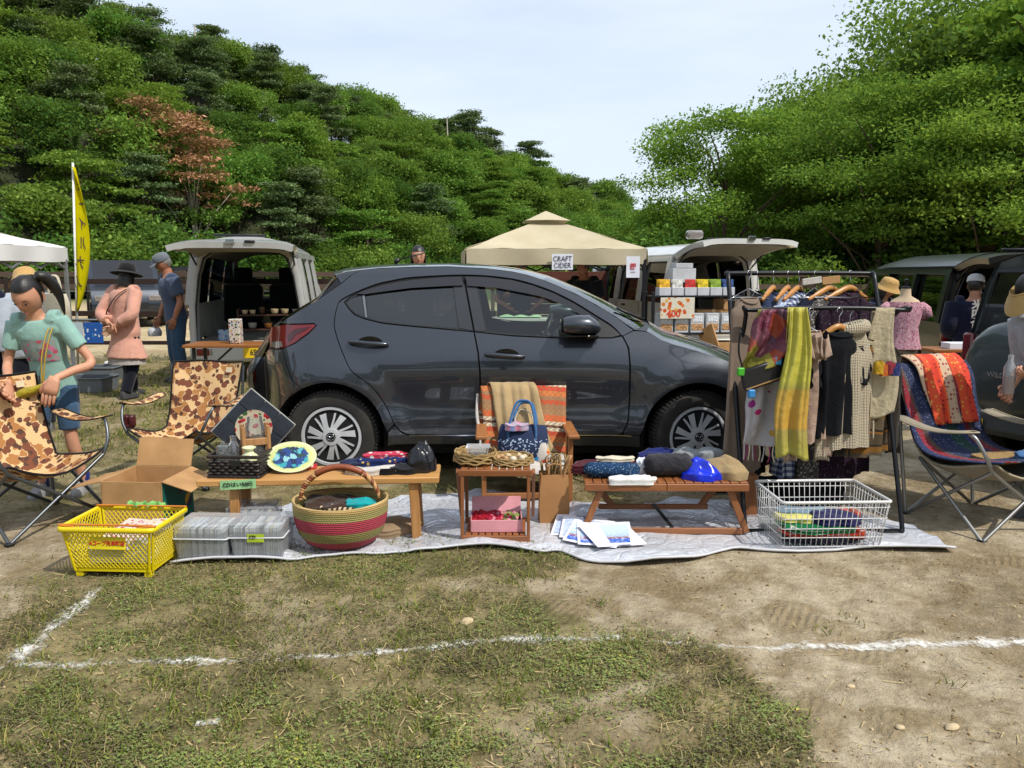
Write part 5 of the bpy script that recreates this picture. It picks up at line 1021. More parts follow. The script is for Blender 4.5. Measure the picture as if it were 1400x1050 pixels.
m = MB(); m.grid(lambda u, v: (w / 2 + .07 * v + .0, -.02 - .02 * v + u * .16, h - .004 - .05 * v), 3, 3) if False else m.box((.02, -.05, h + .001), (.001, .001, .001)); 
# ------------------------------------------------------------------ long low pine table
M_PINE = wood('pine_board', '#c79a5f', '#a9773f', 0, .5); M_PINEL = wood('pine_leg', '#b98a52', '#946536', 2, .5)
fl_, fr_ = pz(268, 657, .36), pz(600, 652, .36); dv = (fr_ - fl_); LT = dv.length; ang = math.atan2(dv.y, dv.x)
T1 = thing('low_table', 'long low pine plank table holding a crate, a plate and clothes', 'table', (fl_ + fr_) / 2 + Vector((-dv.y, dv.x, 0)).normalized() * .14 - Vector((0, 0, .36)), ang)
m = MB(); m.box((0, 0, .342), (LT, .285, .034), None, .005); m.build('tabletop', M_PINE, T1)
for sx_ in (-1, 1):
    for sy_ in (-1, 1): m = MB(); x = sx_ * (LT / 2 - .14) if sx_ > 0 else sx_ * (LT / 2 - .19); m.bar((x, sy_ * .10, .325), (x + sx_ * .015, sy_ * .11, .0), .036, .05, (1, 0, 0)); m.build('leg', M_PINEL, T1)
def t1(x, y, z=.36): return Matrix.Translation(T1.location) @ Matrix.Rotation(ang, 4, 'Z') @ Vector((x, y, z))
m = MB(); m.grid(lambda u, v: ((u - .5) * .185, -.004 - .004 * math.sin(u * 4), (v - .5) * .05), 7, 3, .0015); nt = m.build('paper_note', plain('green_paper', '#8fbf86', .8, 0, .05), None, 60, t1(-.42, -.146, .338), (0, R(-2), ang)); tag(nt, 'green paper note about CD prices taped to the pine table edge', 'note')
lettering('CDはい50円', .029, M_INK, nt, (0, -.0092, 0), (R(90), 0, 0))
# woven crate with glass jar, rack and vase
M_WICK = NT('dark_wicker'); t = M_WICK; c = t.co(); bk = t.N('TexBrick', {'Vector': t.co('Object', (1, 1, 1), (R(90), 0, 0)), 'Scale': 1, 'Brick Width': .026, 'Row Height': .014, 'Mortar Size': .0022, 'Color1': hx('#33261e'), 'Color2': hx('#1f1712'), 'Mortar': hx('#0c0907')}); t.bump(bk.outputs[1], -.5, .004); M_WICK = t.done(bk.outputs[0], .5)
CR = thing('wicker_crate', 'dark brown wicker crate on the left end of the pine table', 'crate', t1(-.44, .035), ang - R(6)); w, d, h = .27, .27, .115
m = MB(); m.grid(lambda u, v: (0, 0, 0), 2, 2) if False else None
for nm, c_, s_, ax in (('woven_side', (0, -d / 2, h / 2), (w, .012, h - .02), 0), ('woven_side', (0, d / 2, h / 2), (w, .012, h - .02), 0), ('woven_side', (-w / 2, 0, h / 2), (.012, d, h - .02), 1), ('woven_side', (w / 2, 0, h / 2), (.012, d, h - .02), 1)):
    m = MB(); rows = 5
    for r_ in range(rows):
        L = w if ax == 0 else d; z = .016 + (h - .035) * (r_ + .5) / rows
        P = [Vector((-L / 2 + L * k / 24, .004 * (1 if (k // 2 + r_) % 2 else -1), 0)) for k in range(25)]
        P = [Vector((p.x + c_[0], p.y + c_[1], z)) if ax == 0 else Vector((p.y + c_[0], p.x + c_[1], z)) for p in P]; m.tube(P, .0085, 5, flat=.9)
    o = m.build(nm, M_WICK, CR, 60); o['kind'] = 'stuff'
m = MB(); m.box((0, 0, .006), (w, d, .012)); m.build('base', M_WICK, CR)
for z in (.006, h): m = MB(); m.tube(rrect(w / 2 + .004, d / 2 + .004, .01, z), .010, 6, closed=True); m.build('rim', M_WICK, CR, 60)
m = MB(); m.box((.015, -d / 2 - .012, h * .72), (.055, .006, .032)); m.build('tag_holder', M_BLACK, CR)
def cr(x, y, z=.015): return Matrix.Translation(CR.location) @ Matrix.Rotation(ang - R(6), 4, 'Z') @ Vector((x, y, z))
M_CLRG = glassy('clear_glass', (.86, .9, .89, 1), .06, 1.45, .07)
tr_ = thing('wooden_rack', 'small four legged light wood stand inside the wicker crate', 'stand', cr(.05, .06), ang + R(20)); M_LW = wood('light_beech', '#b88a5c', '#94683f', 2)
for x, y in ((-.065, -.05), (.065, -.05), (-.065, .05), (.065, .05)): m = MB(); m.tube([(x, y, 0), (x, y, .235)], .012, 8); m.build('leg', M_LW, tr_, 40)
for a, b in (((-.065, -.05), (.065, -.05)), ((-.065, .05), (.065, .05)), ((.065, -.05), (.065, .05))): m = MB(); m.bar((*a, .15), (*b, .15), .014, .04); m.build('crossbar', M_LW, tr_)
gj = thing('glass_jar', 'tall clear glass jar standing inside the wooden stand', 'jar', cr(.05, .06)); m = MB(); m.lathe([(.045, 0), (.052, .02), (.052, .22), (.040, .26), (.040, .28)], 20, cap=False); m.build('glass', M_CLRG, gj, 40)
gj2 = thing('glass_jar', 'short clear glass jar with a lid at the front left of the wicker crate', 'jar', cr(-.085, -.06)); m = MB(); m.lathe([(.03, 0), (.036, .02), (.036, .11), (.03, .13)], 18, cap=False); m.build('glass', M_CLRG, gj2, 40); m = MB(); m.lathe([(.034, .128), (.034, .142), (.012, .150), (.012, .165), (.002, .168)], 16); m.build('lid', M_CLRG, gj2, 40)
gj3 = thing('glass_jar', 'clear stoppered bottle behind the short jar in the wicker crate', 'jar', cr(-.06, .02)); m = MB(); m.lathe([(.03, 0), (.036, .02), (.032, .13), (.016, .15), (.016, .175), (.02, .18)], 18, cap=False); m.build('glass', M_CLRG, gj3, 40)
vz = thing('vase', 'small pale cream vase in the front of the wicker crate', 'vase', cr(.065, -.075)); m = MB(); m.lathe([(.03, 0), (.05, .03), (.055, .06), (.045, .095), (.024, .112), (.022, .125), (.038, .140), (.034, .142), (.018, .126)], 24); m.build('glazed_body', plain('cream_glaze', '#cfd0a4', .15, 0, .03, Coat_Weight=.5), vz, 180)
# black tiled tray with a rose plate, leaning on a corner
q = py_(347, 585, 4.42); TR = thing('tile_tray', 'black square tiled tray with red roses leaning diagonally behind the crate', 'tray', (q.x, q.y, q.z), 0); TR.rotation_euler = (R(-18), R(42), R(4))
M_TILE = plain('black_slate_tile', '#161a24', .35, 0, .3, 18, .25, 40)
for i in range(3):
    for j in range(3): m = MB(); m.box((-.11 + i * .11, 0, -.11 + j * .11), (.106, .014, .106), None, .002); m.build('tile', M_TILE, TR)
m = MB(); m.box((0, .012, 0), (.338, .012, .338)); m.build('backing', plain('tray_edge', '#9b9a94', .6), TR)
m = MB(); m.lathe([(.0, .012), (.09, .012), (.103, .016), (.105, .012), (.10, .006)], 32, M=Matrix.Rotation(R(90), 3, 'X')); m.build('rose_plate', speck('rose_print', hx('#b9ab92'), ['#8a2228', '#a33038', '#3c5a34'], 30, .40, 1, .05, .3, .04), TR, 40)
# flower plate
q = t1(-.17, -.03, .366); FP = thing('oval_plate', 'oval plate painted with blue flowers propped on the pine table', 'plate', q, ang); FP.rotation_euler = (R(40), 0, ang + R(8))
m = MB(); m.lathe([(.0, .004), (.105, .004), (.125, .012), (.130, .012), (.128, .006), (.10, -.002)], 40, sx=1.05, sy=.82, c=(0, .1, 0)); m.build('rim', plain('cream_rim', '#c9cc9a', .2, Coat_Weight=.6), FP, 40)
m = MB(); m.lathe([(.0, .0065), (.112, .0068)], 40, sx=1.05, sy=.82, c=(0, .1, 0), cap=False); t = NT('flower_painting'); c = t.co(); fl = t.N('TexVoronoi', {'Vector': t.mix(.05, c, t.noise(c, 30, 2, out=1), 'ADD'), 'Scale': 34}); g_ = t.N('TexGradient', {'Vector': t.co('Object', (8.4, 10.6, 1), (0, 0, 0), (0, -1.06, 0))}, gradient_type='SPHERICAL').outputs[0]
cc = t.ramp(t.sep(fl.outputs['Color'])[0], [(0, '#16244a'), (.25, '#1f3a72'), (.42, '#2d8a96'), (.58, '#4f9aa6'), (.66, '#27402c'), (.82, '#1c2c5c'), (.94, '#7fb0b4')], 'CONSTANT'); cc = t.mix(t.ramp(t.math('ADD', g_, t.math('MULTIPLY', t.noise(c, 24, 3), .5)), [(.42, (0, 0, 0)), (.5, (1, 1, 1))]), '#b7bd7c', cc); m.build('painting', t.done(cc, .3), FP)
bk_ = thing('paper_booklet', 'red and cream booklet lying behind the flower plate', 'booklet', t1(-.13, .10, .361), ang + R(8)); m = MB(); m.box((0, 0, .004), (.15, .10, .008)); m.build('pages', plain('red_edge', '#b82a2a', .5), bk_); m = MB(); m.box((.0, 0, .009), (.11, .07, .002)); m.build('cover', plain('cream_cover', '#d8c9a8', .6), bk_)
# soft heaps: folded clothes, shawls
def heap(name, label, cat, loc, sx_, sy_, h, m_, rz=0, seed=1, folds=3, flat=.5, wr=.30, n=46, parts=None):
    """soft folded or crumpled cloth: a squarish pile with fold ridges and layered edges"""
    o = thing(name, label, cat, loc, rz); g = random.Random(seed); ph = [g.uniform(0, 6.28) for _ in range(8)]; lay = max(2, int(h / .018)); soft = flat > .65
    def fn(u, v):
        a = u * 2 * PI; t_ = min(1, v * 1.0); top = t_ < .72; q = t_ / .72 if top else 1; dn = 0 if top else (t_ - .72) / .28
        ca, sa = math.cos(a), math.sin(a); e = 1 / (abs(ca) ** 3.2 + abs(sa) ** 3.2) ** (1 / 3.2); k = .90 + .07 * math.sin(3 * a + ph[0]) + .04 * math.sin(8 * a + ph[1])
        x, y = q * e * k * ca, q * e * k * sa; x0, y0 = x * sx_ * 9 + seed * 3.1, y * sy_ * 9
        rg = 1 - 2.4 * abs(float(fbm(x0 * 1.1 + .6 * y0, y0 * 1.9, 2, seed)) - .5) ; rg2 = 1 - 2 * abs(float(fbm(x0 * 3.1, y0 * 2.3 - x0, 2, seed + 9)) - .5)
        dir_ = math.sin(folds * (x * math.cos(ph[2]) + y * math.sin(ph[2])) * 2.2 + ph[3] + 1.8 * rg)
        z = h * ((1 - .62 * q ** 2.2) * 1.25 if soft else (1 - .30 * flat * q ** 3)) * (.66 + wr * (.55 * rg + .35 * rg2 + .28 * dir_ - .25)); 
        if not top: z *= (1 - dn) ** .8; r2 = 1 + (0 if soft else .022) * math.sin(dn * lay * PI) + .05 * dn * math.sin(5 * a + ph[4]); x *= r2; y *= r2
        return (x * sx_, y * sy_, max(.0, z) + .001)
    m = MB(); m.grid(fn, n, n // 2 + 6); m.build('fabric', m_, o, 180); return o
def roll(name, label, cat, loc, L, r, m_, rz=0, seed=1, fl=.9, end=None):
    o = thing(name, label, cat, loc, rz); rings = []
    for i in range(15):
        x = -L / 2 + L * i / 14; e = .35 if i in (0, 14) else .9 if i in (1, 13) else 1
        rings.append([Vector((x + .01 * math.sin(a * 3 + seed), r * e * math.cos(a) * (1 + .07 * math.sin(i * 1.7 + a * 2 + seed)), r * fl + r * fl * e * math.sin(a) * (1 + .06 * math.sin(i * 2.3 + seed)))) for a in np.linspace(0, 2 * PI, 19)[:-1]])
    m = MB(); m.loft(rings); m.build('fabric', m_, o, 180); return o
C_NAVYF = speck('navy_floral_cotton', hx('#1d2c58'), ['#a8483c', '#b8b4a8', '#3c5a7a', '#c2a05a'], 34, .30); C_WHITE = cloth('white_cotton', '#b9b3ac', .1); C_NAVY = cloth('navy_cotton', '#1a2340'); C_BLACKC = cloth('black_cloth', '#121215'); C_PINKF = speck('pink_floral_cotton', hx('#b8384e'), ['#d8b0b0', '#c0606a', '#d8d0c8'], 30, .34)
heap('folded_shirt', 'white folded shirt at the bottom of the clothes on the pine table', 'shirt', t1(.30, .0), .20, .10, .05, C_WHITE, ang, 3)
heap('folded_shirt', 'navy blue folded cloth at the left of the clothes on the pine table', 'cloth', t1(.19, .03, .375), .10, .07, .055, C_NAVY, ang, 5)
heap('folded_shirt', 'navy flowered cotton cloth on the white shirt on the pine table', 'cloth', t1(.31, .03, .395), .14, .07, .045, C_NAVYF, ang, 8)
heap('scarf', 'pink flowered scarf on top of the clothes on the pine table', 'scarf', t1(.33, .07, .425), .13, .045, .028, C_PINKF, ang + .1, 9)
heap('folded_shirt', 'black cloth between the white shirt and the black bag on the pine table', 'cloth', t1(.40, -.02, .361), .13, .08, .05, C_BLACKC, ang, 12)
M_BAGB = plain('black_shiny_plastic', '#15161a', .22, 0, .3, 9, .9, 22)
heap('black_bag', 'glossy black plastic bag of goods on the right end of the pine table', 'bag', t1(.535, .01), .088, .08, .16, M_BAGB, ang, 21, 3, .7, .42)
# ------------------------------------------------------------------ clear boxes of CDs
M_CLRP = glassy('clear_plastic', (.92, .94, .95, 1), .03, 1.4, .22, .15)
def cdbox(label, px, py, rz, w, d, h, seed, lab=False):
    h *= 1.12
    o = thing('cd_box', label, 'box', on(px, py) + Vector((0, d / 2, .012)), rz); o.location.z = .022; g = random.Random(seed)
    m = MB(); m.loft([rrect(w / 2 - .008, d / 2 - .008, .012, .0), rrect(w / 2, d / 2, .012, h * .62)], True, False); m.add(rrect(w / 2 - .008, d / 2 - .008, .012, .001), [tuple(range(20))]); m.build('tub', M_CLRP, o, 40)
    m = MB(); m.loft([rrect(w / 2 + .004, d / 2 + .004, .012, h * .62), rrect(w / 2 + .003, d / 2 + .003, .012, h), rrect(w / 2 - .02, d / 2 - .02, .01, h + .004)], True, True); m.build('lid', M_CLRP, o, 40)
    m = MB(); m.tube(rrect(w / 2 + .005, d / 2 + .005, .012, h * .62), .004, 5, closed=True); m.build('lid_edge', plain('frosted_edge', '#c8ccd0', .4) if 'frosted_edge' not in bpy.data.materials else bpy.data.materials['frosted_edge'], o, 180)
    for r_ in range(2):
        x = -w / 2 + .018
        while x < w / 2 - .025:
            th = g.choice((.010, .010, .010, .006, .022)); q = g.choice(CDM); m = MB(); m.box((x + th / 2, (r_ - .5) * d * .46, h * .45 + .003), (th * .88, d * .40, h * .86), Matrix.Rotation(R(g.uniform(-3, 3)), 3, 'Y'), .001); m.build('cd_case', q, o); x += th + .0015
    if lab:
        m = MB(); m.grid(lambda u, v: ((u - .5) * .085, -d / 2 - .007, h * .62 + (v - .5) * .042), 5, 4, .001); l = m.build('label', plain('lime_label', '#a9bd2c', .5), o); lettering('CD', .024, M_INK, l, (-.015, -d / 2 - .009, h * .65), (R(90), 0, 0))
CDM = [plain('cd_' + n, q, .25, 0, .15, 40) for n, q in (('grey', '#a9adb0'), ('dark', '#50565a'), ('white', '#d2d4d4'), ('clear', '#c2c8ca'), ('cream', '#c9c2aa'), ('slate', '#7c858c'), ('pale', '#c8ccce'))]
cdbox('clear plastic box packed with CDs, left of the two in front', 276, 771, R(-2), .265, .22, .155, 3); cdbox('clear plastic box of CDs with a lime green label', 351, 769, R(1), .265, .22, .155, 4, True)
cdbox('clear plastic box of CDs standing behind the lime labelled one', 342, 742, R(3), .25, .18, .15, 6); bx_ = [o for o in bpy.data.objects if o.get('label', '').startswith('clear plastic box of CDs standing')][0]
# ------------------------------------------------------------------ round woven market basket
t = NT('woven_straw_bands'); c = t.co(); s_ = t.sep(c); an = t.math('ARCTAN2', s_[1], s_[0]); uu = t.math('MULTIPLY', an, 26.0); vv = t.math('MULTIPLY', s_[2], 95.0); par = t.math('FLOOR', vv); uu2 = t.math('ADD', uu, t.math('MULTIPLY', par, .5)); chk = t.math('FRACT', uu2); on_ = t.math('GREATER_THAN', chk, .5)
r0 = t.ramp(t.math('MULTIPLY', s_[2], 4.0), [(0, '#b01c38'), (.13, '#c02444'), (.24, '#bba068'), (.26, '#b89a5c'), (.45, '#c42848'), (.72, '#c2a468'), (.98, '#c8ad74')], 'CONSTANT'); r1 = t.ramp(t.math('MULTIPLY', s_[2], 4.0), [(0, '#7a4040'), (.13, '#96404a'), (.24, '#3f6a34'), (.45, '#8a4048'), (.72, '#5f7a3c'), (.88, '#b3935a'), (.98, '#b99d63')], 'CONSTANT')
hgt = t.math('MULTIPLY', t.math('SINE', t.math('MULTIPLY', uu2, 2 * PI)), .5); t.bump(t.math('ADD', hgt, t.math('SINE', t.math('MULTIPLY', vv, 2 * PI))), .5, .004); M_BOLGA = t.done(t.mix(t.math('MULTIPLY', t.noise(c, 30, 3), .18), t.mix(on_, r0, r1), '#4a3020'), .75)
q = on(462, 757); BG = thing('woven_basket', 'round woven straw basket with pink and green bands and a leather handle', 'basket', (q.x, q.y + .10, .02), R(5))
m = MB(); m.lathe([(.02, .0), (.14, .003), (.185, .03), (.222, .08), (.240, .13), (.247, .18), (.248, .225), (.252, .238), (.246, .247), (.236, .238), (.230, .18), (.20, .06), (.12, .02), (.02, .016)], 64, sy=.86); m.v = [(a, b, c_ + .012 * (a / .25) ** 2 * (1 if c_ > .1 else 0)) for a, b, c_ in m.v]; m.build('woven_bowl', M_BOLGA, BG, 180)
M_LEATH = plain('brown_leather', '#7c3d1e', .45, 0, .25, 14, .3, 60); hp = [Vector((.205 * math.cos(a), -.03 + .02 * math.sin(a), .235 + .185 * math.sin(a))) for a in np.linspace(R(172), R(8), 40)]
m = MB(); m.tube(hp[11:-11], .0175, 10); m.build('leather_grip', M_LEATH, BG, 180)
for part in (hp[:12], hp[-12:]):
    for ph in (0, PI / 2, PI, 3 * PI / 2): m = MB(); m.tube([p + Vector((0, math.cos(i * .85 + ph) * .011, math.sin(i * .85 + ph) * .011)) for i, p in enumerate(spline(part, 2))], .0085, 6); m.build('twisted_strand', M_LEATH if ph < 2 else plain('tan_strand', '#b98a55', .6) if 'tan_strand' not in bpy.data.materials else bpy.data.materials['tan_strand'], BG, 180)
bgl = Vector(BG.location)
heap('cloth_bundle', 'dark brown cloth inside the round woven basket', 'cloth', bgl + Vector((-.05, .02, .165)), .16, .14, .09, cloth('dark_brown_cloth', '#352319'), 0, 31)
heap('cloth_bundle', 'turquoise cloth inside the round woven basket', 'cloth', bgl + Vector((.11, -.03, .19)), .085, .07, .075, cloth('turquoise_cloth', '#0c8f92'), 0, 32)
heap('cloth_bundle', 'beige and brown striped cloth inside the round woven basket', 'cloth', bgl + Vector((.0, -.07, .19)), .10, .06, .05, stripes('brown_stripe_cloth', [(0, '#b9a888'), (.5, '#3a2a1e')], 0, 38), 0, 33)
heap('cardboard_sheet', 'crumpled brown paper lying behind the round woven basket', 'paper', on(535, 735) + Vector((0, .08, .012)), .15, .12, .085, plain('brown_kraft', '#8a7358', .85, 0, .1), .5, 35, 2, .6, .15)
# ------------------------------------------------------------------ slatted folding tables
M_TEAK = wood('teak_slat', '#9a6236', '#774522', 1, .45); M_TEAKL = wood('teak_frame', '#9a623a', '#774726', 0, .45); M_TEAKV = wood('teak_leg', '#966038', '#744524', 2, .45)
q = pz(678, 744); F1 = thing('folding_table', 'small slatted folding table with a lower shelf holding straw baskets', 'table', (q.x, q.y + .17, .012), R(-1)); wt = .37
def slats(par, x0, x1, n, y0, y1, z, th=.014, m_=M_TEAK):
    s = (x1 - x0) / n
    for i in range(n): m = MB(); m.box((x0 + s * (i + .5), (y0 + y1) / 2, z), (s - .006, y1 - y0, th), None, .002); m.build('slat', m_, par)
slats(F1, -.185, .185, 9, -.15, .17, .394)
for yy in (-.155, .175): m = MB(); m.box((0, yy, .378), (.40, .018, .034), None, .003); m.build('apron', M_TEAKL, F1)
slats(F1, -.165, .165, 9, -.17, .12, .036)
for yy in (-.178, .13): m = MB(); m.box((0, yy, .022), (.37, .016, .034), None, .003); m.build('shelf_rail', M_TEAKL, F1)
for sx_ in (-1, 1):
    for a, b in (((-.17, 0), (-.14, .40)), ((.17, 0), (.15, .40)), ): m = MB(); m.bar((sx_ * .178, a[0], a[1]), (sx_ * .178, b[0], b[1]), .018, .036, (0, 1, 0)); m.build('leg', M_TEAKV, F1)
    m = MB(); m.bar((sx_ * .205, .12, .06), (sx_ * .205, -.11, .38), .018, .034, (0, 1, 0)); m.build('leg', M_TEAKV, F1)
f1 = Vector(F1.location)
M_STRAW = NT('plaited_straw'); t = M_STRAW; c = t.co(); w1 = t.N('TexWave', {'Vector': c, 'Scale': 60, 'Distortion': 6, 'Detail': 3}).outputs[0]; t.bump(w1, .8, .006); M_STRAW = t.done(t.ramp(w1, [(.1, '#7a5a2c'), (.5, '#b08b50'), (.9, '#cdb07a')]), .8)
def strawbowl(label, loc, rx, ry, h): 
    o = thing('straw_basket', label, 'basket', loc); m = MB(); m.lathe([(.4, 0), (.8, .0), (.95, h * .5), (1.02, h), (.97, h * 1.02), (.88, h * .5), (.7, .012), (.05, .01)], 34, sx=rx, sy=ry); m.v = [(a, b, c_ + .004 * math.sin(14 * math.atan2(b / ry, a / rx))) for a, b, c_ in m.v]; m.build('woven_bowl', M_STRAW, o, 60)
    for k in range(4): m = MB(); m.tube([Vector((rx * (.97 + .02 * k) * math.cos(a), ry * (.97 + .02 * k) * math.sin(a), h * (.92 - .22 * k) + .005 * math.sin(9 * a + k * 2))) for a in np.linspace(0, 2 * PI, 49)[:-1]], .006, 5, closed=True); m.build('rim_strand', M_STRAW, o, 180)
    return o
strawbowl('oval straw basket at the left of the small folding table top', f1 + Vector((-.115, -.005, .402)), .115, .125, .065); strawbowl('shallow round straw basket at the right of the small folding table top', f1 + Vector((.085, -.03, .402)), .115, .11, .04)
tb = thing('plastic_tub', 'clear plastic tub of white bits standing in the left straw basket', 'tub', f1 + Vector((-.10, .0, .43))); m = MB(); m.loft([rrect(.05, .045, .01, 0), rrect(.06, .055, .012, .055), rrect(.066, .06, .012, .06)], True, True); m.build('tub', M_CLRP, tb, 40); m = MB(); m.box((0, 0, .02), (.085, .08, .035)); m.build('contents', C_WHITE, tb)
for k in range(9): g = random.Random(k); o = MB(); o.lathe([(.003, 0), (.016, .004), (.018, .014), (.008, .024), (.001, .026)], 8, sx=g.uniform(.7, 1.2)); tag(o.build('shell', plain('shell_%d' % (k % 3), ('#c2ab84', '#b08a60', '#cfc3ae')[k % 3], .5) if k < 3 else bpy.data.materials['shell_%d' % (k % 3)], None, 60, f1 + Vector((.085 + .07 * math.cos(k * 2.4), -.03 + .06 * math.sin(k * 2.4) * (.4 + .1 * (k % 5)), .425)), (g.uniform(-.5, .5), .3, g.random() * 6)), 'small tan sea shell among others in the shallow straw basket', 'shell', 'shells in the shallow straw basket')
pb = thing('pink_box', 'pink lidded box of red trinkets on the lower shelf of the small table', 'box', f1 + Vector((.0, -.04, .045)), R(1)); M_PINK = plain('pink_plastic', '#cf8f97', .45)
for nm, c_, s_ in (('wall', (0, -.10, .034), (.275, .006, .068)), ('wall', (0, .09, .034), (.275, .006, .068)), ('wall', (-.137, 0, .034), (.006, .186, .068)), ('wall', (.137, 0, .034), (.006, .186, .068)), ('bottom', (0, 0, .004), (.27, .186, .006))): m = MB(); m.box(c_, s_); m.build(nm, M_PINK, pb)
m = MB(); m.box((.0, .10, .095), (.275, .008, .09), Matrix.Rotation(R(-20), 3, 'X')); m.build('lid', M_PINK, pb)
for k, (x, q, lb) in enumerate(((-.09, '#9c1222', 'dark red beaded trinkets at the left of the pink box'), (-.01, '#a8203a', 'crimson ribbon trinkets in the middle of the pink box'), (.075, '#7c8a4a', 'green and pink flowered trinkets at the right of the pink box'))):
    heap('trinkets', lb, 'trinkets', f1 + Vector((x, -.04, .06)), .055, .085, .06, speck('trinket_%d' % k, hx(q), ['#c03048', '#6c0f1a', '#d88a9a' if k else '#b01828'], 45, .45, 1, .8, .4), 0, 50 + k, 5, .5, .5)
# long slatted bench table
q = pz(905, 735); F2 = thing('folding_bench', 'long low slatted folding table piled with scarves and cloth', 'table', (q.x + .02, q.y + .17, .012), R(-.5)); LB = .90
slats(F2, -LB / 2, LB / 2, 18, -.16, .18, .292)
for yy in (-.165, .185):
    for sx_ in (-1, 1): m = MB(); m.box((sx_ * LB / 4, yy, .272), (LB / 2 - .003, .02, .04), None, .003); m.build('apron', M_TEAKL, F2)
for sx_ in (-1, 1):
    for sy_ in (-1, 1):
        m = MB(); x0, x1 = sx_ * (LB / 2 - .01), sx_ * (LB / 2 - .10)
        if sy_ < 0: m.bar((x1 - sx_ * -.10, -.15, .012), (x1, -.13, .265), .02, .036, (1, 0, 0))
        else: m.bar((x1 - sx_ * .10, .12, .07), (x0 - sx_ * .02, .15, .275), .02, .036, (1, 0, 0))
        m.build('leg', M_TEAKV, F2)
m = MB(); m.box((0, -.155, .022), (LB - .05, .022, .034), None, .003); m.build('stretcher', M_TEAKL, F2); m = MB(); m.box((-.02, .12, .075), (LB - .26, .02, .03), None, .003); m.build('stretcher', M_TEAKL, F2)
m = MB(); m.bar((-.02, .12, .092), (.04, -.16, .042), .024, .003); m.build('strap', M_BLACK, F2)
f2_ = Vector(F2.location) + Vector((0, 0, .30))
C_DEN = speck('speckled_blue_knit', hx('#1c3a5c'), ['#9fb4c4', '#3c648a', '#12263e'], 130, .30, 1, .6); C_CHAR = cloth('charcoal_wool', '#2b2a2f', .3, .8); C_MAR = cloth('maroon_cloth', '#4a1620'); C_KHAKI = cloth('khaki_canvas', '#9a8460', .12, .5); C_GREYK = cloth('grey_fleece', '#7d8183'); M_BLUEPL = plain('blue_plastic_bag', '#0b2bc4', .25, 0, .2, 8, .8, 25); C_CREAMC = cloth('cream_cloth', '#c9c0a8', .1)
roll('rolled_scarf', 'rolled speckled blue knit at the front left of the slatted bench', 'scarf', f2_ + Vector((-.29, -.06, .0)), .30, .048, C_DEN, R(-4), 2)
heap('folded_cloth', 'maroon folded cloth at the back left of the slatted bench', 'cloth', f2_ + Vector((-.30, .07, 0)), .21, .08, .075, C_MAR, 0, 61); heap('folded_cloth', 'cream strip of cloth on the maroon cloth on the slatted bench', 'cloth', f2_ + Vector((-.25, .08, .062)), .12, .04, .028, C_CREAMC, 0, 62)
heap('lace_cloth', 'white crumpled lace hanging over the front of the slatted bench', 'cloth', f2_ + Vector((-.19, -.14, -.012)), .14, .05, .05, cloth('white_lace', '#d2d0cc', .06), 0, 63, 6); heap('tissue', 'small white crumpled tissue beside the charcoal shawl', 'tissue', f2_ + Vector((-.10, .02, .0)), .045, .05, .11, cloth('tissue_white', '#cfd4dc', .06), 0, 64, 5)
roll('rolled_shawl', 'thick rolled charcoal shawl in the middle of the slatted bench', 'shawl', f2_ + Vector((.035, -.01, 0)), .27, .078, C_CHAR, R(2), 5, .8); heap('folded_cloth', 'royal blue cloth peeping out behind the charcoal shawl', 'cloth', f2_ + Vector((.03, .11, .03)), .16, .05, .11, cloth('royal_blue_cloth', '#18235c'), 0, 65)
heap('blue_bag', 'shiny bright blue plastic package on the slatted bench', 'bag', f2_ + Vector((.21, -.06, 0)), .12, .10, .085, M_BLUEPL, R(-20), 66, 4, .7, .5); heap('folded_fleece', 'grey folded fleece at the back of the slatted bench', 'cloth', f2_ + Vector((.20, .11, .0)), .19, .08, .165, C_GREYK, 0, 67, 3, .5, .22)
heap('canvas_bag', 'khaki canvas bag slumped at the right end of the slatted bench', 'bag', f2_ + Vector((.345, -.02, 0)), .145, .12, .12, C_KHAKI, R(-6), 68, 3, .7, .2)
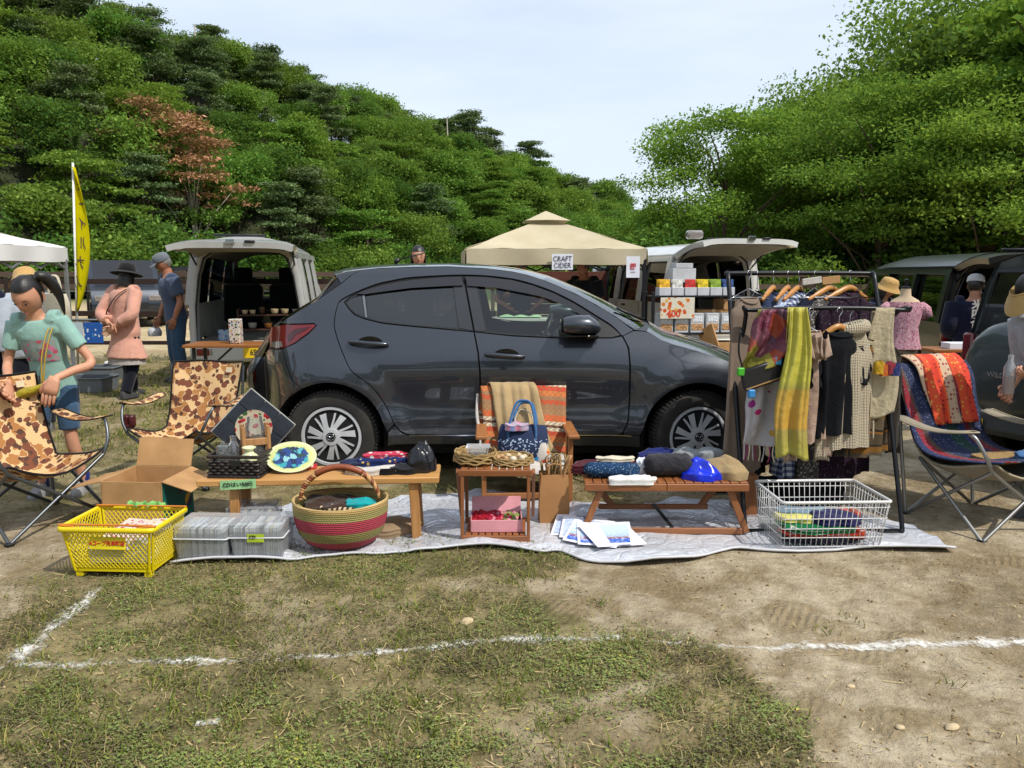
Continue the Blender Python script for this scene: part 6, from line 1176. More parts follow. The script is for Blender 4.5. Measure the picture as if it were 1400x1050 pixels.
# papers and paper bag
q = on(820, 742); g0 = random.Random(4)
M_PRINT = NT('seascape_print'); t = M_PRINT; s_ = t.sep(t.co()); yv = t.math('ADD', s_[1], 0); cc = t.ramp(t.N('MapRange', {0: s_[1], 1: -.105, 2: .105}).outputs[0], [(0, '#2d55b4'), (.16, '#3e68c0'), (.24, '#8a4a44'), (.34, '#9fb6d8'), (.5, '#b3c8e4'), (.8, '#c0d0e6')]); cc = t.mix(t.ramp(t.noise(t.co(), 60, 3), [(.5, (0, 0, 0)), (.62, (.5, .5, .5))]), cc, '#d6dbe4'); M_PRINT = t.done(cc, .5)
for k, (dx, dy, rz, lb) in enumerate(((-.10, .115, R(-12), 'printed sheet at the top of the fanned papers on the foil'), (-.06, .06, R(-9), 'printed sheet in the middle of the fanned papers on the foil'), (.06, -.035, R(20), 'white sheet sticking out at the right of the fanned papers'), (-.03, -.02, R(-20), 'white sheet sticking out at the left of the fanned papers'), (.02, -.03, R(-3), 'seaside picture print on top of the fanned papers'))):
    o = thing('print_sheet', lb, 'print', (q.x + dx, q.y + dy, .052 + .004 * k), rz); o.rotation_euler = (R(9), R(1), rz); m = MB(); m.grid(lambda u, v: ((u - .5) * .29, (v - .5) * .25, .008 * math.sin(u * 3 + k)), 9, 5, .0012); m.build('paper', M_PAPER, o, 60)
    if k != 2: m = MB(); m.grid(lambda u, v: ((u - .5) * .26, (v - .5) * .20 - .005, .0018 + .008 * math.sin((.05 + u * .9) * 3 + k)), 9, 5); m.build('picture', M_PRINT if k > 1 else plain('pale_print_paper', '#b3c3e0', .6, 0, .25, 30), o, 60)
    lettering('nnnnnnnnnn' if k == 4 else 'PLACE', .022, plain('faint_ink', '#5b6a8e', .7) if k == 0 else bpy.data.materials['faint_ink'], o, (0, .108, .0095), (0, 0, 0)) if k in (0, 1) else None
M_KRAFT = plain('kraft_paper', '#a8794a', .8, 0, .08, 8, .2, 12); q = on(757, 720); KB = thing('paper_bag', 'tall brown kraft paper bag stuffed with straw and twigs', 'bag', (q.x, q.y + .055, .012), R(4))
def bagring(w, d, z, s): return [Vector((x * w + .004 * math.sin(z * 40 + s + i), y * d + .004 * math.cos(z * 31 + i * 2), z)) for i, (x, y) in enumerate(((-1, -1), (-.33, -1.05), (.33, -1.05), (1, -1), (1.0, -.3), (.86, 0), (1.0, .3), (1, 1), (.33, 1.02), (-.33, 1.02), (-1, 1), (-1, .3), (-.86, 0), (-1, -.3)))]
m = MB(); m.loft([bagring(.082, .05, 0, 0), bagring(.084, .052, .1, 1), bagring(.082, .053, .2, 2), bagring(.080, .052, .295, 3)], True, False); m.add(bagring(.08, .05, .003, 0), [tuple(range(14))]); m.build('bag_body', M_KRAFT, KB, 35)
for yy in (-.05, .05): m = MB(); m.tube(spline([(-.035, yy, .29), (-.03, yy, .35), (.03, yy, .35), (.035, yy, .29)], 5), .004, 5); m.build('twisted_handle', M_KRAFT, KB, 180)
kb = Vector(KB.location); wz = thing('straw_wreath', 'pale straw and twig bundle sticking out of the paper bag', 'bundle', kb + Vector((0, 0, .14)), 0)
for k in range(22):
    g = random.Random(k); a = Vector((g.uniform(-.05, .05), g.uniform(-.03, .03), 0)); b = a + Vector((g.uniform(-.06, .09), g.uniform(-.04, .03), g.uniform(.20, .27))); m = MB(); m.tube(spline([a, (a + b) / 2 + Vector((g.uniform(-.02, .02), 0, 0)), b], 3), g.choice((.004, .006, .009)), 5); m.build('straw_stem', M_STRAW if k % 3 else bpy.data.materials['light_beech'], wz, 180)
for k in range(3): m = MB(); m.tube([Vector((-.02 + .03 * k + .03 * math.cos(a), -.02 + .02 * math.sin(a * 2), .235 + .035 * math.sin(a))) for a in np.linspace(0, 2 * PI, 15)[:-1]], .004, 5, closed=True); m.build('vine_loop', M_STRAW, wz, 180)
# ------------------------------------------------------------------ wooden armchair draped with blankets
q = pz(718, 674); A = thing('wooden_armchair', 'low wooden armchair draped with blankets beside the car', 'chair', (q.x, q.y - .06, .0), R(2)); M_AC = wood('chair_wood', '#a8703e', '#835028', 2, .45)
for sx_ in (-1, 1):
    m = MB(); m.bar((sx_ * .27, -.20, 0), (sx_ * .27, -.20, .43), .03, .038, (0, 1, 0)); m.build('front_leg', M_AC, A); m = MB(); m.bar((sx_ * .27, .22, 0), (sx_ * .27, .16, .43), .03, .038, (0, 1, 0)); m.build('rear_leg', M_AC, A)
    m = MB(); m.box((sx_ * .285, -.03, .445), (.07, .48, .024), None, .006); m.build('armrest', M_AC, A); m = MB(); m.bar((sx_ * .24, .10, .22), (sx_ * .24, .26, .62), .028, .036, (0, 1, 0)); m.build('back_post', M_AC, A)
    m = MB(); m.box((sx_ * .255, 0, .21), (.024, .40, .04)); m.build('side_rail', M_AC, A)
m = MB(); m.box((0, -.2, .06), (.52, .02, .035)); m.build('stretcher', M_AC, A); m = MB(); m.box((0, .0, .235), (.50, .40, .02)); m.build('seat', M_AC, A)
for z in (.33, .45, .57): m = MB(); m.box((0, .10 + (z - .22) * .4, z), (.46, .016, .07)); m.build('back_slat', M_AC, A)
aw = lambda x, y, z: Vector(A.location) + Vector((x, y, z))
t = NT('orange_woven_blanket'); s_ = t.sep(t.co()); z_ = t.math('FRACT', t.math('MULTIPLY_ADD', s_[2], 3.6, t.math('MULTIPLY', s_[0], .3))); band = t.ramp(z_, [(0, '#8c6a4a'), (.12, '#b5401f'), (.22, '#8c6a4a'), (.30, '#c06a34'), (.42, '#b5321e'), (.52, '#c9bda4'), (.60, '#3a2a28'), (.66, '#c9bda4'), (.74, '#c4582a'), (.88, '#94704c')], 'CONSTANT'); zig = t.math('GREATER_THAN', t.math('FRACT', t.math('ADD', t.math('MULTIPLY', s_[0], 26), t.math('MULTIPLY', t.math('PINGPONG', t.math('MULTIPLY', s_[2], 60), 1.0), .8))), .45); band = t.mix(t.math('MULTIPLY', zig, .62), band, '#86603f'); t.bump(t.noise(t.co(), 200, 2), .4, .004); M_BLANK = t.done(band, .95)
def drape(o, name, m_, prof, w0, w1, x0=0, x1=None, th=.006, nu=24, wr=.012, seed=0, skew=0.0):
    P = spline(prof, 8); n = len(P)
    def fn(u, v):
        k = v * (n - 1); i = min(int(k), n - 2); p = P[i].lerp(P[i + 1], k - i); w = w0 + (w1 - w0) * v; xx = x0 + ((x1 if x1 is not None else x0) - x0) * v + skew * v
        return Vector((xx + (u - .5) * w, 0, 0)) + p + Vector((0, -1, .05)) * (wr * math.sin(u * 17 + seed + v * 3) + wr * .7 * math.sin(u * 31 + v * 7 + seed) + .4 * wr * math.sin(v * 23 + u * 5))
    m = MB(); m.grid(fn, nu, 30, th); return m.build(name, m_, o, 180)
D1 = thing('woven_blanket', 'orange and brown woven blanket hung over the wooden armchair', 'blanket', aw(0, 0, 0), R(2))
drape(D1, 'fabric', M_BLANK, [(0, .36, .32), (0, .345, .52), (0, .315, .665), (0, .235, .66), (0, .145, .50), (0, .075, .36), (0, .0, .285)], .62, .52, th=.007, wr=.008)
m = MB(); m.tube(spline([(-.31, .28, .63), (-.315, .17, .50), (-.29, .06, .36), (-.32, -.02, .22), (-.33, -.02, .14)], 6), .011, 6); m.build('white_border', C_WHITE, D1, 180)
D2 = thing('beige_cloth', 'beige cotton cloth draped over the orange blanket on the armchair', 'cloth', aw(-.03, -.02, .012), R(2)); drape(D2, 'fabric', cloth('beige_cotton', '#a48c66', .1), [(0, .35, .50), (0, .33, .675), (0, .225, .675), (0, .13, .50), (0, .06, .36), (0, -.02, .29)], .28, .34, -.10, .06, wr=.013, seed=2)
D3 = thing('white_cloth', 'white cloth spread on the seat of the wooden armchair', 'cloth', aw(0, -.08, .252)); m = MB(); m.grid(lambda u, v: ((u - .5) * .5, (v - .5) * .34, .02 + .012 * math.sin(u * 14) * math.sin(v * 9) - .06 * sst(.75, 1, 1 - v)), 20, 14, .004); m.build('fabric', C_WHITE, D3, 180)
# denim tote
t = NT('navy_leaf_print'); c = t.co(); s_ = t.sep(c); v1 = t.N('TexVoronoi', {'Vector': t.mix(.03, c, t.noise(c, 40, 2, out=1), 'ADD'), 'Scale': 60}).outputs[0]; low = t.math('LESS_THAN', s_[2], .135); pr = t.math('MULTIPLY', t.math('LESS_THAN', v1, .33), low); M_TOTE = t.done(t.mix(pr, '#172748', '#a9bcd2'), .85); M_DENIM = cloth('light_denim', '#3c6796', .15, .4)
TB = thing('tote_bag', 'navy leaf print tote bag with denim handles on the wooden armchair', 'bag', aw(-.02, -.10, .265), R(-8)); TB.rotation_euler = (R(-14), 0, R(-8))
m = MB(); m.loft([[Vector((x * w, y * d, z)) for x, y in ((-1, -.6), (-.6, -1), (.6, -1), (1, -.6), (1, .6), (.6, 1), (-.6, 1), (-1, .6))] for z, w, d in ((0, .125, .05), (.02, .15, .07), (.12, .158, .075), (.20, .15, .062), (.225, .14, .05))], True, False); m.build('bag_body', M_TOTE, TB, 60)
for yy, lean in ((-.058, 0), (.05, .03)): m = MB(); m.tube(spline([(-.085, yy, .11), (-.085, yy - .01, .2), (-.05, yy + .01 + lean, .35), (.0, yy + .02 + lean, .375), (.05, yy + .01 + lean, .35), (.085, yy - .01, .2), (.085, yy, .11)], 6), .0135, 8, flat=.6); m.build('denim_handle', M_DENIM, TB, 180)
heap('scarf', 'pale pink and lilac scarf stuffed in the top of the navy tote bag', 'scarf', aw(-.06, -.10, .46), .08, .05, .06, speck('lilac_scarf', hx('#b3a2b4'), ['#c77a96', '#7a86b4', '#cfc8c8'], 22, .4), 0, 71)
t = NT('bright_leaf_print'); c = t.co(); v1 = t.N('TexVoronoi', {'Vector': t.mix(.05, c, t.noise(c, 14, 2, out=1), 'ADD'), 'Scale': 19}); cc = t.ramp(t.sep(v1.outputs['Color'])[0], [(0, '#c4472a'), (.2, '#2a7fb4'), (.38, '#159a56'), (.52, '#b64a8e'), (.66, '#d29a2c'), (.8, '#b9b2a6')], 'CONSTANT'); M_BRIGHT = t.done(t.mix(t.math('LESS_THAN', v1.outputs[0], .34), '#b5aea4', cc), .85)
SB = thing('print_bag', 'off white bag with bright leaf print leaning on the navy tote', 'bag', aw(.10, -.15, .25), R(-10)); SB.rotation_euler = (R(-20), R(-24), R(-8)); m = MB(); m.loft([[Vector((x * w, y * d, z)) for x, y in ((-1, -.6), (-.6, -1), (.6, -1), (1, -.6), (1, .6), (.6, 1), (-.6, 1), (-1, .6))] for z, w, d in ((0, .055, .03), (.03, .075, .045), (.15, .078, .045), (.24, .06, .028), (.26, .05, .02))]); m.build('bag_body', M_BRIGHT, SB, 60)
m = MB(); m.tube(spline([(-.05, -.02, .24), (-.06, -.03, .32), (0, -.03, .37), (.05, -.03, .32), (.045, -.02, .24)], 6), .012, 6, flat=.35); m.build('handle', C_CREAMC, SB, 180)
# ------------------------------------------------------------------ white wire basket with folded clothes
WB = thing('wire_basket', 'white wire basket of folded clothes in front of the clothes rack', 'basket', on(1138, 756) + Vector((0, .20, 0)), R(2)); WB.location.z = .02; M_WIRE = plain('white_wire_coating', '#c9c9c8', .35, 0, .03)
a0, b0, a1, b1, hW = .265, .17, .285, .21, .255
m = MB(); m.tube(rrect(a1, b1, .02, hW, 4), .0085, 8, closed=True); m.build('rim', M_WIRE, WB, 180)
def wpt(k, s_, f): a, b = a0 + (a1 - a0) * f, b0 + (b1 - b0) * f; z = .005 + hW * f; return Vector(((s_ * a, -b, z), (a, s_ * b, z), (-s_ * a, b, z), (-a, -s_ * b, z))[k])
wm = {}
for k in range(4):
    n = 19 if k % 2 == 0 else 13
    for i in range(n): s_ = -1 + 2 * (i + .5) / n; m = MB(); m.tube([wpt(k, s_, 0), wpt(k, s_, 1)], .0021, 5); m.build('wire', M_WIRE, WB, 180)
for f in (0, .2, .4, .62, .86): m = MB(); m.tube([wpt(k, s_, f) for k in range(4) for s_ in (-.97, .97)], .0026, 5, closed=True); m.build('wire_ring', M_WIRE, WB, 40)
for i in range(12): x = -a0 + 2 * a0 * (i + .5) / 12; m = MB(); m.tube([(x, -b0, .004), (x, b0, .004)], .002, 4); m.build('wire', M_WIRE, WB)
wb = Vector(WB.location)
for k, (x, y, z, sx_, sy_, h, q, lb) in enumerate(((0, -.01, .01, .24, .15, .035, '#14182c', 'navy folded garment at the bottom of the wire basket'), (.0, -.02, .038, .24, .14, .03, '#a8321e', 'orange red folded garment above the navy one in the wire basket'), (-.02, -.02, .062, .23, .14, .035, '#12683c', 'green and white folded garment in the wire basket'), (.08, -.01, .09, .13, .11, .055, '#1c1c4c', 'dark blue folded cloth on top right in the wire basket'), (-.12, .03, .09, .11, .09, .035, '#c9c36a', 'pale yellow cloth on top left in the wire basket'), (-.06, .09, .07, .16, .06, .08, '#6c8494', 'pale blue grey plastic wrapped cloth at the back of the wire basket'), (.18, .08, .08, .08, .06, .06, '#b05040', 'coral cloth in the back right corner of the wire basket'))):
    heap('folded_garment', lb, 'clothing', wb + Vector((x, y, z)), sx_, sy_, h, stripes('garment_%d' % k, [(0, q), (.75, '#c2beb4'), (.85, q)], 2, 55, wob=.03) if k in (1, 2) else cloth('garment_%d' % k, q), 0, 80 + k, 3, .25, .2)
# ------------------------------------------------------------------ grey trays and posters on the left
M_TRAY = plain('grey_plastic_tray', '#5f6468', .45, 0, .06)
for k, (px, py, w, d, rz, lb) in enumerate(((115, 536, .55, .38, 0, 'grey plastic tray in front, nearest of the trays on the grass'), (130, 520, .55, .38, R(4), 'grey plastic tray behind the nearest tray on the grass'), (78, 524, .5, .36, R(-6), 'grey plastic tray beside the chair on the left of the grass'))):
    q = pz(px, py); o = thing('plastic_tray', lb, 'tray', (q.x, q.y + .1, 0), rz)
    for c_, s_ in (((0, -d / 2, .09), (w, .012, .17)), ((0, d / 2, .09), (w, .012, .17)), ((-w / 2, 0, .09), (.012, d, .17)), ((w / 2, 0, .09), (.012, d, .17))): m = MB(); m.box(c_, s_); m.build('wall', M_TRAY, o)
    m = MB(); m.box((0, 0, .02), (w, d, .012)); m.build('bottom', M_TRAY, o); m = MB(); m.tube(rrect(w / 2 + .01, d / 2 + .01, .02, .175), .012, 6, closed=True); m.build('rim', M_TRAY, o, 180)
q = pz(165, 515); o = thing('paper_stack', 'white papers lying on the tray beside the woman in pink', 'paper', (q.x - .05, q.y, .19), .2); m = MB(); m.box((0, 0, .015), (.26, .16, .03)); m.build('sheets', M_PAPER, o)
for k, (px, w, q_, lb) in enumerate(((128, .24, ['#2a5ca8', '#d0d8e0', '#4a86c8'], 'blue event poster hanging on the rail, right one'), (103, .20, ['#b8c4cc', '#8a6a5a', '#3a6ab0'], 'pale blue photo poster hanging on the rail, left one'))):
    p = py_(px, 455, 9.7); o = thing('poster', lb, 'poster', p); m = MB(); m.box((0, 0, 0), (w, .005, .26)); m.build('sheet', speck('poster_%d' % k, hx(q_[0]), q_, 22, .3, 1, .02, .5), o)
ra = thing('poster_rail', 'low grey rail on which the blue posters hang', 'rail', (*py_(100, 480, 9.75)[:2], 0)); m = MB(); m.tube([(-.8, 0, .85), (.75, 0, .85)], .015, 6); m.build('bar', M_GREYST, ra, 180)
for xx in (-.78, .73): m = MB(); m.tube([(xx, 0, 0), (xx, 0, .85)], .015, 6); m.build('post', M_GREYST, ra, 180)
# ------------------------------------------------------------------ pottery table and shelf at the silver van
q = pz(275, 560); TT = thing('trestle_table', 'folding table with a brown wooden top and black legs behind the camo chair', 'table', (q.x + .78, 8.2, 0), R(3)); M_TT = wood('brown_laminate', '#9c6530', '#7d4a20', 0, .4)
m = MB(); m.box((0, 0, .685), (1.8, .45, .032), None, .004); m.build('tabletop', M_TT, TT)
for sx_ in (-1, 1):
    for sy_ in (-1, 1): m = MB(); m.box((sx_ * .80, sy_ * .17, .335), (.032, .032, .67)); m.build('leg', M_BLACK, TT)
    m = MB(); m.bar((sx_ * .80, 0, .35), (sx_ * .45, 0, .66), .02); m.build('brace', M_BLACK, TT)
tt = Vector(TT.location); cn = thing('floral_tin', 'tall white tin with a colourful floral pattern on the trestle table', 'tin', tt + Vector((-.40, -.05, .70))); m = MB(); m.box((0, 0, .13), (.115, .115, .26), None, .008); m.build('tin_body', speck('floral_tin_print', hx('#c6c0b4'), ['#a83a3a', '#33406e', '#5a7a44', '#c98a3a', '#2a2a30'], 42, .42, 1, .02, .35), cn)
def sv_(x, y, z): return Matrix.Translation(Vector(sv.location)) @ Matrix.Rotation(R(10), 4, 'Z') @ Vector((x, y, z))
SHF = thing('wooden_shelf', 'dark wooden two tier shelf of pottery bowls in the silver van', 'shelf', sv_(.28, .12, .558), R(10)); M_DKW = wood('dark_stained_wood', '#4a2a1a', '#301a10', 0)
for z in (.14, .33): m = MB(); m.box((0, 0, z), (.86, .2, .018)); m.build('shelf_board', M_DKW, SHF)
for xx in (-.42, .42): m = MB(); m.box((xx, 0, .2), (.02, .2, .42)); m.build('side_board', M_DKW, SHF)
for i, (x, z, q, r) in enumerate(((-.34, .34, 'cream', .042), (-.24, .34, 'cream', .042), (-.12, .34, 'brown', .038), (.04, .34, 'cream', .052), (.17, .34, 'cream', .052), (.31, .34, 'grey', .05), (-.05, .15, 'amber', .055), (.14, .15, 'cream', .055), (-.25, .15, 'grey', .06), (.02, .0, 'cream', .075))):
    o = thing('pottery_bowl' if q != 'brown' else 'pottery_cup', ('%s glazed pottery bowl' % q) + (', %s on the upper shelf in the silver van' % ('first', 'second', 'tall cup third', 'fourth', 'fifth', 'sixth')[i] if i < 6 else ' on the lower shelf in the silver van' if i < 9 else ' on the floor before the shelf in the silver van'), 'bowl', sv_(.28 + x, .10 if i < 9 else -.03, .56 + z), R(10)); hh = r * (1.3 if q != 'brown' else 2.4)
    m = MB(); m.lathe([(r * .5, 0), (r * .8, hh * .3), (r, hh), (r * .92, hh), (r * .7, hh * .35), (.002, hh * .2)], 18); m.build('glazed_bowl', plain('glaze_' + q, {'cream': '#c2b08a', 'brown': '#4a3424', 'grey': '#8a8a86', 'amber': '#8a5a2c'}[q], .25, 0, .15, 30) if 'glaze_' + q not in bpy.data.materials else bpy.data.materials['glaze_' + q], o, 60)
for k, (x, lb) in enumerate(((-.35, 'blue and white packets at the left of the silver van floor'), (-.22, 'small brown bottle on the silver van floor'))):
    o = thing('packet' if k == 0 else 'bottle', lb, 'packet' if k == 0 else 'bottle', sv_(x, .02, .56)); m = MB()
    if k == 0: m.box((0, .1, .07), (.14, .08, .14))
    else: m.lathe([(.035, 0), (.04, .05), (.03, .09), (.012, .12), (.012, .16)], 14)
    m.build('wrapper' if k == 0 else 'glass', speck('blue_packet', hx('#9fb4cc'), ['#2a5ca8', '#c8d0d8'], 30, .4) if k == 0 else plain('brown_glass', '#3c2412', .15), o, 40)
# ------------------------------------------------------------------ folding camp chairs
t = NT('duck_camouflage'); c = t.co('Object', 1); 
def blot(seed, sc, thr):
    v_ = t.co('Object', sc, (0, 0, 0), (seed, seed * 1.7, seed * .6)); w_ = t.mix(.75, v_, t.noise(v_, 1.5, 3, out=1), 'ADD'); return t.N('TexVoronoi', {'Vector': w_, 'Scale': 1.0, 'Smoothness': .35}, feature='SMOOTH_F1').outputs[0]
b1, b2, b3 = blot(3.1, 13, .3), blot(9.7, 11, .3), blot(17.3, 17, .3)
col = t.mix(t.math('LESS_THAN', b2, .46), '#a87a45', '#a5763f'); col = t.mix(t.math('LESS_THAN', b2, .44), '#c9a676', '#9c6a38')
col = t.mix(t.math('LESS_THAN', b1, .47), col, '#cdb083'); col = t.mix(t.math('LESS_THAN', b1, .43), col, '#6b3a22'); col = t.mix(t.math('LESS_THAN', b3, .30), col, '#4a2e20')
t.bump(t.noise(c, 9, 3), .25, .02); M_CAMO = t.done(col, .85)
M_TUBE = plain('grey_chair_tube', '#5c6063', .35, .7, .06); M_TUBEA = plain('aluminium_chair_tube', '#8f8f8d', .35, .75, .06); M_PIPE = cloth('black_piping', '#141212')
def camp(label, loc, rz, mf, mt, mp_, sc=1.0):
    ch = thing('camp_chair', label, 'chair', loc, rz); ch.scale = (sc,) * 3; r = .0115
    FF = {(-1, -1): (-.33, -.30, .01), (1, -1): (.33, -.30, .01), (-1, 1): (-.30, .28, .01), (1, 1): (.30, .28, .01)}; SF = {(-1, -1): (-.30, -.30, .43), (1, -1): (.30, -.30, .43)}; SB_ = {-1: (-.28, .22, .40), 1: (.28, .22, .40)}
    def tb(a, b, n='tube'): m = MB(); m.tube([a, b], r, 8); m.build(n, mt, ch, 60)
    tb(FF[(-1, -1)], SF[(1, -1)]); tb(FF[(1, -1)], SF[(-1, -1)]); tb(FF[(-1, 1)], SB_[1]); tb(FF[(1, 1)], SB_[-1])
    for s_ in (-1, 1):
        tb(FF[(s_, -1)], SB_[s_]); tb(FF[(s_, 1)], SF[(s_, -1)]); tb(FF[(s_, 1)], (s_ * .33, .40, .90), 'back_pole')
        m = MB(); m.tube(spline([SF[(s_, -1)], (s_ * .345, -.29, .52), (s_ * .375, -.24, .62), (s_ * .385, -.20, .645)], 5), r, 8); m.build('arm_post', mt, ch, 60)
        m = MB(); m.grid(lambda u, v: (s_ * (.33 + .11 * v), .30 - u * .52, .655 - .035 * math.sin(u * PI) + .012 * math.sin(v * 3)), 12, 5, .005); m.build('armrest', mf, ch, 180)
        m = MB(); m.tube([Vector((s_ * .33, .30 - u * .52, .655 - .035 * math.sin(u * PI))) for u in np.linspace(0, 1, 12)] + [Vector((s_ * .44, .30 - u * .52, .66 - .035 * math.sin(u * PI))) for u in np.linspace(1, 0, 12)], .005, 5, closed=True); m.build('piping', mp_, ch, 180)
        for k in (-1, 1): m = MB(); m.box((FF[(s_, k)][0], FF[(s_, k)][1], .012), (.045, .045, .024), None, .006); m.build('foot', M_BLACK, ch)
    P = spline([(0, -.32, .425), (0, -.18, .385), (0, .02, .345), (0, .17, .355), (0, .24, .46), (0, .31, .64), (0, .37, .80), (0, .415, .925)], 6); n = len(P)
    def fn(u, v):
        k = v * (n - 1); i = min(int(k), n - 2); p = P[i].lerp(P[i + 1], k - i); w = .58 - .04 * math.sin(v * PI) if v < .45 else .56 + .08 * (v - .45) / .55; uu = u * 2 - 1
        sag = (1 - uu * uu); dz = -.05 * sag * sst(.75, .2, v) + (.05 * abs(uu) ** 3 * sst(.8, .25, v)); dy = .05 * sag * sst(.35, .8, v)
        return Vector((uu * w / 2, p.y + dy + .006 * math.sin(u * 11 + v * 13), p.z + float(dz) + .006 * math.sin(u * 9 + v * 17)))
    m = MB(); m.grid(fn, 22, 40, .006); m.build('sling_fabric', mf, ch, 180)
    ed = [fn(0, v) for v in np.linspace(0, 1, 26)] + [fn(u, 1) for u in np.linspace(.1, .9, 8)] + [fn(1, v) for v in np.linspace(1, 0, 26)] + [fn(u, 0) for u in np.linspace(.9, .1, 8)]
    m = MB(); m.tube(ed, .008, 6, closed=True); m.build('piping', mp_, ch, 180); return ch
q = pz(20, 715); ch1 = camp('tan camouflage camp chair in front of the girl at the left edge', (-2.78, 4.32, 0), R(62), M_CAMO, M_TUBE, M_PIPE, .90)
q = pz(232, 668); ch2 = camp('tan camouflage camp chair behind the open cardboard box', (q.x + .02, q.y + .25, 0), R(-8), M_CAMO, M_TUBE, M_PIPE, .86)
m = MB(); m.tube(spline([(-.36, -.20, .56), (-.38, -.2, .48), (-.33, -.2, .48), (-.33, -.2, .56)], 4), .03, 6); cp = m.build('cup_pocket', plain('red_black_nylon', '#4a1014', .5, 0, .4, 12), ch2, 180)
for cx in (ch1, ch2): m = MB(); m.box((.20, .425, .86) if cx is ch2 else (.2, .425, .86), (.055, .004, .045), Matrix.Rotation(R(-18), 3, 'X')); m.v = [(a, b - .035, c_) for a, b, c_ in m.v]; lb_ = m.build('fabric_label', plain('pale_label', '#c9b999', .7) if cx is ch1 else bpy.data.materials['pale_label'], cx); lb_.rotation_euler = (0, 0, 0)
C_BEIGE = cloth('beige_chair_fabric', '#8f8673', .12); C_TRIM = cloth('beige_trim', '#a39880')
q = pz(1345, 718); ch3 = camp('beige camp chair draped with blankets in front of the off-roader', (2.74, 4.36, -.01), R(20), C_BEIGE, M_TUBEA, C_TRIM, .92)
def c3(x, y, z): return ch3.matrix_basis @ Vector((x, y, z)) if False else Matrix.Translation(ch3.location) @ Matrix.Rotation(R(20), 4, 'Z') @ Vector((x, y, z))
t = NT('orange_paisley'); s_ = t.sep(t.co()); c = t.co(); st = t.math('FRACT', t.math('MULTIPLY_ADD', s_[0], 4.2, .30)); base = t.ramp(st, [(0, '#c8391f'), (.28, '#d8602e'), (.34, '#b9a084'), (.74, '#8c2a1a'), (.79, '#cf4a26')], 'CONSTANT'); v1 = t.N('TexVoronoi', {'Vector': c, 'Scale': 38, 'Randomness': .5}).outputs[0]; M_PAIS = t.done(t.mix(t.math('LESS_THAN', v1, .30), base, t.ramp(st, [(0, '#7c1a14'), (.34, '#8a3a3a'), (.74, '#d08a3a')], 'CONSTANT')), .85)
t = NT('navy_red_patchwork'); c = t.co(); s_ = t.sep(c); st = t.math('FRACT', t.math('ADD', t.math('MULTIPLY', s_[0], 2.6), t.math('MULTIPLY', s_[2], .6))); cc = t.ramp(st, [(0, '#1a2748'), (.3, '#18382e'), (.5, '#1d2a50'), (.66, '#7a1622'), (.8, '#4a3a34'), (.86, '#1c2444')], 'CONSTANT'); M_PATCH = t.done(t.mix(t.math('LESS_THAN', t.vor(c, 60), .22), cc, '#6a7088'), .9)
D4 = thing('patchwork_quilt', 'navy green and red patchwork quilt covering the beige camp chair', 'quilt', ch3.location, R(20)); drape(D4, 'fabric', M_PATCH, [(0, .44, .55), (0, .46, .75), (0, .43, .90), (0, .36, .84), (0, .30, .66), (0, .22, .46), (0, .08, .40), (0, -.15, .42), (0, -.33, .455)], .60, .56, th=.007, wr=.010, seed=1)
D5 = thing('paisley_shawl', 'orange paisley shawl thrown over the back of the beige camp chair', 'shawl', ch3.location, R(20)); drape(D5, 'fabric', M_PAIS, [(0, .50, .60), (0, .48, .80), (0, .45, .945), (0, .36, .90), (0, .29, .72), (0, .23, .55)], .50, .34, -.04, .06, th=.006, wr=.012, seed=3)
heap('straw_clutch', 'flat woven straw clutch bag on the seat of the quilted camp chair', 'bag', c3(.02, -.10, .40), .17, .10, .045, M_STRAW, R(20), 91, 2, .4, .1); heap('folded_jeans', 'folded blue jeans on the front of the quilted camp chair', 'jeans', c3(.12, -.24, .43), .2, .08, .06, M_DENIM, R(30), 92, 3, .5)
# ------------------------------------------------------------------ clothes rack and everything hung on it
RX0, RX1, YA, YBk = 1.30, 2.18, 4.70, 4.34
RK = thing('clothes_rack', 'black tubular clothes rack with two bars full of clothes', 'clothes rack', (1.74, 4.5, 0))
def rk_(x, y, z): return Vector((x - 1.74, y - 4.5, z))
M_RTUBE = plain('black_rack_tube', '#1c1d20', .35, .5, .08)
m = MB(); m.tube(spline([rk_(RX0 + .015, 4.12, .03), rk_(RX0, 4.16, .12), rk_(RX0, 4.62, 1.32), rk_(RX0 + .01, YA - .01, 1.425), rk_(RX0 + .06, YA, 1.442), rk_(RX1 - .06, YA, 1.442), rk_(RX1 - .01, YA - .01, 1.425), rk_(RX1, 4.62, 1.32), rk_(RX1, 4.16, .12), rk_(RX1 - .015, 4.12, .03)], 6), .0135, 10); m.build('tall_frame', M_RTUBE, RK, 180)
m = MB(); m.tube(spline([rk_(RX0 + .03, 4.90, .03), rk_(RX0 + .03, 4.86, .12), rk_(RX0 + .03, 4.40, 1.14), rk_(RX0 + .08, YBk, 1.238), rk_(RX1 + .02, YBk, 1.238), rk_(RX1 - .03, 4.40, 1.14), rk_(RX1 - .03, 4.86, .12), rk_(RX1 - .03, 4.90, .03)], 6), .0125, 10); m.build('low_frame', M_RTUBE, RK, 180)
for yy in (4.12, 4.90): m = MB(); m.tube([rk_(RX0, yy, .022), rk_(RX1, yy, .022)], .0125, 8); m.build('foot_bar', M_RTUBE, RK, 180)
for z, yy in ((1.30, 4.62),): m = MB(); m.tube([rk_(RX0, yy, z), rk_(RX1, yy, z)], .005, 6); m.build('cross_wire', M_CHROME, RK, 180)
M_HANG = wood('hanger_wood', '#c08a4c', '#a06c34', 0, .35); M_HOOK = plain('hook_wire', '#b4b6b8', .25, .9, .03)
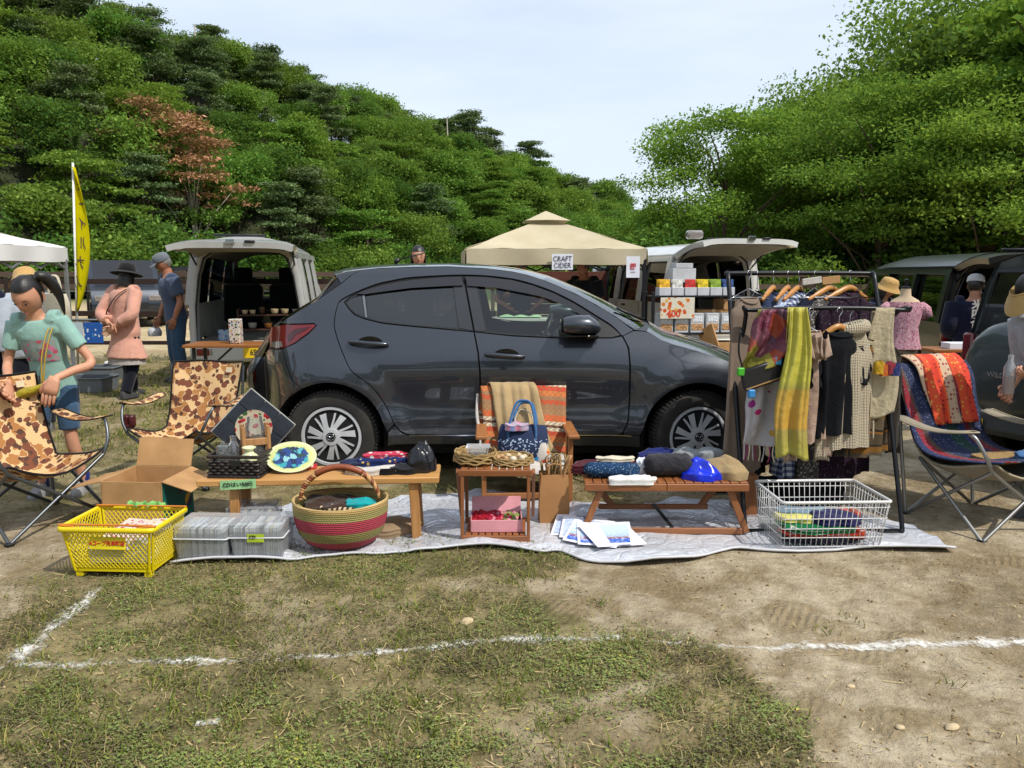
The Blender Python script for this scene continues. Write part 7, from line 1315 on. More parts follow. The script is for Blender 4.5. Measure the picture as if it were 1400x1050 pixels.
def hanger(p, rz, woodn=True, label='', hw=.2):
    """p is the point on the bar"""
    o = thing('coat_hanger', label, 'hanger', p, rz, 'hangers on the clothes rack'); m = MB(); m.tube([Vector((.018 * math.cos(a), 0, .0 + .018 * math.sin(a))) for a in np.linspace(R(-60), R(200), 12)][::-1] + [Vector((0, 0, -.03)), Vector((0, 0, -.085))], .0022, 5); m.build('hook', M_HOOK, o, 180)
    m = MB()
    if woodn: m.tube(spline([(-hw, .02, -.155), (-hw * .6, .012, -.125), (0, 0, -.085), (hw * .6, .012, -.125), (hw, .02, -.155)], 5), [.010] * 5 + [.014] * 11 + [.010] * 5, 8, flat=1.3); m.build('shoulder_bar', M_HANG, o, 180)
    else: m.tube([(0, 0, -.085), (-hw, 0, -.15), (hw, 0, -.15), (0, 0, -.085)], .0028, 5); m.build('shoulder_wire', M_HOOK, o, 180)
    return o
def garment(name, label, cat, p, rz, m_, L, sh=.20, hem=.24, dep=.05, slv=0.0, sm=None, sw=.055, fold=.018, seed=1, neck=.06, flare=1.0):
    """a garment hung from the bar point p: shoulder half width sh, length L, sleeves slv long"""
    o = thing(name, label, cat, Vector(p), rz); g = random.Random(seed); z0 = -.115; rings = []; n = 40; ph = [g.uniform(0, 6.28) for _ in range(5)]
    st = [(0, neck, .028), (.012, neck + .02, .034), (.04, sh * .72, .042), (.065, sh * .97, .045), (.10, sh, .050)] + [(.10 + (L - .10) * k / 16, None, None) for k in range(1, 17)]
    for dz, hw, dp in st:
        f = max(0, (dz - .10) / (L - .10))
        if hw is None: hw = sh * .96 + (hem - sh * .96) * f ** flare; dp = dep * (.9 + .5 * f)
        ring = []
        for k in range(n):
            a = 2 * PI * k / n; ff = fold * min(1, f * 2.5 + .05); r1 = 1 + ff * 2.2 * math.sin(5 * a + ph[0] + f * 1.2); yy = dp * math.sin(a) * r1 + ff * (math.sin(hw * math.cos(a) * 62 + ph[1] + f * 2) + .6 * math.sin(hw * math.cos(a) * 118 + ph[2] - f))
            ring.append(Vector((hw * math.cos(a) * (1 - .05 * f * math.sin(3 * f + ph[3])), yy, z0 - dz - (.012 * math.sin(2 * a + ph[4]) if f > .95 else 0))))
        rings.append(ring)
    m = MB(); m.loft(rings, True, False); m.build('body', m_, o, 180)
    m = MB(); m.tube([Vector((neck * 1.02 * math.cos(a), .032 * math.sin(a) - .01, z0 + .004 - (.03 if math.sin(a) < 0 else 0) * abs(math.sin(a)))) for a in np.linspace(0, 2 * PI, 21)[:-1]], .006, 6, closed=True); m.build('collar', sm or m_, o, 180)
    if slv:
        for s_ in (-1, 1):
            P = spline([(s_ * (sh - .035), 0, z0 - .075), (s_ * (sh + .025), .0, z0 - .12), (s_ * (sh + .045), -.015, z0 - .12 - slv * .5), (s_ * (sh + .03), -.03 - .02 * g.random(), z0 - .10 - slv)], 6); k = len(P)
            m = MB(); m.loft([[p + Vector((sw * (1 - .25 * i / k) * (1 + .05 * math.sin(i * 1.9 + seed)) * math.cos(a), sw * .34 * math.sin(a) + .010 * math.sin(math.cos(a) * 5 + i * .55 + seed) + .007 * math.sin(math.cos(a) * 9 - i * .9), .008 * math.sin(a * 2 + i))) for a in np.linspace(0, 2 * PI, 19)[:-1]] for i, p in enumerate(P)]); m.build('sleeve', sm or m_, o, 180)
    return o
def knit(name, col, sc=38, rib=True):
    t = NT(name); c = t.co(); w1 = t.N('TexWave', {'Vector': c, 'Scale': sc, 'Distortion': 1.2, 'Detail': 1}, bands_direction='X').outputs[0]; w2 = t.N('TexWave', {'Vector': c, 'Scale': sc * 1.4, 'Distortion': 2}, bands_direction='Z').outputs[0]; h = t.math('ADD', w1, t.math('MULTIPLY', w2, .6)); t.bump(h, .7, .008)
    b = hx(col); return t.done(t.ramp(t.noise(c, 7, 4), [(.3, tuple(v * .84 for v in b[:3])), (.7, b)]), .95)
G_TAUPE = knit('taupe_knit', '#a38e7c', 90); G_CREAM = knit('cream_cable_knit', '#b3a78f', 26); G_BLACK = cloth('black_jersey', '#0f1013', .1, .3, .9, .02); G_NAVY = cloth('dark_navy_jersey', '#131829', .1, .3, .9, .02); G_BLOUSE = cloth('pink_beige_crepe', '#a38a78', .12, .7)
G_GREYF = speck('grey_floral_crepe', hx('#4a4644'), ['#8e8a84', '#6c6660', '#a39c94', '#2a2828'], 75, .42); G_PURP = speck('plum_dotted_crepe', hx('#241624'), ['#8a7a88', '#4a2a48', '#6a5068'], 95, .22); G_LBLUE = speck('blue_white_print', hx('#a9b4c6'), ['#3a5a9a', '#6a86b8', '#c2c8d2'], 85, .4)
t = NT('navy_gingham'); s_ = t.sep(t.co()); gx1 = t.math('GREATER_THAN', t.math('FRACT', t.math('MULTIPLY', s_[0], 28)), .5); gz1 = t.math('GREATER_THAN', t.math('FRACT', t.math('MULTIPLY', s_[2], 28)), .5); G_GING = t.done(t.ramp(t.math('MULTIPLY', t.math('ADD', gx1, gz1), .5), [(.2, '#b4b8c0'), (.5, '#5a6480'), (.9, '#1c2440')], 'CONSTANT'), .9)
G_MUST = stripes('mustard_striped_knit', [(0, '#7a5524'), (.16, '#342b24'), (.22, '#4e4434'), (.56, '#845a26'), (.62, '#2e2620'), (.68, '#5a4e3c')], 2, 5.2); G_OLIVD = cloth('dark_olive_cloth', '#2c261e')
BA = lambda px: Vector((py_(px, 374, YA).x, YA, 1.442)); BB = lambda px: Vector((py_(px, 423, YBk).x, YBk, 1.238))
# tall bar, left to right
garment('knit_dress', 'long taupe knit tank dress at the left end of the clothes rack', 'dress', BA(1008) + Vector((0, -.24, -.03)), R(20), G_TAUPE, 1.02, .115, .135, .035, fold=.008, seed=2, neck=.055)
garment('black_dress', 'long black dress hanging behind the taupe knit dress', 'dress', BA(1036), R(62), G_BLACK, 1.12, .19, .25, .05, .45, seed=3)
garment('denim_jacket', 'dark blue jacket behind the patchwork cloth on the rack', 'jacket', BA(1058), R(60), cloth('dark_denim', '#1c2a48', .2, .5), .66, .20, .22, .06, .5, seed=4)
garment('print_shirt', 'blue and white printed shirt hanging on the tall bar', 'shirt', BA(1078), R(58), G_LBLUE, .72, .20, .22, .05, .45, seed=5)
garment('gingham_dress', 'navy and white gingham dress hanging on the tall bar', 'dress', BA(1093), R(52), G_GING, 1.10, .19, .25, .05, .25, seed=6)
garment('navy_top', 'plain navy top between the gingham and grey floral dresses', 'top', BA(1115), R(45), G_NAVY, .70, .20, .22, .05, .5, seed=7)
garment('floral_dress', 'long grey floral dress hanging on the tall bar', 'dress', BA(1137), R(36), G_GREYF, 1.15, .19, .27, .06, .4, seed=8)
garment('dotted_dress', 'long plum dotted dress at the right end of the tall bar', 'dress', BA(1163), R(30), G_PURP, 1.14, .19, .26, .06, .4, seed=9)
for px, rz, lb, wd in ((1013, 38, 'first hanger from the left on the rack, white wire in the taupe dress', False), (1036, 62, 'second hanger from the left on the tall bar, thin wire', False), (1058, 60, 'wooden hanger of the dark blue jacket', True), (1078, 58, 'wooden hanger of the blue printed shirt', True), (1093, 52, 'wooden hanger of the gingham dress', True), (1115, 45, 'thin wire hanger of the plain navy top', False), (1137, 36, 'wooden hanger of the grey floral dress', True), (1163, 30, 'wooden hanger of the plum dotted dress at the right end', True)):
    hanger(BA(px) + (Vector((-.022, -.24, .0)) if px == 1013 else Vector((0, 0, .0))), R(rz), wd, lb)
# low bar
garment('crepe_blouse', 'pinkish beige crepe blouse with ruffled collar on the low bar', 'blouse', BB(1097) + Vector((0, -.13, 0)), R(24), G_BLOUSE, .60, .10, .13, .05, .60, seed=12, sw=.06, fold=.022)
m = MB(); m.grid(lambda u, v: (BB(1097).x + (u - .5) * .16 + .02 * math.sin(u * 40) * v, YBk - .19 - .03 * v + .015 * math.sin(u * 33), 1.238 - .135 - v * .11 + .014 * math.sin(u * 26 + 1)), 40, 6, .003); tag(m.build('ruffle_scarf', G_BLOUSE, None, 180), 'ruffled beige collar piece in front of the crepe blouse', 'collar')
garment('scoop_neck_shirt', 'black scoop neck top on a wooden hanger on the low bar', 'top', BB(1139) + Vector((0, -.09, 0)), R(18), cloth('black_rayon', '#0d0f14', .1, .3, .9, .02), .58, .125, .15, .045, .20, seed=13, neck=.09)
garment('cable_cardigan', 'cream cable knit cardigan with turned collar on the low bar', 'cardigan', BB(1163) + Vector((0, -.03, 0)), R(18), G_CREAM, .66, .15, .17, .07, .62, seed=14, sw=.055, fold=.012, neck=.07)
m = MB(); b0 = BB(1163); m.tube([b0 + Vector((.075 * math.cos(a), -.03 + .05 * math.sin(a), -.105 + .02 * math.cos(a))) for a in np.linspace(0, 2 * PI, 21)[:-1]], .028, 8, closed=True, flat=1.3); tag(m.build('knit_snood', G_CREAM, None, 180), 'thick cream knitted collar roll on top of the cable cardigan', 'collar')
garment('striped_sweater', 'brown and mustard striped sweater with dark sleeve at the right of the low bar', 'sweater', BB(1195) + Vector((0, .02, -.03)), R(18), G_MUST, .68, .14, .16, .05, .58, G_OLIVD, seed=15, sw=.055)
for px, rz, lb, wd, off in ((1097, 24, 'wire hanger of the beige crepe blouse', False, -.13), (1139, 18, 'wooden hanger holding the black top on the low bar', True, -.09), (1163, 18, 'white wire hanger of the cream cardigan', False, 0), (1195, 18, 'black clip hanger of the striped sweater', False, .02)): hanger(BB(px) + Vector((0, off, 0)), R(rz), wd, lb, .13)
# patchwork hat, shawls and scarves in front
t = NT('silk_patchwork'); c = t.co(); v1 = t.N('TexVoronoi', {'Vector': t.mix(.05, c, t.noise(c, 9, 2, out=1), 'ADD'), 'Scale': 10.5}); cc = t.ramp(t.sep(v1.outputs['Color'])[0], [(0, '#553648'), (.25, '#7d7a28'), (.45, '#93402a'), (.58, '#63243a'), (.74, '#6d3a48'), (.86, '#8c8634')], 'CONSTANT'); t.bump(t.noise(c, 22, 4), .7, .02); M_PATCHW = t.done(cc, .6)
def hangscarf(name, label, cat, x, y, z, w, L, m_, seed, fringe=0, wr=.02, flare=1.15, back=.35, fm=None):
    o = thing(name, label, cat, (x, y, z)); 
    def fn(u, v):
        k = (u - .5); ww = w * (.55 + (flare - .55) * min(1, v * 1.6)); return (k * ww + .012 * math.sin(v * 7 + seed), -.022 - .03 * v * .3 + wr * math.sin(u * (9 + seed % 4) + seed + v * 2.2 + 1.5 * math.sin(v * 3 + seed)) * (.4 + v) + wr * .6 * math.sin(u * 23 + v * 5 + 2 * math.sin(u * 7)) * (.3 + .7 * math.sin(v * 2.5 + u * 4) ** 2), .014 * math.cos(min(1, v * 30) * PI / 2) - v * L + .02 * v * math.sin(u * 5 + seed))
    m = MB(); m.grid(fn, 30, 40, .003); m.build('fabric', m_, o, 180)
    m = MB(); m.grid(lambda u, v: ((u - .5) * w * .55, .022 + wr * .6 * math.sin(u * 17 + seed), .014 - v * L * back), 14, 10, .003); m.build('back_fall', m_, o, 180)
    if fringe:
        for i in range(fringe): u = (i + .5) / fringe; a = Vector(fn(u, 1)); m = MB(); m.tube(spline([a, a + Vector((.006 * math.sin(i * 3), -.004, -.045)), a + Vector((.012 * math.sin(i * 5), 0, -.09))], 3), .004, 5); m.build('tassel', (fm or [m_])[i % len(fm or [m_])], o, 180)
    return o
b0 = BB(1044); hangscarf('patchwork_cloth', 'puckered silk patchwork cloth in plum, olive and orange hung on the rack', 'cloth', b0.x, YBk - .15, 1.235, .27, .30, M_PATCHW, 4, 0, .034, 1.15, .9)
t = NT('olive_yellow_silk'); z_ = t.sep(t.co())[2]; c = t.co(); cc = t.ramp(t.math('MULTIPLY_ADD', z_, 1.0 / .78, 1.0), [(0, '#8f8a34'), (.17, '#8a7a3c'), (.19, '#b0832a'), (.44, '#a8842e'), (.47, '#8f8a3a'), (.52, '#aaa638'), (1, '#a39c30')]); t.bump(t.noise(c, 16, 4), .5, .02); M_OLY = t.done(t.mix(t.math('MULTIPLY', t.noise(c, 11, 3), .3), cc, '#c0b860'), .6)
M_FLW = speck('white_floral_gauze', hx('#b9b6ba'), ['#b52a6a', '#c9a04a', '#6a9a8a', '#9a3a8a', '#c9c4c8', '#cfcacc'], 15, .30, 1, .5, .9, .05)
b0 = BB(1058); hangscarf('floral_scarf', 'white gauze scarf with pink flowers and fringes in front of the rack', 'scarf', b0.x - .02, YBk - .09, 1.06, .25, .56, M_FLW, 3, 16, .02, 1.3, .2, [M_FLW, plain('magenta_yarn', '#8f2a62', .9), C_CREAMC])
b0 = BB(1074); hangscarf('silk_scarf', 'long olive yellow silk scarf hanging down the front of the rack', 'scarf', b0.x - .02, YBk - .235, 1.25, .165, .80, M_OLY, 6, 0, .012, 1.1)
b0 = BB(1209); hangscarf('wool_shawl', 'cream woollen shawl with bright tassel folded over the low bar end', 'shawl', b0.x - .01, YBk, 1.24, .19, .60, cloth('cream_wool', '#b0a487', .1, .6), 9, 0, .003, 1.0, .3)
for k, (dx, q) in enumerate(((.0, '#c9a01c'), (.025, '#c9661c'), (.05, '#8f2436'), (.07, '#1c2c6a'))): heap('yarn_pompom', ('yellow', 'orange', 'crimson', 'navy')[k] + ' yarn pompom on the cream shawl at the right of the rack', 'pompom', (b0.x - .045 + dx * 1.3, YBk - .075, .885 - .01 * (k % 2)), .03, .02, .075, cloth('yarn_%d' % k, q, .3, 1.0), 0, 95 + k, 9, .5, .5, 20)
bg = thing('black_handbag', 'black flat handbag with coloured clips hung under the patchwork cloth', 'bag', (b0.x * 0 + BB(1032).x, YBk - .20, .90), R(6)); bg.rotation_euler = (0, R(-18), R(6))
m = MB(); m.box((0, 0, 0), (.25, .03, .12), None, .01); m.build('bag_body', M_BLACK, bg, 40); m = MB(); m.box((0, -.018, -.045), (.24, .006, .008)); m.build('gold_trim', plain('tan_trim', '#8a6a3a', .5), bg)
m = MB(); m.tube(spline([(-.10, 0, .05), (-.10, 0, .16), (-.06, 0, .27)], 5), .012, 6, flat=.3); m.build('strap', M_BLACK, bg, 180)
for x, z, q, nm in ((-.125, .06, '#3fa82a', 'green_clip'), (-.10, -.075, '#2a7ab8', 'blue_clip'), (.09, .05, '#3a8ab0', 'sky_clip')): m = MB(); m.box((x, -.02, z), (.04, .02, .045), Matrix.Rotation(R(20), 3, 'Y'), .006); m.build(nm, plain(nm, q, .4), bg)
pinkc = heap('pink_cloth', 'small bright pink cloth between the patchwork cloth and the yellow scarf', 'cloth', (BB(1066).x, YBk - .05, 1.0), .04, .03, .10, cloth('hot_pink_cloth', '#b81c5c'), 0, 99)
cdp = thing('price_card', 'brown card and white wrap clipped on the tall bar of the rack', 'card', BA(1122) + Vector((0, -.02, -.04)), R(4)); m = MB(); m.box((.06, 0, .0), (.11, .006, .045), Matrix.Rotation(R(-6), 3, 'Y')); m.build('card', M_CARD, cdp); m = MB(); m.box((-.06, 0, -.005), (.12, .012, .04), Matrix.Rotation(R(-8), 3, 'Y')); m.build('wrap', C_WHITE, cdp)
hx_sk = heap('dark_bundle', 'dark bundle of skirts on the ground under the clothes rack', 'clothing', (1.74, 4.72, .012), .36, .14, .20, G_BLACK, 0, 101, 3, .5)
ob = thing('wooden_crate', 'orange brown wooden crate standing behind the wire basket', 'crate', (1.40, 4.5, .012), R(3)); m = MB(); m.box((0, 0, .13), (.08, .26, .26), None, .004); m.build('crate_body', M_TEAKV, ob)
# mannequin torso
M_FLESH = plain('mannequin_linen', '#b8a284', .7, 0, .04); p = py_(1236, 430, 7.2); MQ = thing('mannequin', 'small dress form wearing a pink flowered blouse behind the rack', 'mannequin', (p.x, 7.2, -.1), R(-8)); zb = .80
m = MB(); m.tube([(0, 0, 0), (0, 0, zb + .1)], .018, 8); m.lathe([(.16, 0), (.16, .02), (.03, .04)], 20); m.build('stand', M_BLACK, MQ, 40)
tr = [(zb, .125, .085), (zb + .12, .135, .09), (zb + .24, .115, .08), (zb + .36, .14, .09), (zb + .44, .155, .08), (zb + .49, .12, .06), (zb + .53, .05, .045), (zb + .60, .042, .042)]
m = MB(); m.loft([[Vector((w * math.cos(a), d * math.sin(a), z)) for a in np.linspace(0, 2 * PI, 25)[:-1]] for z, w, d in tr]); m.build('torso', M_FLESH, MQ, 60); m = MB(); m.lathe([(.045, zb + .60), (.045, zb + .615), (.012, zb + .62), (.012, zb + .66), (.02, zb + .68), (.002, zb + .69)], 14); m.build('neck_cap', M_BLACK, MQ, 40)
M_PINKB = speck('pink_sprig_cotton', hx('#b98a96'), ['#8a3a50', '#cfb8bc', '#6a2a3c', '#c79aa6'], 60, .36)
bl = thing('floral_blouse', 'pink flowered short sleeved blouse worn by the dress form', 'blouse', (p.x, 7.2, -.1), R(-8))
m = MB(); m.loft([[Vector(((w + .016) * math.cos(a) * (1 + .02 * math.sin(9 * a)), (d + .016) * math.sin(a) * (1 + .03 * math.sin(11 * a)), z)) for a in np.linspace(0, 2 * PI, 41)[:-1]] for z, w, d in ((zb + .04, .155, .11), *tr[1:5], (zb + .475, .135, .07))], True, False); m.build('bodice', M_PINKB, bl, 180)
for s_ in (-1, 1): m = MB(); m.tube([(s_ * .13, 0, zb + .44), (s_ * .175, 0, zb + .40), (s_ * .20, 0, zb + .33)], [.05, .062, .055], 12); m.build('puff_sleeve', M_PINKB, bl, 180)
for (px, py, Y, w, d, h, lb) in ((1268, 492, 6.9, .62, .35, .62, 'low black table holding navy cloth behind the camp chair'), (1298, 470, 7.7, .5, .35, .80, 'black side table with a white box by the open minivan')):
    p = py_(px, py, Y); o = thing('side_table', lb, 'table', (p.x, Y, -.12)); m = MB(); m.box((0, 0, h), (w, d, .03)); m.build('tabletop', M_TT if Y > 7 else M_BLACK, o)
    for sx_ in (-1, 1):
        for sy_ in (-1, 1): m = MB(); m.box((sx_ * (w / 2 - .03), sy_ * (d / 2 - .03), h / 2), (.03, .03, h)); m.build('leg', M_BLACK, o)
    if Y < 7: heap('folded_cloth', 'navy folded cloth on the low black table behind the camp chair', 'cloth', (p.x, Y, h - .105), .26, .14, .10, C_NAVY, 0, 105)
    else: b = MB(); b.box((0, 0, .03), (.24, .16, .06)); tag(b.build('paper_box', M_PAPER, None, None, (p.x + .05, Y - .05, h - .105)), 'white flat box on the black side table by the minivan', 'box')
# ------------------------------------------------------------------ people
M_SKIN = plain('skin', '#bf8b6e', .55, 0, .06, 14); M_SKIND = plain('tanned_skin', '#a06a4e', .55, 0, .06, 14); M_HAIR = plain('black_hair', '#17120f', .42, 0, .2, 30, .5, 160); M_HAIRG = plain('grey_hair', '#6e6a66', .6, 0, .2, 30); M_EYEW = plain('eye_white', '#b9b4ae', .3, 0, 0); M_LIP = plain('lips', '#8f4a42', .5, 0, 0)
def headgrid(fn=None, s=1.0, n=30, k=22):
    """head about the origin (centre of the skull), face towards -y"""
    V, Fc = [], []
    for i in range(k + 1):
        th = PI * i / k
        for j in range(n):
            a = 2 * PI * j / n; x, y, z = math.sin(th) * math.sin(a), -math.sin(th) * math.cos(a), math.cos(th)
            f = max(0, -y); w = .074 * (1 - .20 * max(0, -z) ** 1.3); d = .094 * (1 - .12 * max(0, -z)); h = .108 if z > 0 else .122
            px, py, pz_ = x * w, y * d, z * h
            if z < -.2 and y > .2: py *= 1 - .35 * min(1, (-z - .2) * 1.4)
            if fn is None and y < -.1:
                g = lambda cx, cz, r: math.exp(-((px - cx) ** 2 + (pz_ - cz) ** 2) / r ** 2)
                py -= .022 * math.exp(-(px / .011) ** 2 - ((pz_ + .030) / .020) ** 2) + .008 * math.exp(-(px / .008) ** 2 - ((pz_ + .010) / .02) ** 2) + .006 * g(0, -.070, .022) + .007 * g(0, -.108, .022)
                py += .010 * (g(-.030, -.006, .014) + g(.030, -.006, .014)) - .004 * (g(-.03, .020, .018) + g(.03, .020, .018))
            V.append(Vector((px, py, pz_)) * s)
    for i in range(k):
        for j in range(n): Fc.append((i * n + j, i * n + (j + 1) % n, (i + 1) * n + (j + 1) % n, (i + 1) * n + j))
    return V, Fc
def hand(m, w, d, pn, side, curl, s):
    """palm from wrist w along d, palm normal pn; thumb on the side given by side vector"""
    d = d.normalized(); sd = (side - d * side.dot(d)).normalized(); pn = d.cross(sd).normalized() * (1 if d.cross(sd).dot(pn) > 0 else -1)
    P = lambda a, b, c_: w + (d * a + sd * b + pn * c_) * s
    m.loft([[P(a, b * wd, c_ * th) for b, c_ in ((-1, -.5), (-.6, -1), (.6, -1), (1, -.5), (1, .5), (.6, 1), (-.6, 1), (-1, .5))] for a, wd, th in ((-.015, .026, .018), (.02, .034, .016), (.055, .041, .014), (.09, .040, .011))])
    for k, (b, L) in enumerate(((-.031, .060), (-.010, .075), (.011, .080), (.031, .072))):
        pts = [P(.075, b, 0)]; an = .12; p = pts[0]
        for q in (L * .45, L * .32, L * .23):
            p = p + (d * math.cos(an) + pn * math.sin(an)) * q * 1.15 * s; pts.append(p); an += curl * (1 + .12 * k)
        m.tube(pts, [.0092 * s, .0088 * s, .008 * s, .006 * s], 7)
    m.tube([P(.015, .028, .004), P(.045, .052, .012), P(.075, .062, .022), P(.098, .062, .032)], [.012 * s, .0105 * s, .009 * s, .007 * s], 7)
def person(label, loc, rz, H=1.65, skinm=M_SKIN, lean=0.0, turn=0.0, J=None, top=None, legs=None, shoes='#2a2a2c', head=(0, 0, 0), hair='short', hairm=None, hat=None, vox=.014, curl=.35, build=1.0, hands=None, tilt=0.0, hsc=1.0):
    hairm = hairm or M_HAIR
    r = thing('person', label, 'person', loc, rz); h = H; b = build
    ML = Matrix.Translation((0, 0, .52 * h)) @ Matrix.Rotation(tilt, 4, 'Y') @ Matrix.Rotation(lean, 4, 'X') @ Matrix.Rotation(turn, 4, 'Z') @ Matrix.Translation((0, 0, -.52 * h)); U = lambda x, y, z: ML @ Vector((x * h, y * h, z * h)); D = lambda x, y, z: Vector((x * h, y * h, z * h))
    j = dict(neck=U(0, .005, .83), head=U(0, -.018, .925))
    for s_, n in ((-1, 'r'), (1, 'l')):
        j['sh' + n] = U(s_ * .105 * b, 0, .805); j['el' + n] = U(s_ * .135 * b, .015, .635); j['wr' + n] = U(s_ * .14 * b, -.03, .49); j['hp' + n] = D(s_ * .052 * b, 0, .50); j['kn' + n] = D(s_ * .056, -.012, .275); j['an' + n] = D(s_ * .058, .012, .045)
    for k, v in (J or {}).items(): j[k] = D(*v)
    tors = [(.455, .088, .062), (.50, .098, .066), (.56, .088, .060), (.62, .080, .056), (.69, .092, .064), (.75, .098, .066), (.79, .092, .055), (.815, .066, .042), (.835, .036, .036), (.875, .031, .034)]
    def torso(m, e, z0=.45, z1=.88, fl=0.0, zl=None):
        zs = [t for t in tors if z0 - .02 <= t[0] <= z1]
        if zl is not None: zs = [(zl, zs[0][1] + fl, zs[0][2] + fl * .7)] + [t for t in zs if t[0] > zl + .02]
        m.loft([[(U if z > .5 else (lambda x, y, zz: U(x, y, .5) - Vector((0, 0, (.5 - zz) * h))))((w * b + e / h) * math.cos(a), (d * b + e / h) * math.sin(a), z) for a in np.linspace(0, 2 * PI, 21)[:-1]] for z, w, d in zs])
    def limb(m, a, b_, c_, r0, r1, r2, e=0, f0=0.0, f1=1.0):
        P = spline([a, (a + b_) / 2, b_, (b_ + c_) / 2, c_], 4); R_ = np.interp(np.linspace(0, 1, len(P)), [0, .25, .5, .62, 1], [r0, (r0 + r1) / 2 * 1.04, r1, r1 * 1.06, r2]); k0, k1 = int(f0 * (len(P) - 1)), max(2, int(f1 * (len(P) - 1) + .5)); m.tube(P[k0:k1 + 1], [q + e for q in R_[k0:k1 + 1]], 10)
    m = MB(); torso(m, 0)
    for n in 'rl':
        limb(m, j['sh' + n] - Vector((0, 0, .006 * h)), j['el' + n], j['wr' + n], .027 * h * b, .0235 * h * b, .016 * h); limb(m, j['hp' + n], j['kn' + n], j['an' + n], .050 * h * b, .033 * h * b, .022 * h)
        m.tube([j['sh' + n] + (j['neck'] - j['sh' + n]) * .3, j['sh' + n]], [.028 * h, .024 * h], 10)
        a = j['an' + n]; m.tube([a + Vector((0, .03 * h, -.03 * h)), a + Vector((0, -.02 * h, -.025 * h)), a + Vector((0, -.085 * h, -.036 * h))], [.020 * h, .024 * h, .014 * h], 8)
    m.tube([j['neck'] - Vector((0, 0, .02 * h)), j['head'] + Vector((0, .01 * h, -.02 * h))], [.036 * h, .034 * h], 10)
    bm_ = remesh(m, 'body', skinm, vox, 4); hs = (h / 1.65 * .5 + .5) * hsc; RH = Euler((head[0], head[2], head[1]), 'XYZ').to_matrix(); RH = ML.to_3x3() @ RH
    extra = MB(); hv, hf = headgrid(s=hs); extra.add([j['head'] + RH @ v for v in hv], hf)
    for s_ in (-1, 1): extra.add([j['head'] + RH @ (Vector((s_ * .074, .012, -.012)) * hs + Vector((s_ * .010 * math.cos(a) * q, .016 * math.cos(a) * q, .03 * math.sin(a) * q)) * hs) for q in (1, .1) for a in np.linspace(0, 2 * PI, 9)[:-1]], [(i, (i + 1) % 8, 8 + (i + 1) % 8, 8 + i) for i in range(8)] + [tuple(range(8, 16))])
    for n, s_ in (('r', -1), ('l', 1)):
        d = j['wr' + n] - j['el' + n]; hd = (hands or {}).get(n, {}); dd = Vector(hd.get('d', d)); hand(extra, j['wr' + n], dd, Vector(hd.get('pn', (-s_, .2, 0))), Vector(hd.get('side', (0, -1, .1))), hd.get('curl', curl), hs)
    em = extra.mesh('e'); bb_ = bmesh.new(); bb_.from_mesh(bm_); bb_.from_mesh(em); bb_.to_mesh(bm_); bb_.free(); bpy.data.meshes.remove(em); bm_.shade_smooth(); body = link('body', bm_, r)
    hp_ = lambda v: j['head'] + RH @ (Vector(v) * hs)
    for s_ in (-1, 1):
        m = MB(); m.add([hp_((s_ * .030 + .013 * math.cos(a), -.082 - .0035 * (1 - abs(math.cos(a))) , -.006 + .0055 * math.sin(a))) for a in np.linspace(0, 2 * PI, 13)[:-1]] , [tuple(range(12))]); m.add([hp_((s_ * .030 + .0065 * math.cos(a), -.0865, -.006 + .0058 * math.sin(a))) for a in np.linspace(0, 2 * PI, 11)[:-1]], [tuple(range(10))]); m.mi[-1] = 1; m.build('eye', [M_EYEW, M_INK], r)
        m = MB(); m.tube([hp_((s_ * .014, -.0885, .016)), hp_((s_ * .030, -.089, .021)), hp_((s_ * .046, -.080, .015))], [.002, .0032, .002], 5, flat=.8); m.build('eyebrow', hairm, r, 180)
    m = MB(); m.tube([hp_((-.022, -.0825, -.068)), hp_((0, -.0905, -.066)), hp_((.022, -.0825, -.068))], [.002, .0052, .002], 6); m.build('mouth', M_LIP, r, 180)
    # hair
    V, Fc = headgrid(lambda *_: 0, s=hs * 1.07); keep = []
    for f in Fc:
        c_ = sum((V[i] for i in f), Vector()) / 4 / hs
        front = c_.y < -.015
        lim = (.062 if hair == 'pony' else .048) if front else (-.075 if hair != 'bob' else -.12)
        if c_.y < .03 and not front: lim = -.02 if hair == 'short' else -.05
        if c_.z > lim: keep.append(f)
    m = MB(); m.add([j['head'] + RH @ (v * (1 + .012 * math.sin(v.x * 130 + v.z * 40)) + Vector((0, .004, .006))) for v in V], keep); ho = m.build('hair', hairm, r, 180)
    if hair == 'pony': m = MB(); m.tube(spline([hp_((.03, .06, .075)), hp_((.07, .10, .06)), hp_((.11, .10, -.05)), hp_((.12, .06, -.18))], 6), [.022] * 3 + [.034] * 8 + [.03, .028, .024, .02, .016, .012, .008, .004], 10); m.build('ponytail', hairm, r, 180); m = MB(); m.tube([hp_((.055 + .0 * k, .085, .07)) + RH @ Vector((.024 * math.cos(a), .01 * math.cos(a), .024 * math.sin(a))) for k in (0,) for a in np.linspace(0, 2 * PI, 13)[:-1]], .009, 6, closed=True); m.build('hair_tie', C_WHITE, r, 180)
    if hair == 'bob': m = MB(); m.loft([[hp_((.085 * q * math.sin(a), -.0 + .092 * q * -math.cos(a) * (1 if abs(a) > 0 else 1), z)) for a in np.linspace(R(62), R(298), 22)] for z, q in ((.02, .98), (-.05, 1.02), (-.11, 1.0), (-.145, .9))], False, False); m.build('hair_length', hairm, r, 180)
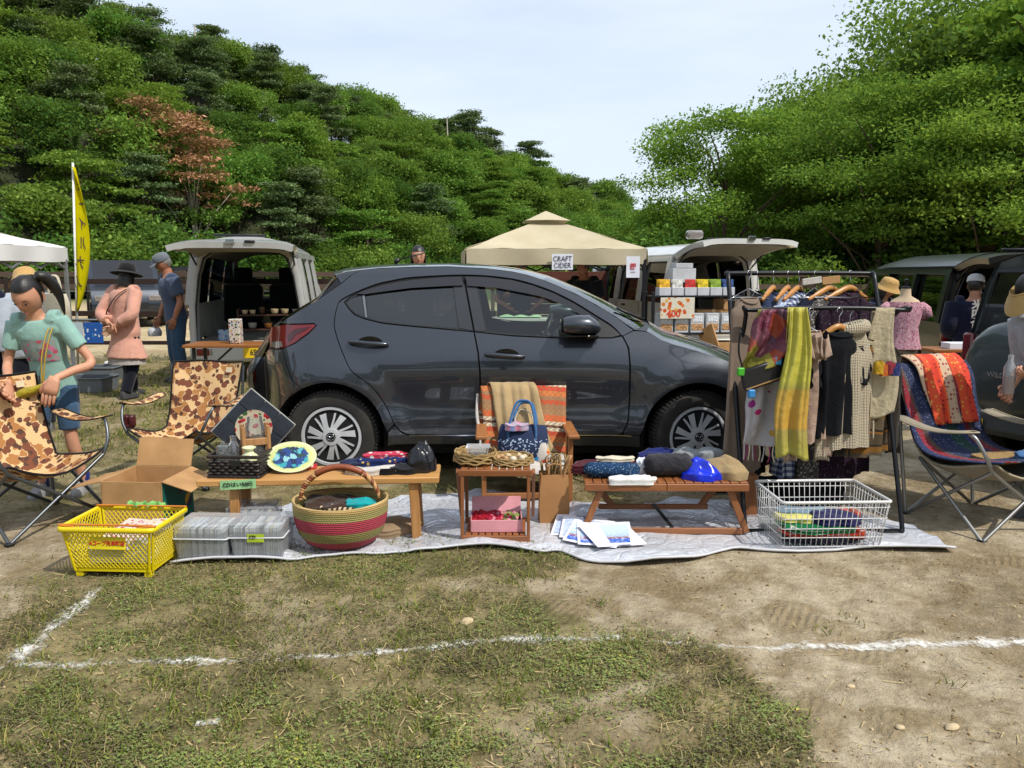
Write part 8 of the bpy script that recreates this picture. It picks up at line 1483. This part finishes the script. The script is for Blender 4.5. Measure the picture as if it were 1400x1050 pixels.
    # clothes
    if top:
        m = MB(); e = top.get('e', .016); zb = top.get('len', .47); torso(m, e, max(.45, zb), .815, top.get('flare', .0), zb if zb < .5 else None)
        for n in 'rl':
            f1 = top.get('sl', .38); limb(m, j['sh' + n], j['el' + n], j['wr' + n], .036 * h * b, .028 * h * b, .022 * h, e * .8 + top.get('se', 0), 0, f1); m.tube([j['sh' + n] + (j['neck'] - j['sh' + n]) * .45 - Vector((0, 0, .012)), j['sh' + n] - Vector((0, 0, .006))], [.036 * h + e * .7, .038 * h + e * .9], 10); m.tube([(j['shr'] + j['shl']) / 2 - Vector((0, 0, .05 * h)), j['sh' + n] - Vector((0, 0, .03 * h))], [.05 * h, .036 * h + e * .7], 10)
        link('top', remesh(m, 'top', top['m'], vox, 3), r)
        if top.get('collar'): m = MB(); m.tube([U(0, 0, .825) + Vector((.05 * h * math.cos(a), .045 * h * math.sin(a), -.012 * h * math.sin(-a))) for a in np.linspace(0, 2 * PI, 17)[:-1]], .009, 6, closed=True); m.build('collar', top['collar'], r, 180)
    if legs:
        m = MB(); e = legs.get('e', .012); torso(m, e * .8, .455, .585)
        for n in 'rl': limb(m, j['hp' + n], j['kn' + n], j['an' + n], .052 * h * b, .036 * h * b, .030 * h, e, 0, legs.get('len', .97))
        link('trousers' if legs.get('len', 1) > .7 else 'shorts', remesh(m, 'trousers', legs['m'], vox, 3), r)
    sm = plain('shoe_' + shoes[1:], shoes, .6, 0, .1) if 'shoe_' + shoes[1:] not in bpy.data.materials else bpy.data.materials['shoe_' + shoes[1:]]
    for n in 'rl':
        a = j['an' + n]; z0 = a.z - .045 * h; m = MB(); m.loft([[Vector((a.x + w * h * x, a.y + y * h, z0 + z * h)) for x, z in ((-1, 0), (1, 0), (1.05, t * .5), (.7, t), (-.7, t), (-1.05, t * .5))] for y, w, t in ((.040, .017, .05), (.028, .022, .062), (-.01, .024, .062), (-.04, .026, .045), (-.075, .028, .034), (-.10, .022, .026), (-.112, .010, .016))]); so = m.build('shoe', sm, r, 50)
        if legs and legs.get('sock'): m = MB(); m.tube([a + Vector((0, .006, -.01 * h)), a + Vector((0, .006, .045 * h))], [.027 * h, .027 * h], 10); m.build('sock', legs['sock'], r, 180)
    if hat:
        k, mh = hat[0], hat[1]; HM = Matrix.Translation(j['head']) @ RH.to_4x4() @ Matrix.Rotation(R(hat[2] if len(hat) > 2 else 0), 4, 'X') @ Matrix.Scale(hs, 4); m = MB()
        if k == 'brim': m.lathe([(.175, .012), (.15, .028), (.105, .045), (.100, .055), (.098, .10), (.085, .135), (.05, .148), (.002, .15)], 28, sy=1.12, cap=False)
        elif k == 'bucket': m.lathe([(.150, -.01), (.125, .02), (.102, .045), (.098, .09), (.08, .128), (.04, .14), (.002, .141)], 28, sy=1.12, cap=False)
        elif k == 'cap': m.lathe([(.090, .035), (.092, .06), (.086, .10), (.06, .128), (.02, .138), (.002, .139)], 28, sy=1.16, cap=False); m.grid(lambda u, v: ((u - .5) * .16 * (1 - .25 * v * v), -.085 - .085 * v * (1 - (2 * u - 1) ** 2 * .5), .045 - .028 * v - .014 * (2 * u - 1) ** 2), 11, 6, .004)
        elif k == 'visor': m.lathe([(.094, .018), (.098, .06), (.094, .062)], 28, sy=1.16, cap=False); m.grid(lambda u, v: ((.100 + .055 * v) * math.sin((u - .5) * 3.0), -(.108 + .075 * v) * math.cos((u - .5) * 3.0), .050 - .095 * v * math.cos((u - .5) * 2.6)), 21, 8, .004)
        m.v = [tuple(HM @ Vector(v)) for v in m.v]; m.build('hat', mh, r, 60)
        if k == 'brim' and len(hat) > 3: m = MB(); m.lathe([(.1035, .05), (.102, .072)], 28, sy=1.12, cap=False); m.v = [tuple(HM @ Vector(v)) for v in m.v]; m.build('hat_band', hat[3], r, 60)
    return r, j, hp_
K_TEAL = cloth('mint_tshirt', '#86aaa0', .1, .2); K_BLUEG = cloth('blue_grey_tshirt', '#48536a', .1, .2); K_PINK = cloth('peach_linen', '#c4917e', .08, .25); K_JEAN = cloth('mid_blue_jeans', '#3a5570', .2, .4); K_BLKC = cloth('black_tshirt', '#0e0e11', .1, .3); K_NAVYT = cloth('navy_trousers', '#12141f', .1); K_LGREY = cloth('pale_grey_top', '#9ba2aa', .1, .2); K_STRAW = M_STRAW; K_HATB = cloth('black_felt_hat', '#1d1c1c', .1); K_CAPG = cloth('grey_cap', '#62676e', .12); K_BEIGEH = cloth('tan_hat', '#b39058', .1); K_WHITEH = cloth('white_hat', '#b4b4b4', .06); K_NAVYS = cloth('navy_shirt', '#181c2e', .1); K_SOCK = cloth('blue_sock', '#1c2a6a')
# girl leaning over the camp chair
gl, gj_, ghp = person('girl in a mint T-shirt with a yellow pouch leaning over the camp chair', (-2.96, 4.92, 0), R(6), 1.44, M_SKIN, R(13), 0, dict(elr=(-.155, -.07, .61), wrr=(-.09, -.21, .53), ell=(.185, -.05, .61), wrl=(.10, -.215, .56), anr=(-.09, .0, .045), anl=(.075, .03, .045), knr=(-.08, -.03, .275)), dict(m=K_TEAL, sl=.34, len=.46, e=.018, se=.0), dict(m=K_JEAN, len=.42, e=.016, sock=K_SOCK), '#8a8a88', (R(20), R(-8), R(4)), 'pony', None, None, .009, .25, .84, {'l': dict(d=(-.25, -.25, -.9), pn=(0, 1, 0), side=(-1, 0, 0), curl=.15)}, R(-4), 1.14)
T_ = MB(); fr = lambda u, v: Vector((-.115 + .20 * u, 0, .895 + .135 * v))
M_SHPR = speck('pink_shirt_print', hx('#8fa09a'), ['#b84a78', '#c77a96', '#a89a9e', '#7a8a8e', '#c05a6a', '#9aaaa6'], 26, .46, 1, .05, .85, .05)
def snap(o, body, off):
    """lay a flat print on the cloth below it (closest point)"""
    for v in o.data.vertices:
        ok, p, n, _ = body.ray_cast(Vector((v.co.x, -1.5, v.co.z)), Vector((0, 1, 0)))
        if ok: v.co = p + Vector((0, -off, 0))
tp = [c_ for c_ in gl.children if c_.name.startswith('top')][0]
T_.grid(fr, 16, 12); po = T_.build('shirt_print', M_SHPR, gl, 180); snap(po, tp, .004)
T_ = MB(); T_.tube([fr(0, 0), fr(1, 0), fr(1, 1), fr(0, 1)], .003, 4, closed=True) if False else None
m = MB(); m.tube(spline([Vector((-.115, -.24, .67)), (-.10, -.235, .70), (.0, -.25, .735), (.055, -.25, .77)], 6), [.01] + [.045, .052, .055, .058, .058, .055, .05, .05, .045, .042, .038, .034, .03, .025, .02, .018, .015, .012], 12, flat=.7); m.build('yellow_pouch', cloth('yellow_satin', '#a8981c', .15, .8, .5), gl, 180)
for dx in (0, .022): m = MB(); m.tube(spline([(.045 + dx * .3, -.255, .77), (.05 + dx, -.235, .95), (.065 + dx, -.16, 1.10), (.075 + dx, -.06, 1.175), (.07 + dx, .03, 1.16)], 6), .0045, 6); m.build('pouch_cord', plain('gold_cord', '#a08428', .5) if dx == 0 else bpy.data.materials['gold_cord'], gl, 180)
# pink coat woman seen from behind
pw_, pj, php = person('woman in a long peach tunic and black hat with hands behind her back', (*pz(178, 543)[:2], 0), R(158), 1.53, M_SKIN, R(4), 0, dict(ell=(.155, .07, .64), wrl=(.02, .115, .56), elr=(-.155, .07, .64), wrr=(-.03, .13, .54), anl=(.075, -.10, .045), knl=(.06, -.06, .275), anr=(-.05, .08, .05), knr=(-.055, .0, .27)), dict(m=K_PINK, sl=.80, len=.30, e=.032, se=-.004, flare=.055), dict(m=K_NAVYT, e=.016), '#3a3a3c', (R(8), R(15), 0), 'bob', None, ('brim', K_HATB, 0, K_BLKC), .014, .3, 1.06, {'l': dict(d=(-.9, .1, -.45), side=(0, .3, 1), pn=(0, 1, 0), curl=.2), 'r': dict(d=(.8, .15, -.5), side=(0, .3, 1), pn=(0, 1, 0), curl=.2)})
m = MB(); m.loft([[Vector((w * math.cos(a) * (1 + .03 * math.sin(9 * a)), .01 + w * .72 * math.sin(a), z)) for a in np.linspace(0, 2 * PI, 33)[:-1]] for z, w in ((.40, .235), (.55, .20))], True, False); m.build('lace_hem', speck('lace_hem_cloth', hx('#a8a098'), ['#7a7470', '#c2bcb4'], 80, .3), pw_, 180)
m = MB(); m.tube(spline([(-.13, .06, 1.26), (-.05, .135, 1.18), (.08, .155, 1.02), (.17, .12, .86)], 8), .016, 6, flat=.35); m.build('shoulder_strap', K_BLKC, pw_, 180)
# man in the blue grey T-shirt
mn, mj, mhp = person('man in a grey cap, blue grey T-shirt and jeans standing by the silver van', (*pz(246, 522)[:2], 0), R(-52), 1.70, M_SKIND, R(7), 0, dict(ell=(.15, -.0, .635), wrl=(.145, -.05, .50), elr=(-.15, -.03, .635), wrr=(-.13, -.09, .50)), dict(m=K_BLUEG, sl=.36, len=.475, e=.022, se=.012), dict(m=K_JEAN, e=.020), '#3a3632', (R(14), R(-6), 0), 'short', M_HAIRG, ('cap', K_CAPG, 4), .014, .5, 1.06)
wc = thing('sun_cap', 'white cap held low in the hand of the man in jeans', 'hat', mn.matrix_basis @ Vector((-.13 * 1.7, -.20, .74)) if False else Matrix.Translation(mn.location) @ Matrix.Rotation(R(-52), 4, 'Z') @ Vector((-.22, -.22, .66))); m = MB(); m.lathe([(.08, -.05), (.09, 0), (.07, .05), (.03, .07), (.002, .075)], 18); m.build('crown_cloth', K_WHITEH, wc, 60)
# visitors at the left edge
bw, *_ = person('woman in a tan bucket hat and pale grey top behind the girl', ((45 - 700) / 1050 * 7.0, 6.95, 0), R(-150), 1.50, M_SKIN, R(16), 0, None, dict(m=K_LGREY, sl=.92, len=.44, e=.03, se=.012), dict(m=K_NAVYT, e=.016), '#5a5a5a', (R(10), R(30), 0), 'bob', None, ('bucket', K_BEIGEH, 6), .016)
bgw = thing('shoulder_bag', 'off white cloth bag on the shoulder of the woman in the tan hat', 'bag', ((84 - 700) / 1050 * 6.9, 6.85, .98), R(-30)); m = MB(); m.loft([[Vector((x * w, y * .06, z)) for x, y in ((-1, -.6), (0, -1), (1, -.6), (1, .6), (0, 1), (-1, .6))] for z, w in ((0, .10), (.05, .15), (.2, .15), (.28, .11))]); m.tube(spline([(-.1, 0, .26), (-.06, 0, .42), (.06, 0, .42), (.1, 0, .26)], 4), .012, 6); m.build('bag_body', cloth('off_white_canvas', '#b5ac98', .1), bgw, 60)
person('person in a white hat and navy top cut off by the left edge', ((-6 - 700) / 1050 * 7.5, 7.4, 0), R(-120), 1.53, M_SKIN, R(10), 0, None, dict(m=K_NAVYS, sl=.5, len=.46, e=.024), dict(m=K_NAVYT, e=.016), '#5a5a5a', (R(10), 0, 0), 'bob', None, ('bucket', K_WHITEH, 4), .016)
# behind the car, under the tent
person('dark haired woman whose face shows above the car roof', ((575 - 700) / 1050 * 8.9, 8.8, 0), R(8), 1.76, M_SKIN, 0, 0, None, dict(m=K_BLKC, sl=.4), dict(m=K_NAVYT), '#2a2a2c', (R(4), 0, 0), 'bob', None, None, .014)
person('man with hands on hips under the tent seen through the car window', ((712 - 700) / 1050 * 11.3, 11.55, 0), R(10), 1.66, M_SKIND, 0, 0, dict(ell=(.22, .04, .64), wrl=(.11, -.04, .555), elr=(-.22, .04, .64), wrr=(-.11, -.04, .555)), dict(m=K_NAVYS, sl=.38, e=.02), dict(m=K_BLKC), '#2a2a2c', (R(5), 0, 0), 'short', None, None, .016)
hm, *_ = person('man in a black T-shirt standing under the right part of the tent', ((801 - 700) / 1050 * 11.3, 11.5, 0), R(-40), 1.64, M_SKIND, R(3), 0, None, dict(m=K_BLKC, sl=.42, e=.028, se=.014), dict(m=K_BLKC), '#2a2a2c', (R(12), R(-25), 0), 'short', None, None, .016, .35, 1.18)
# right side
person('woman in a straw hat and navy shirt beside the black minivan', (4.60, 9.75, -.2), R(35), 1.58, M_SKIN, R(10), 0, None, dict(m=K_NAVYS, sl=.7, e=.024), dict(m=K_NAVYT), '#2a2a2c', (R(14), 0, 0), 'bob', None, ('bucket', K_BEIGEH, -4, K_BLKC), .016)
hp1, hj, hhp = person('man in a white cap and navy happi coat lettered in white at the minivan rear', (5.25, 8.75, -.2), R(158), 1.62, M_SKIND, R(4), 0, dict(wrl=(.10, -.16, .56), wrr=(-.10, -.16, .56)), dict(m=cloth('happi_navy', '#10142a', .08), sl=.82, len=.42, e=.035, se=.02), dict(m=K_NAVYT), '#2a2a2c', (R(8), R(-18), 0), 'short', None, ('cap', K_WHITEH, 4), .016, .35, 1.1)
for k, ch in enumerate('米四合'): lettering(ch, .115, C_WHITE if k else C_WHITE, hp1, (-.0, .185 + .004 * k, 1.285 - .105 * k), (R(90), 0, PI), 'coat_lettering', bold=.004)
m = MB(); m.tube([hhp((-.05, -.085, -.06)), hhp((0, -.108, -.055)), hhp((.05, -.085, -.06))], [.02, .036, .02], 8); m.build('face_mask', C_WHITE, hp1, 180)
vw, vj, vhp = person('woman in a big tan sun visor holding a bottle at the right edge', (3.14, 4.36, 0), R(-78), 1.50, M_SKIN, R(20), 0, dict(ell=(.13, -.03, .62), wrl=(.07, -.155, .60), elr=(-.13, -.04, .60), wrr=(-.06, -.165, .52)), dict(m=K_LGREY, sl=.6, e=.022), dict(m=K_NAVYT), '#4a4a4a', (R(22), R(-14), 0), 'short', None, ('visor', cloth('straw_visor', '#b39660', .08, .3), -4), .012, .8, 1.0)
bt_ = thing('drink_bottle', 'clear bottle of amber drink held by the woman in the visor', 'bottle', Matrix.Translation(vw.location) @ Matrix.Rotation(R(-78), 4, 'Z') @ Vector((.0, -.345, .77))); m = MB(); m.lathe([(.028, 0), (.032, .02), (.032, .15), (.014, .19), (.014, .22)], 16); m.build('plastic_bottle', M_CLRP, bt_, 40); m = MB(); m.lathe([(.026, .006), (.029, .10), (.002, .101)], 14); m.build('drink', plain('amber_drink', '#8a4a24', .2), bt_, 40)
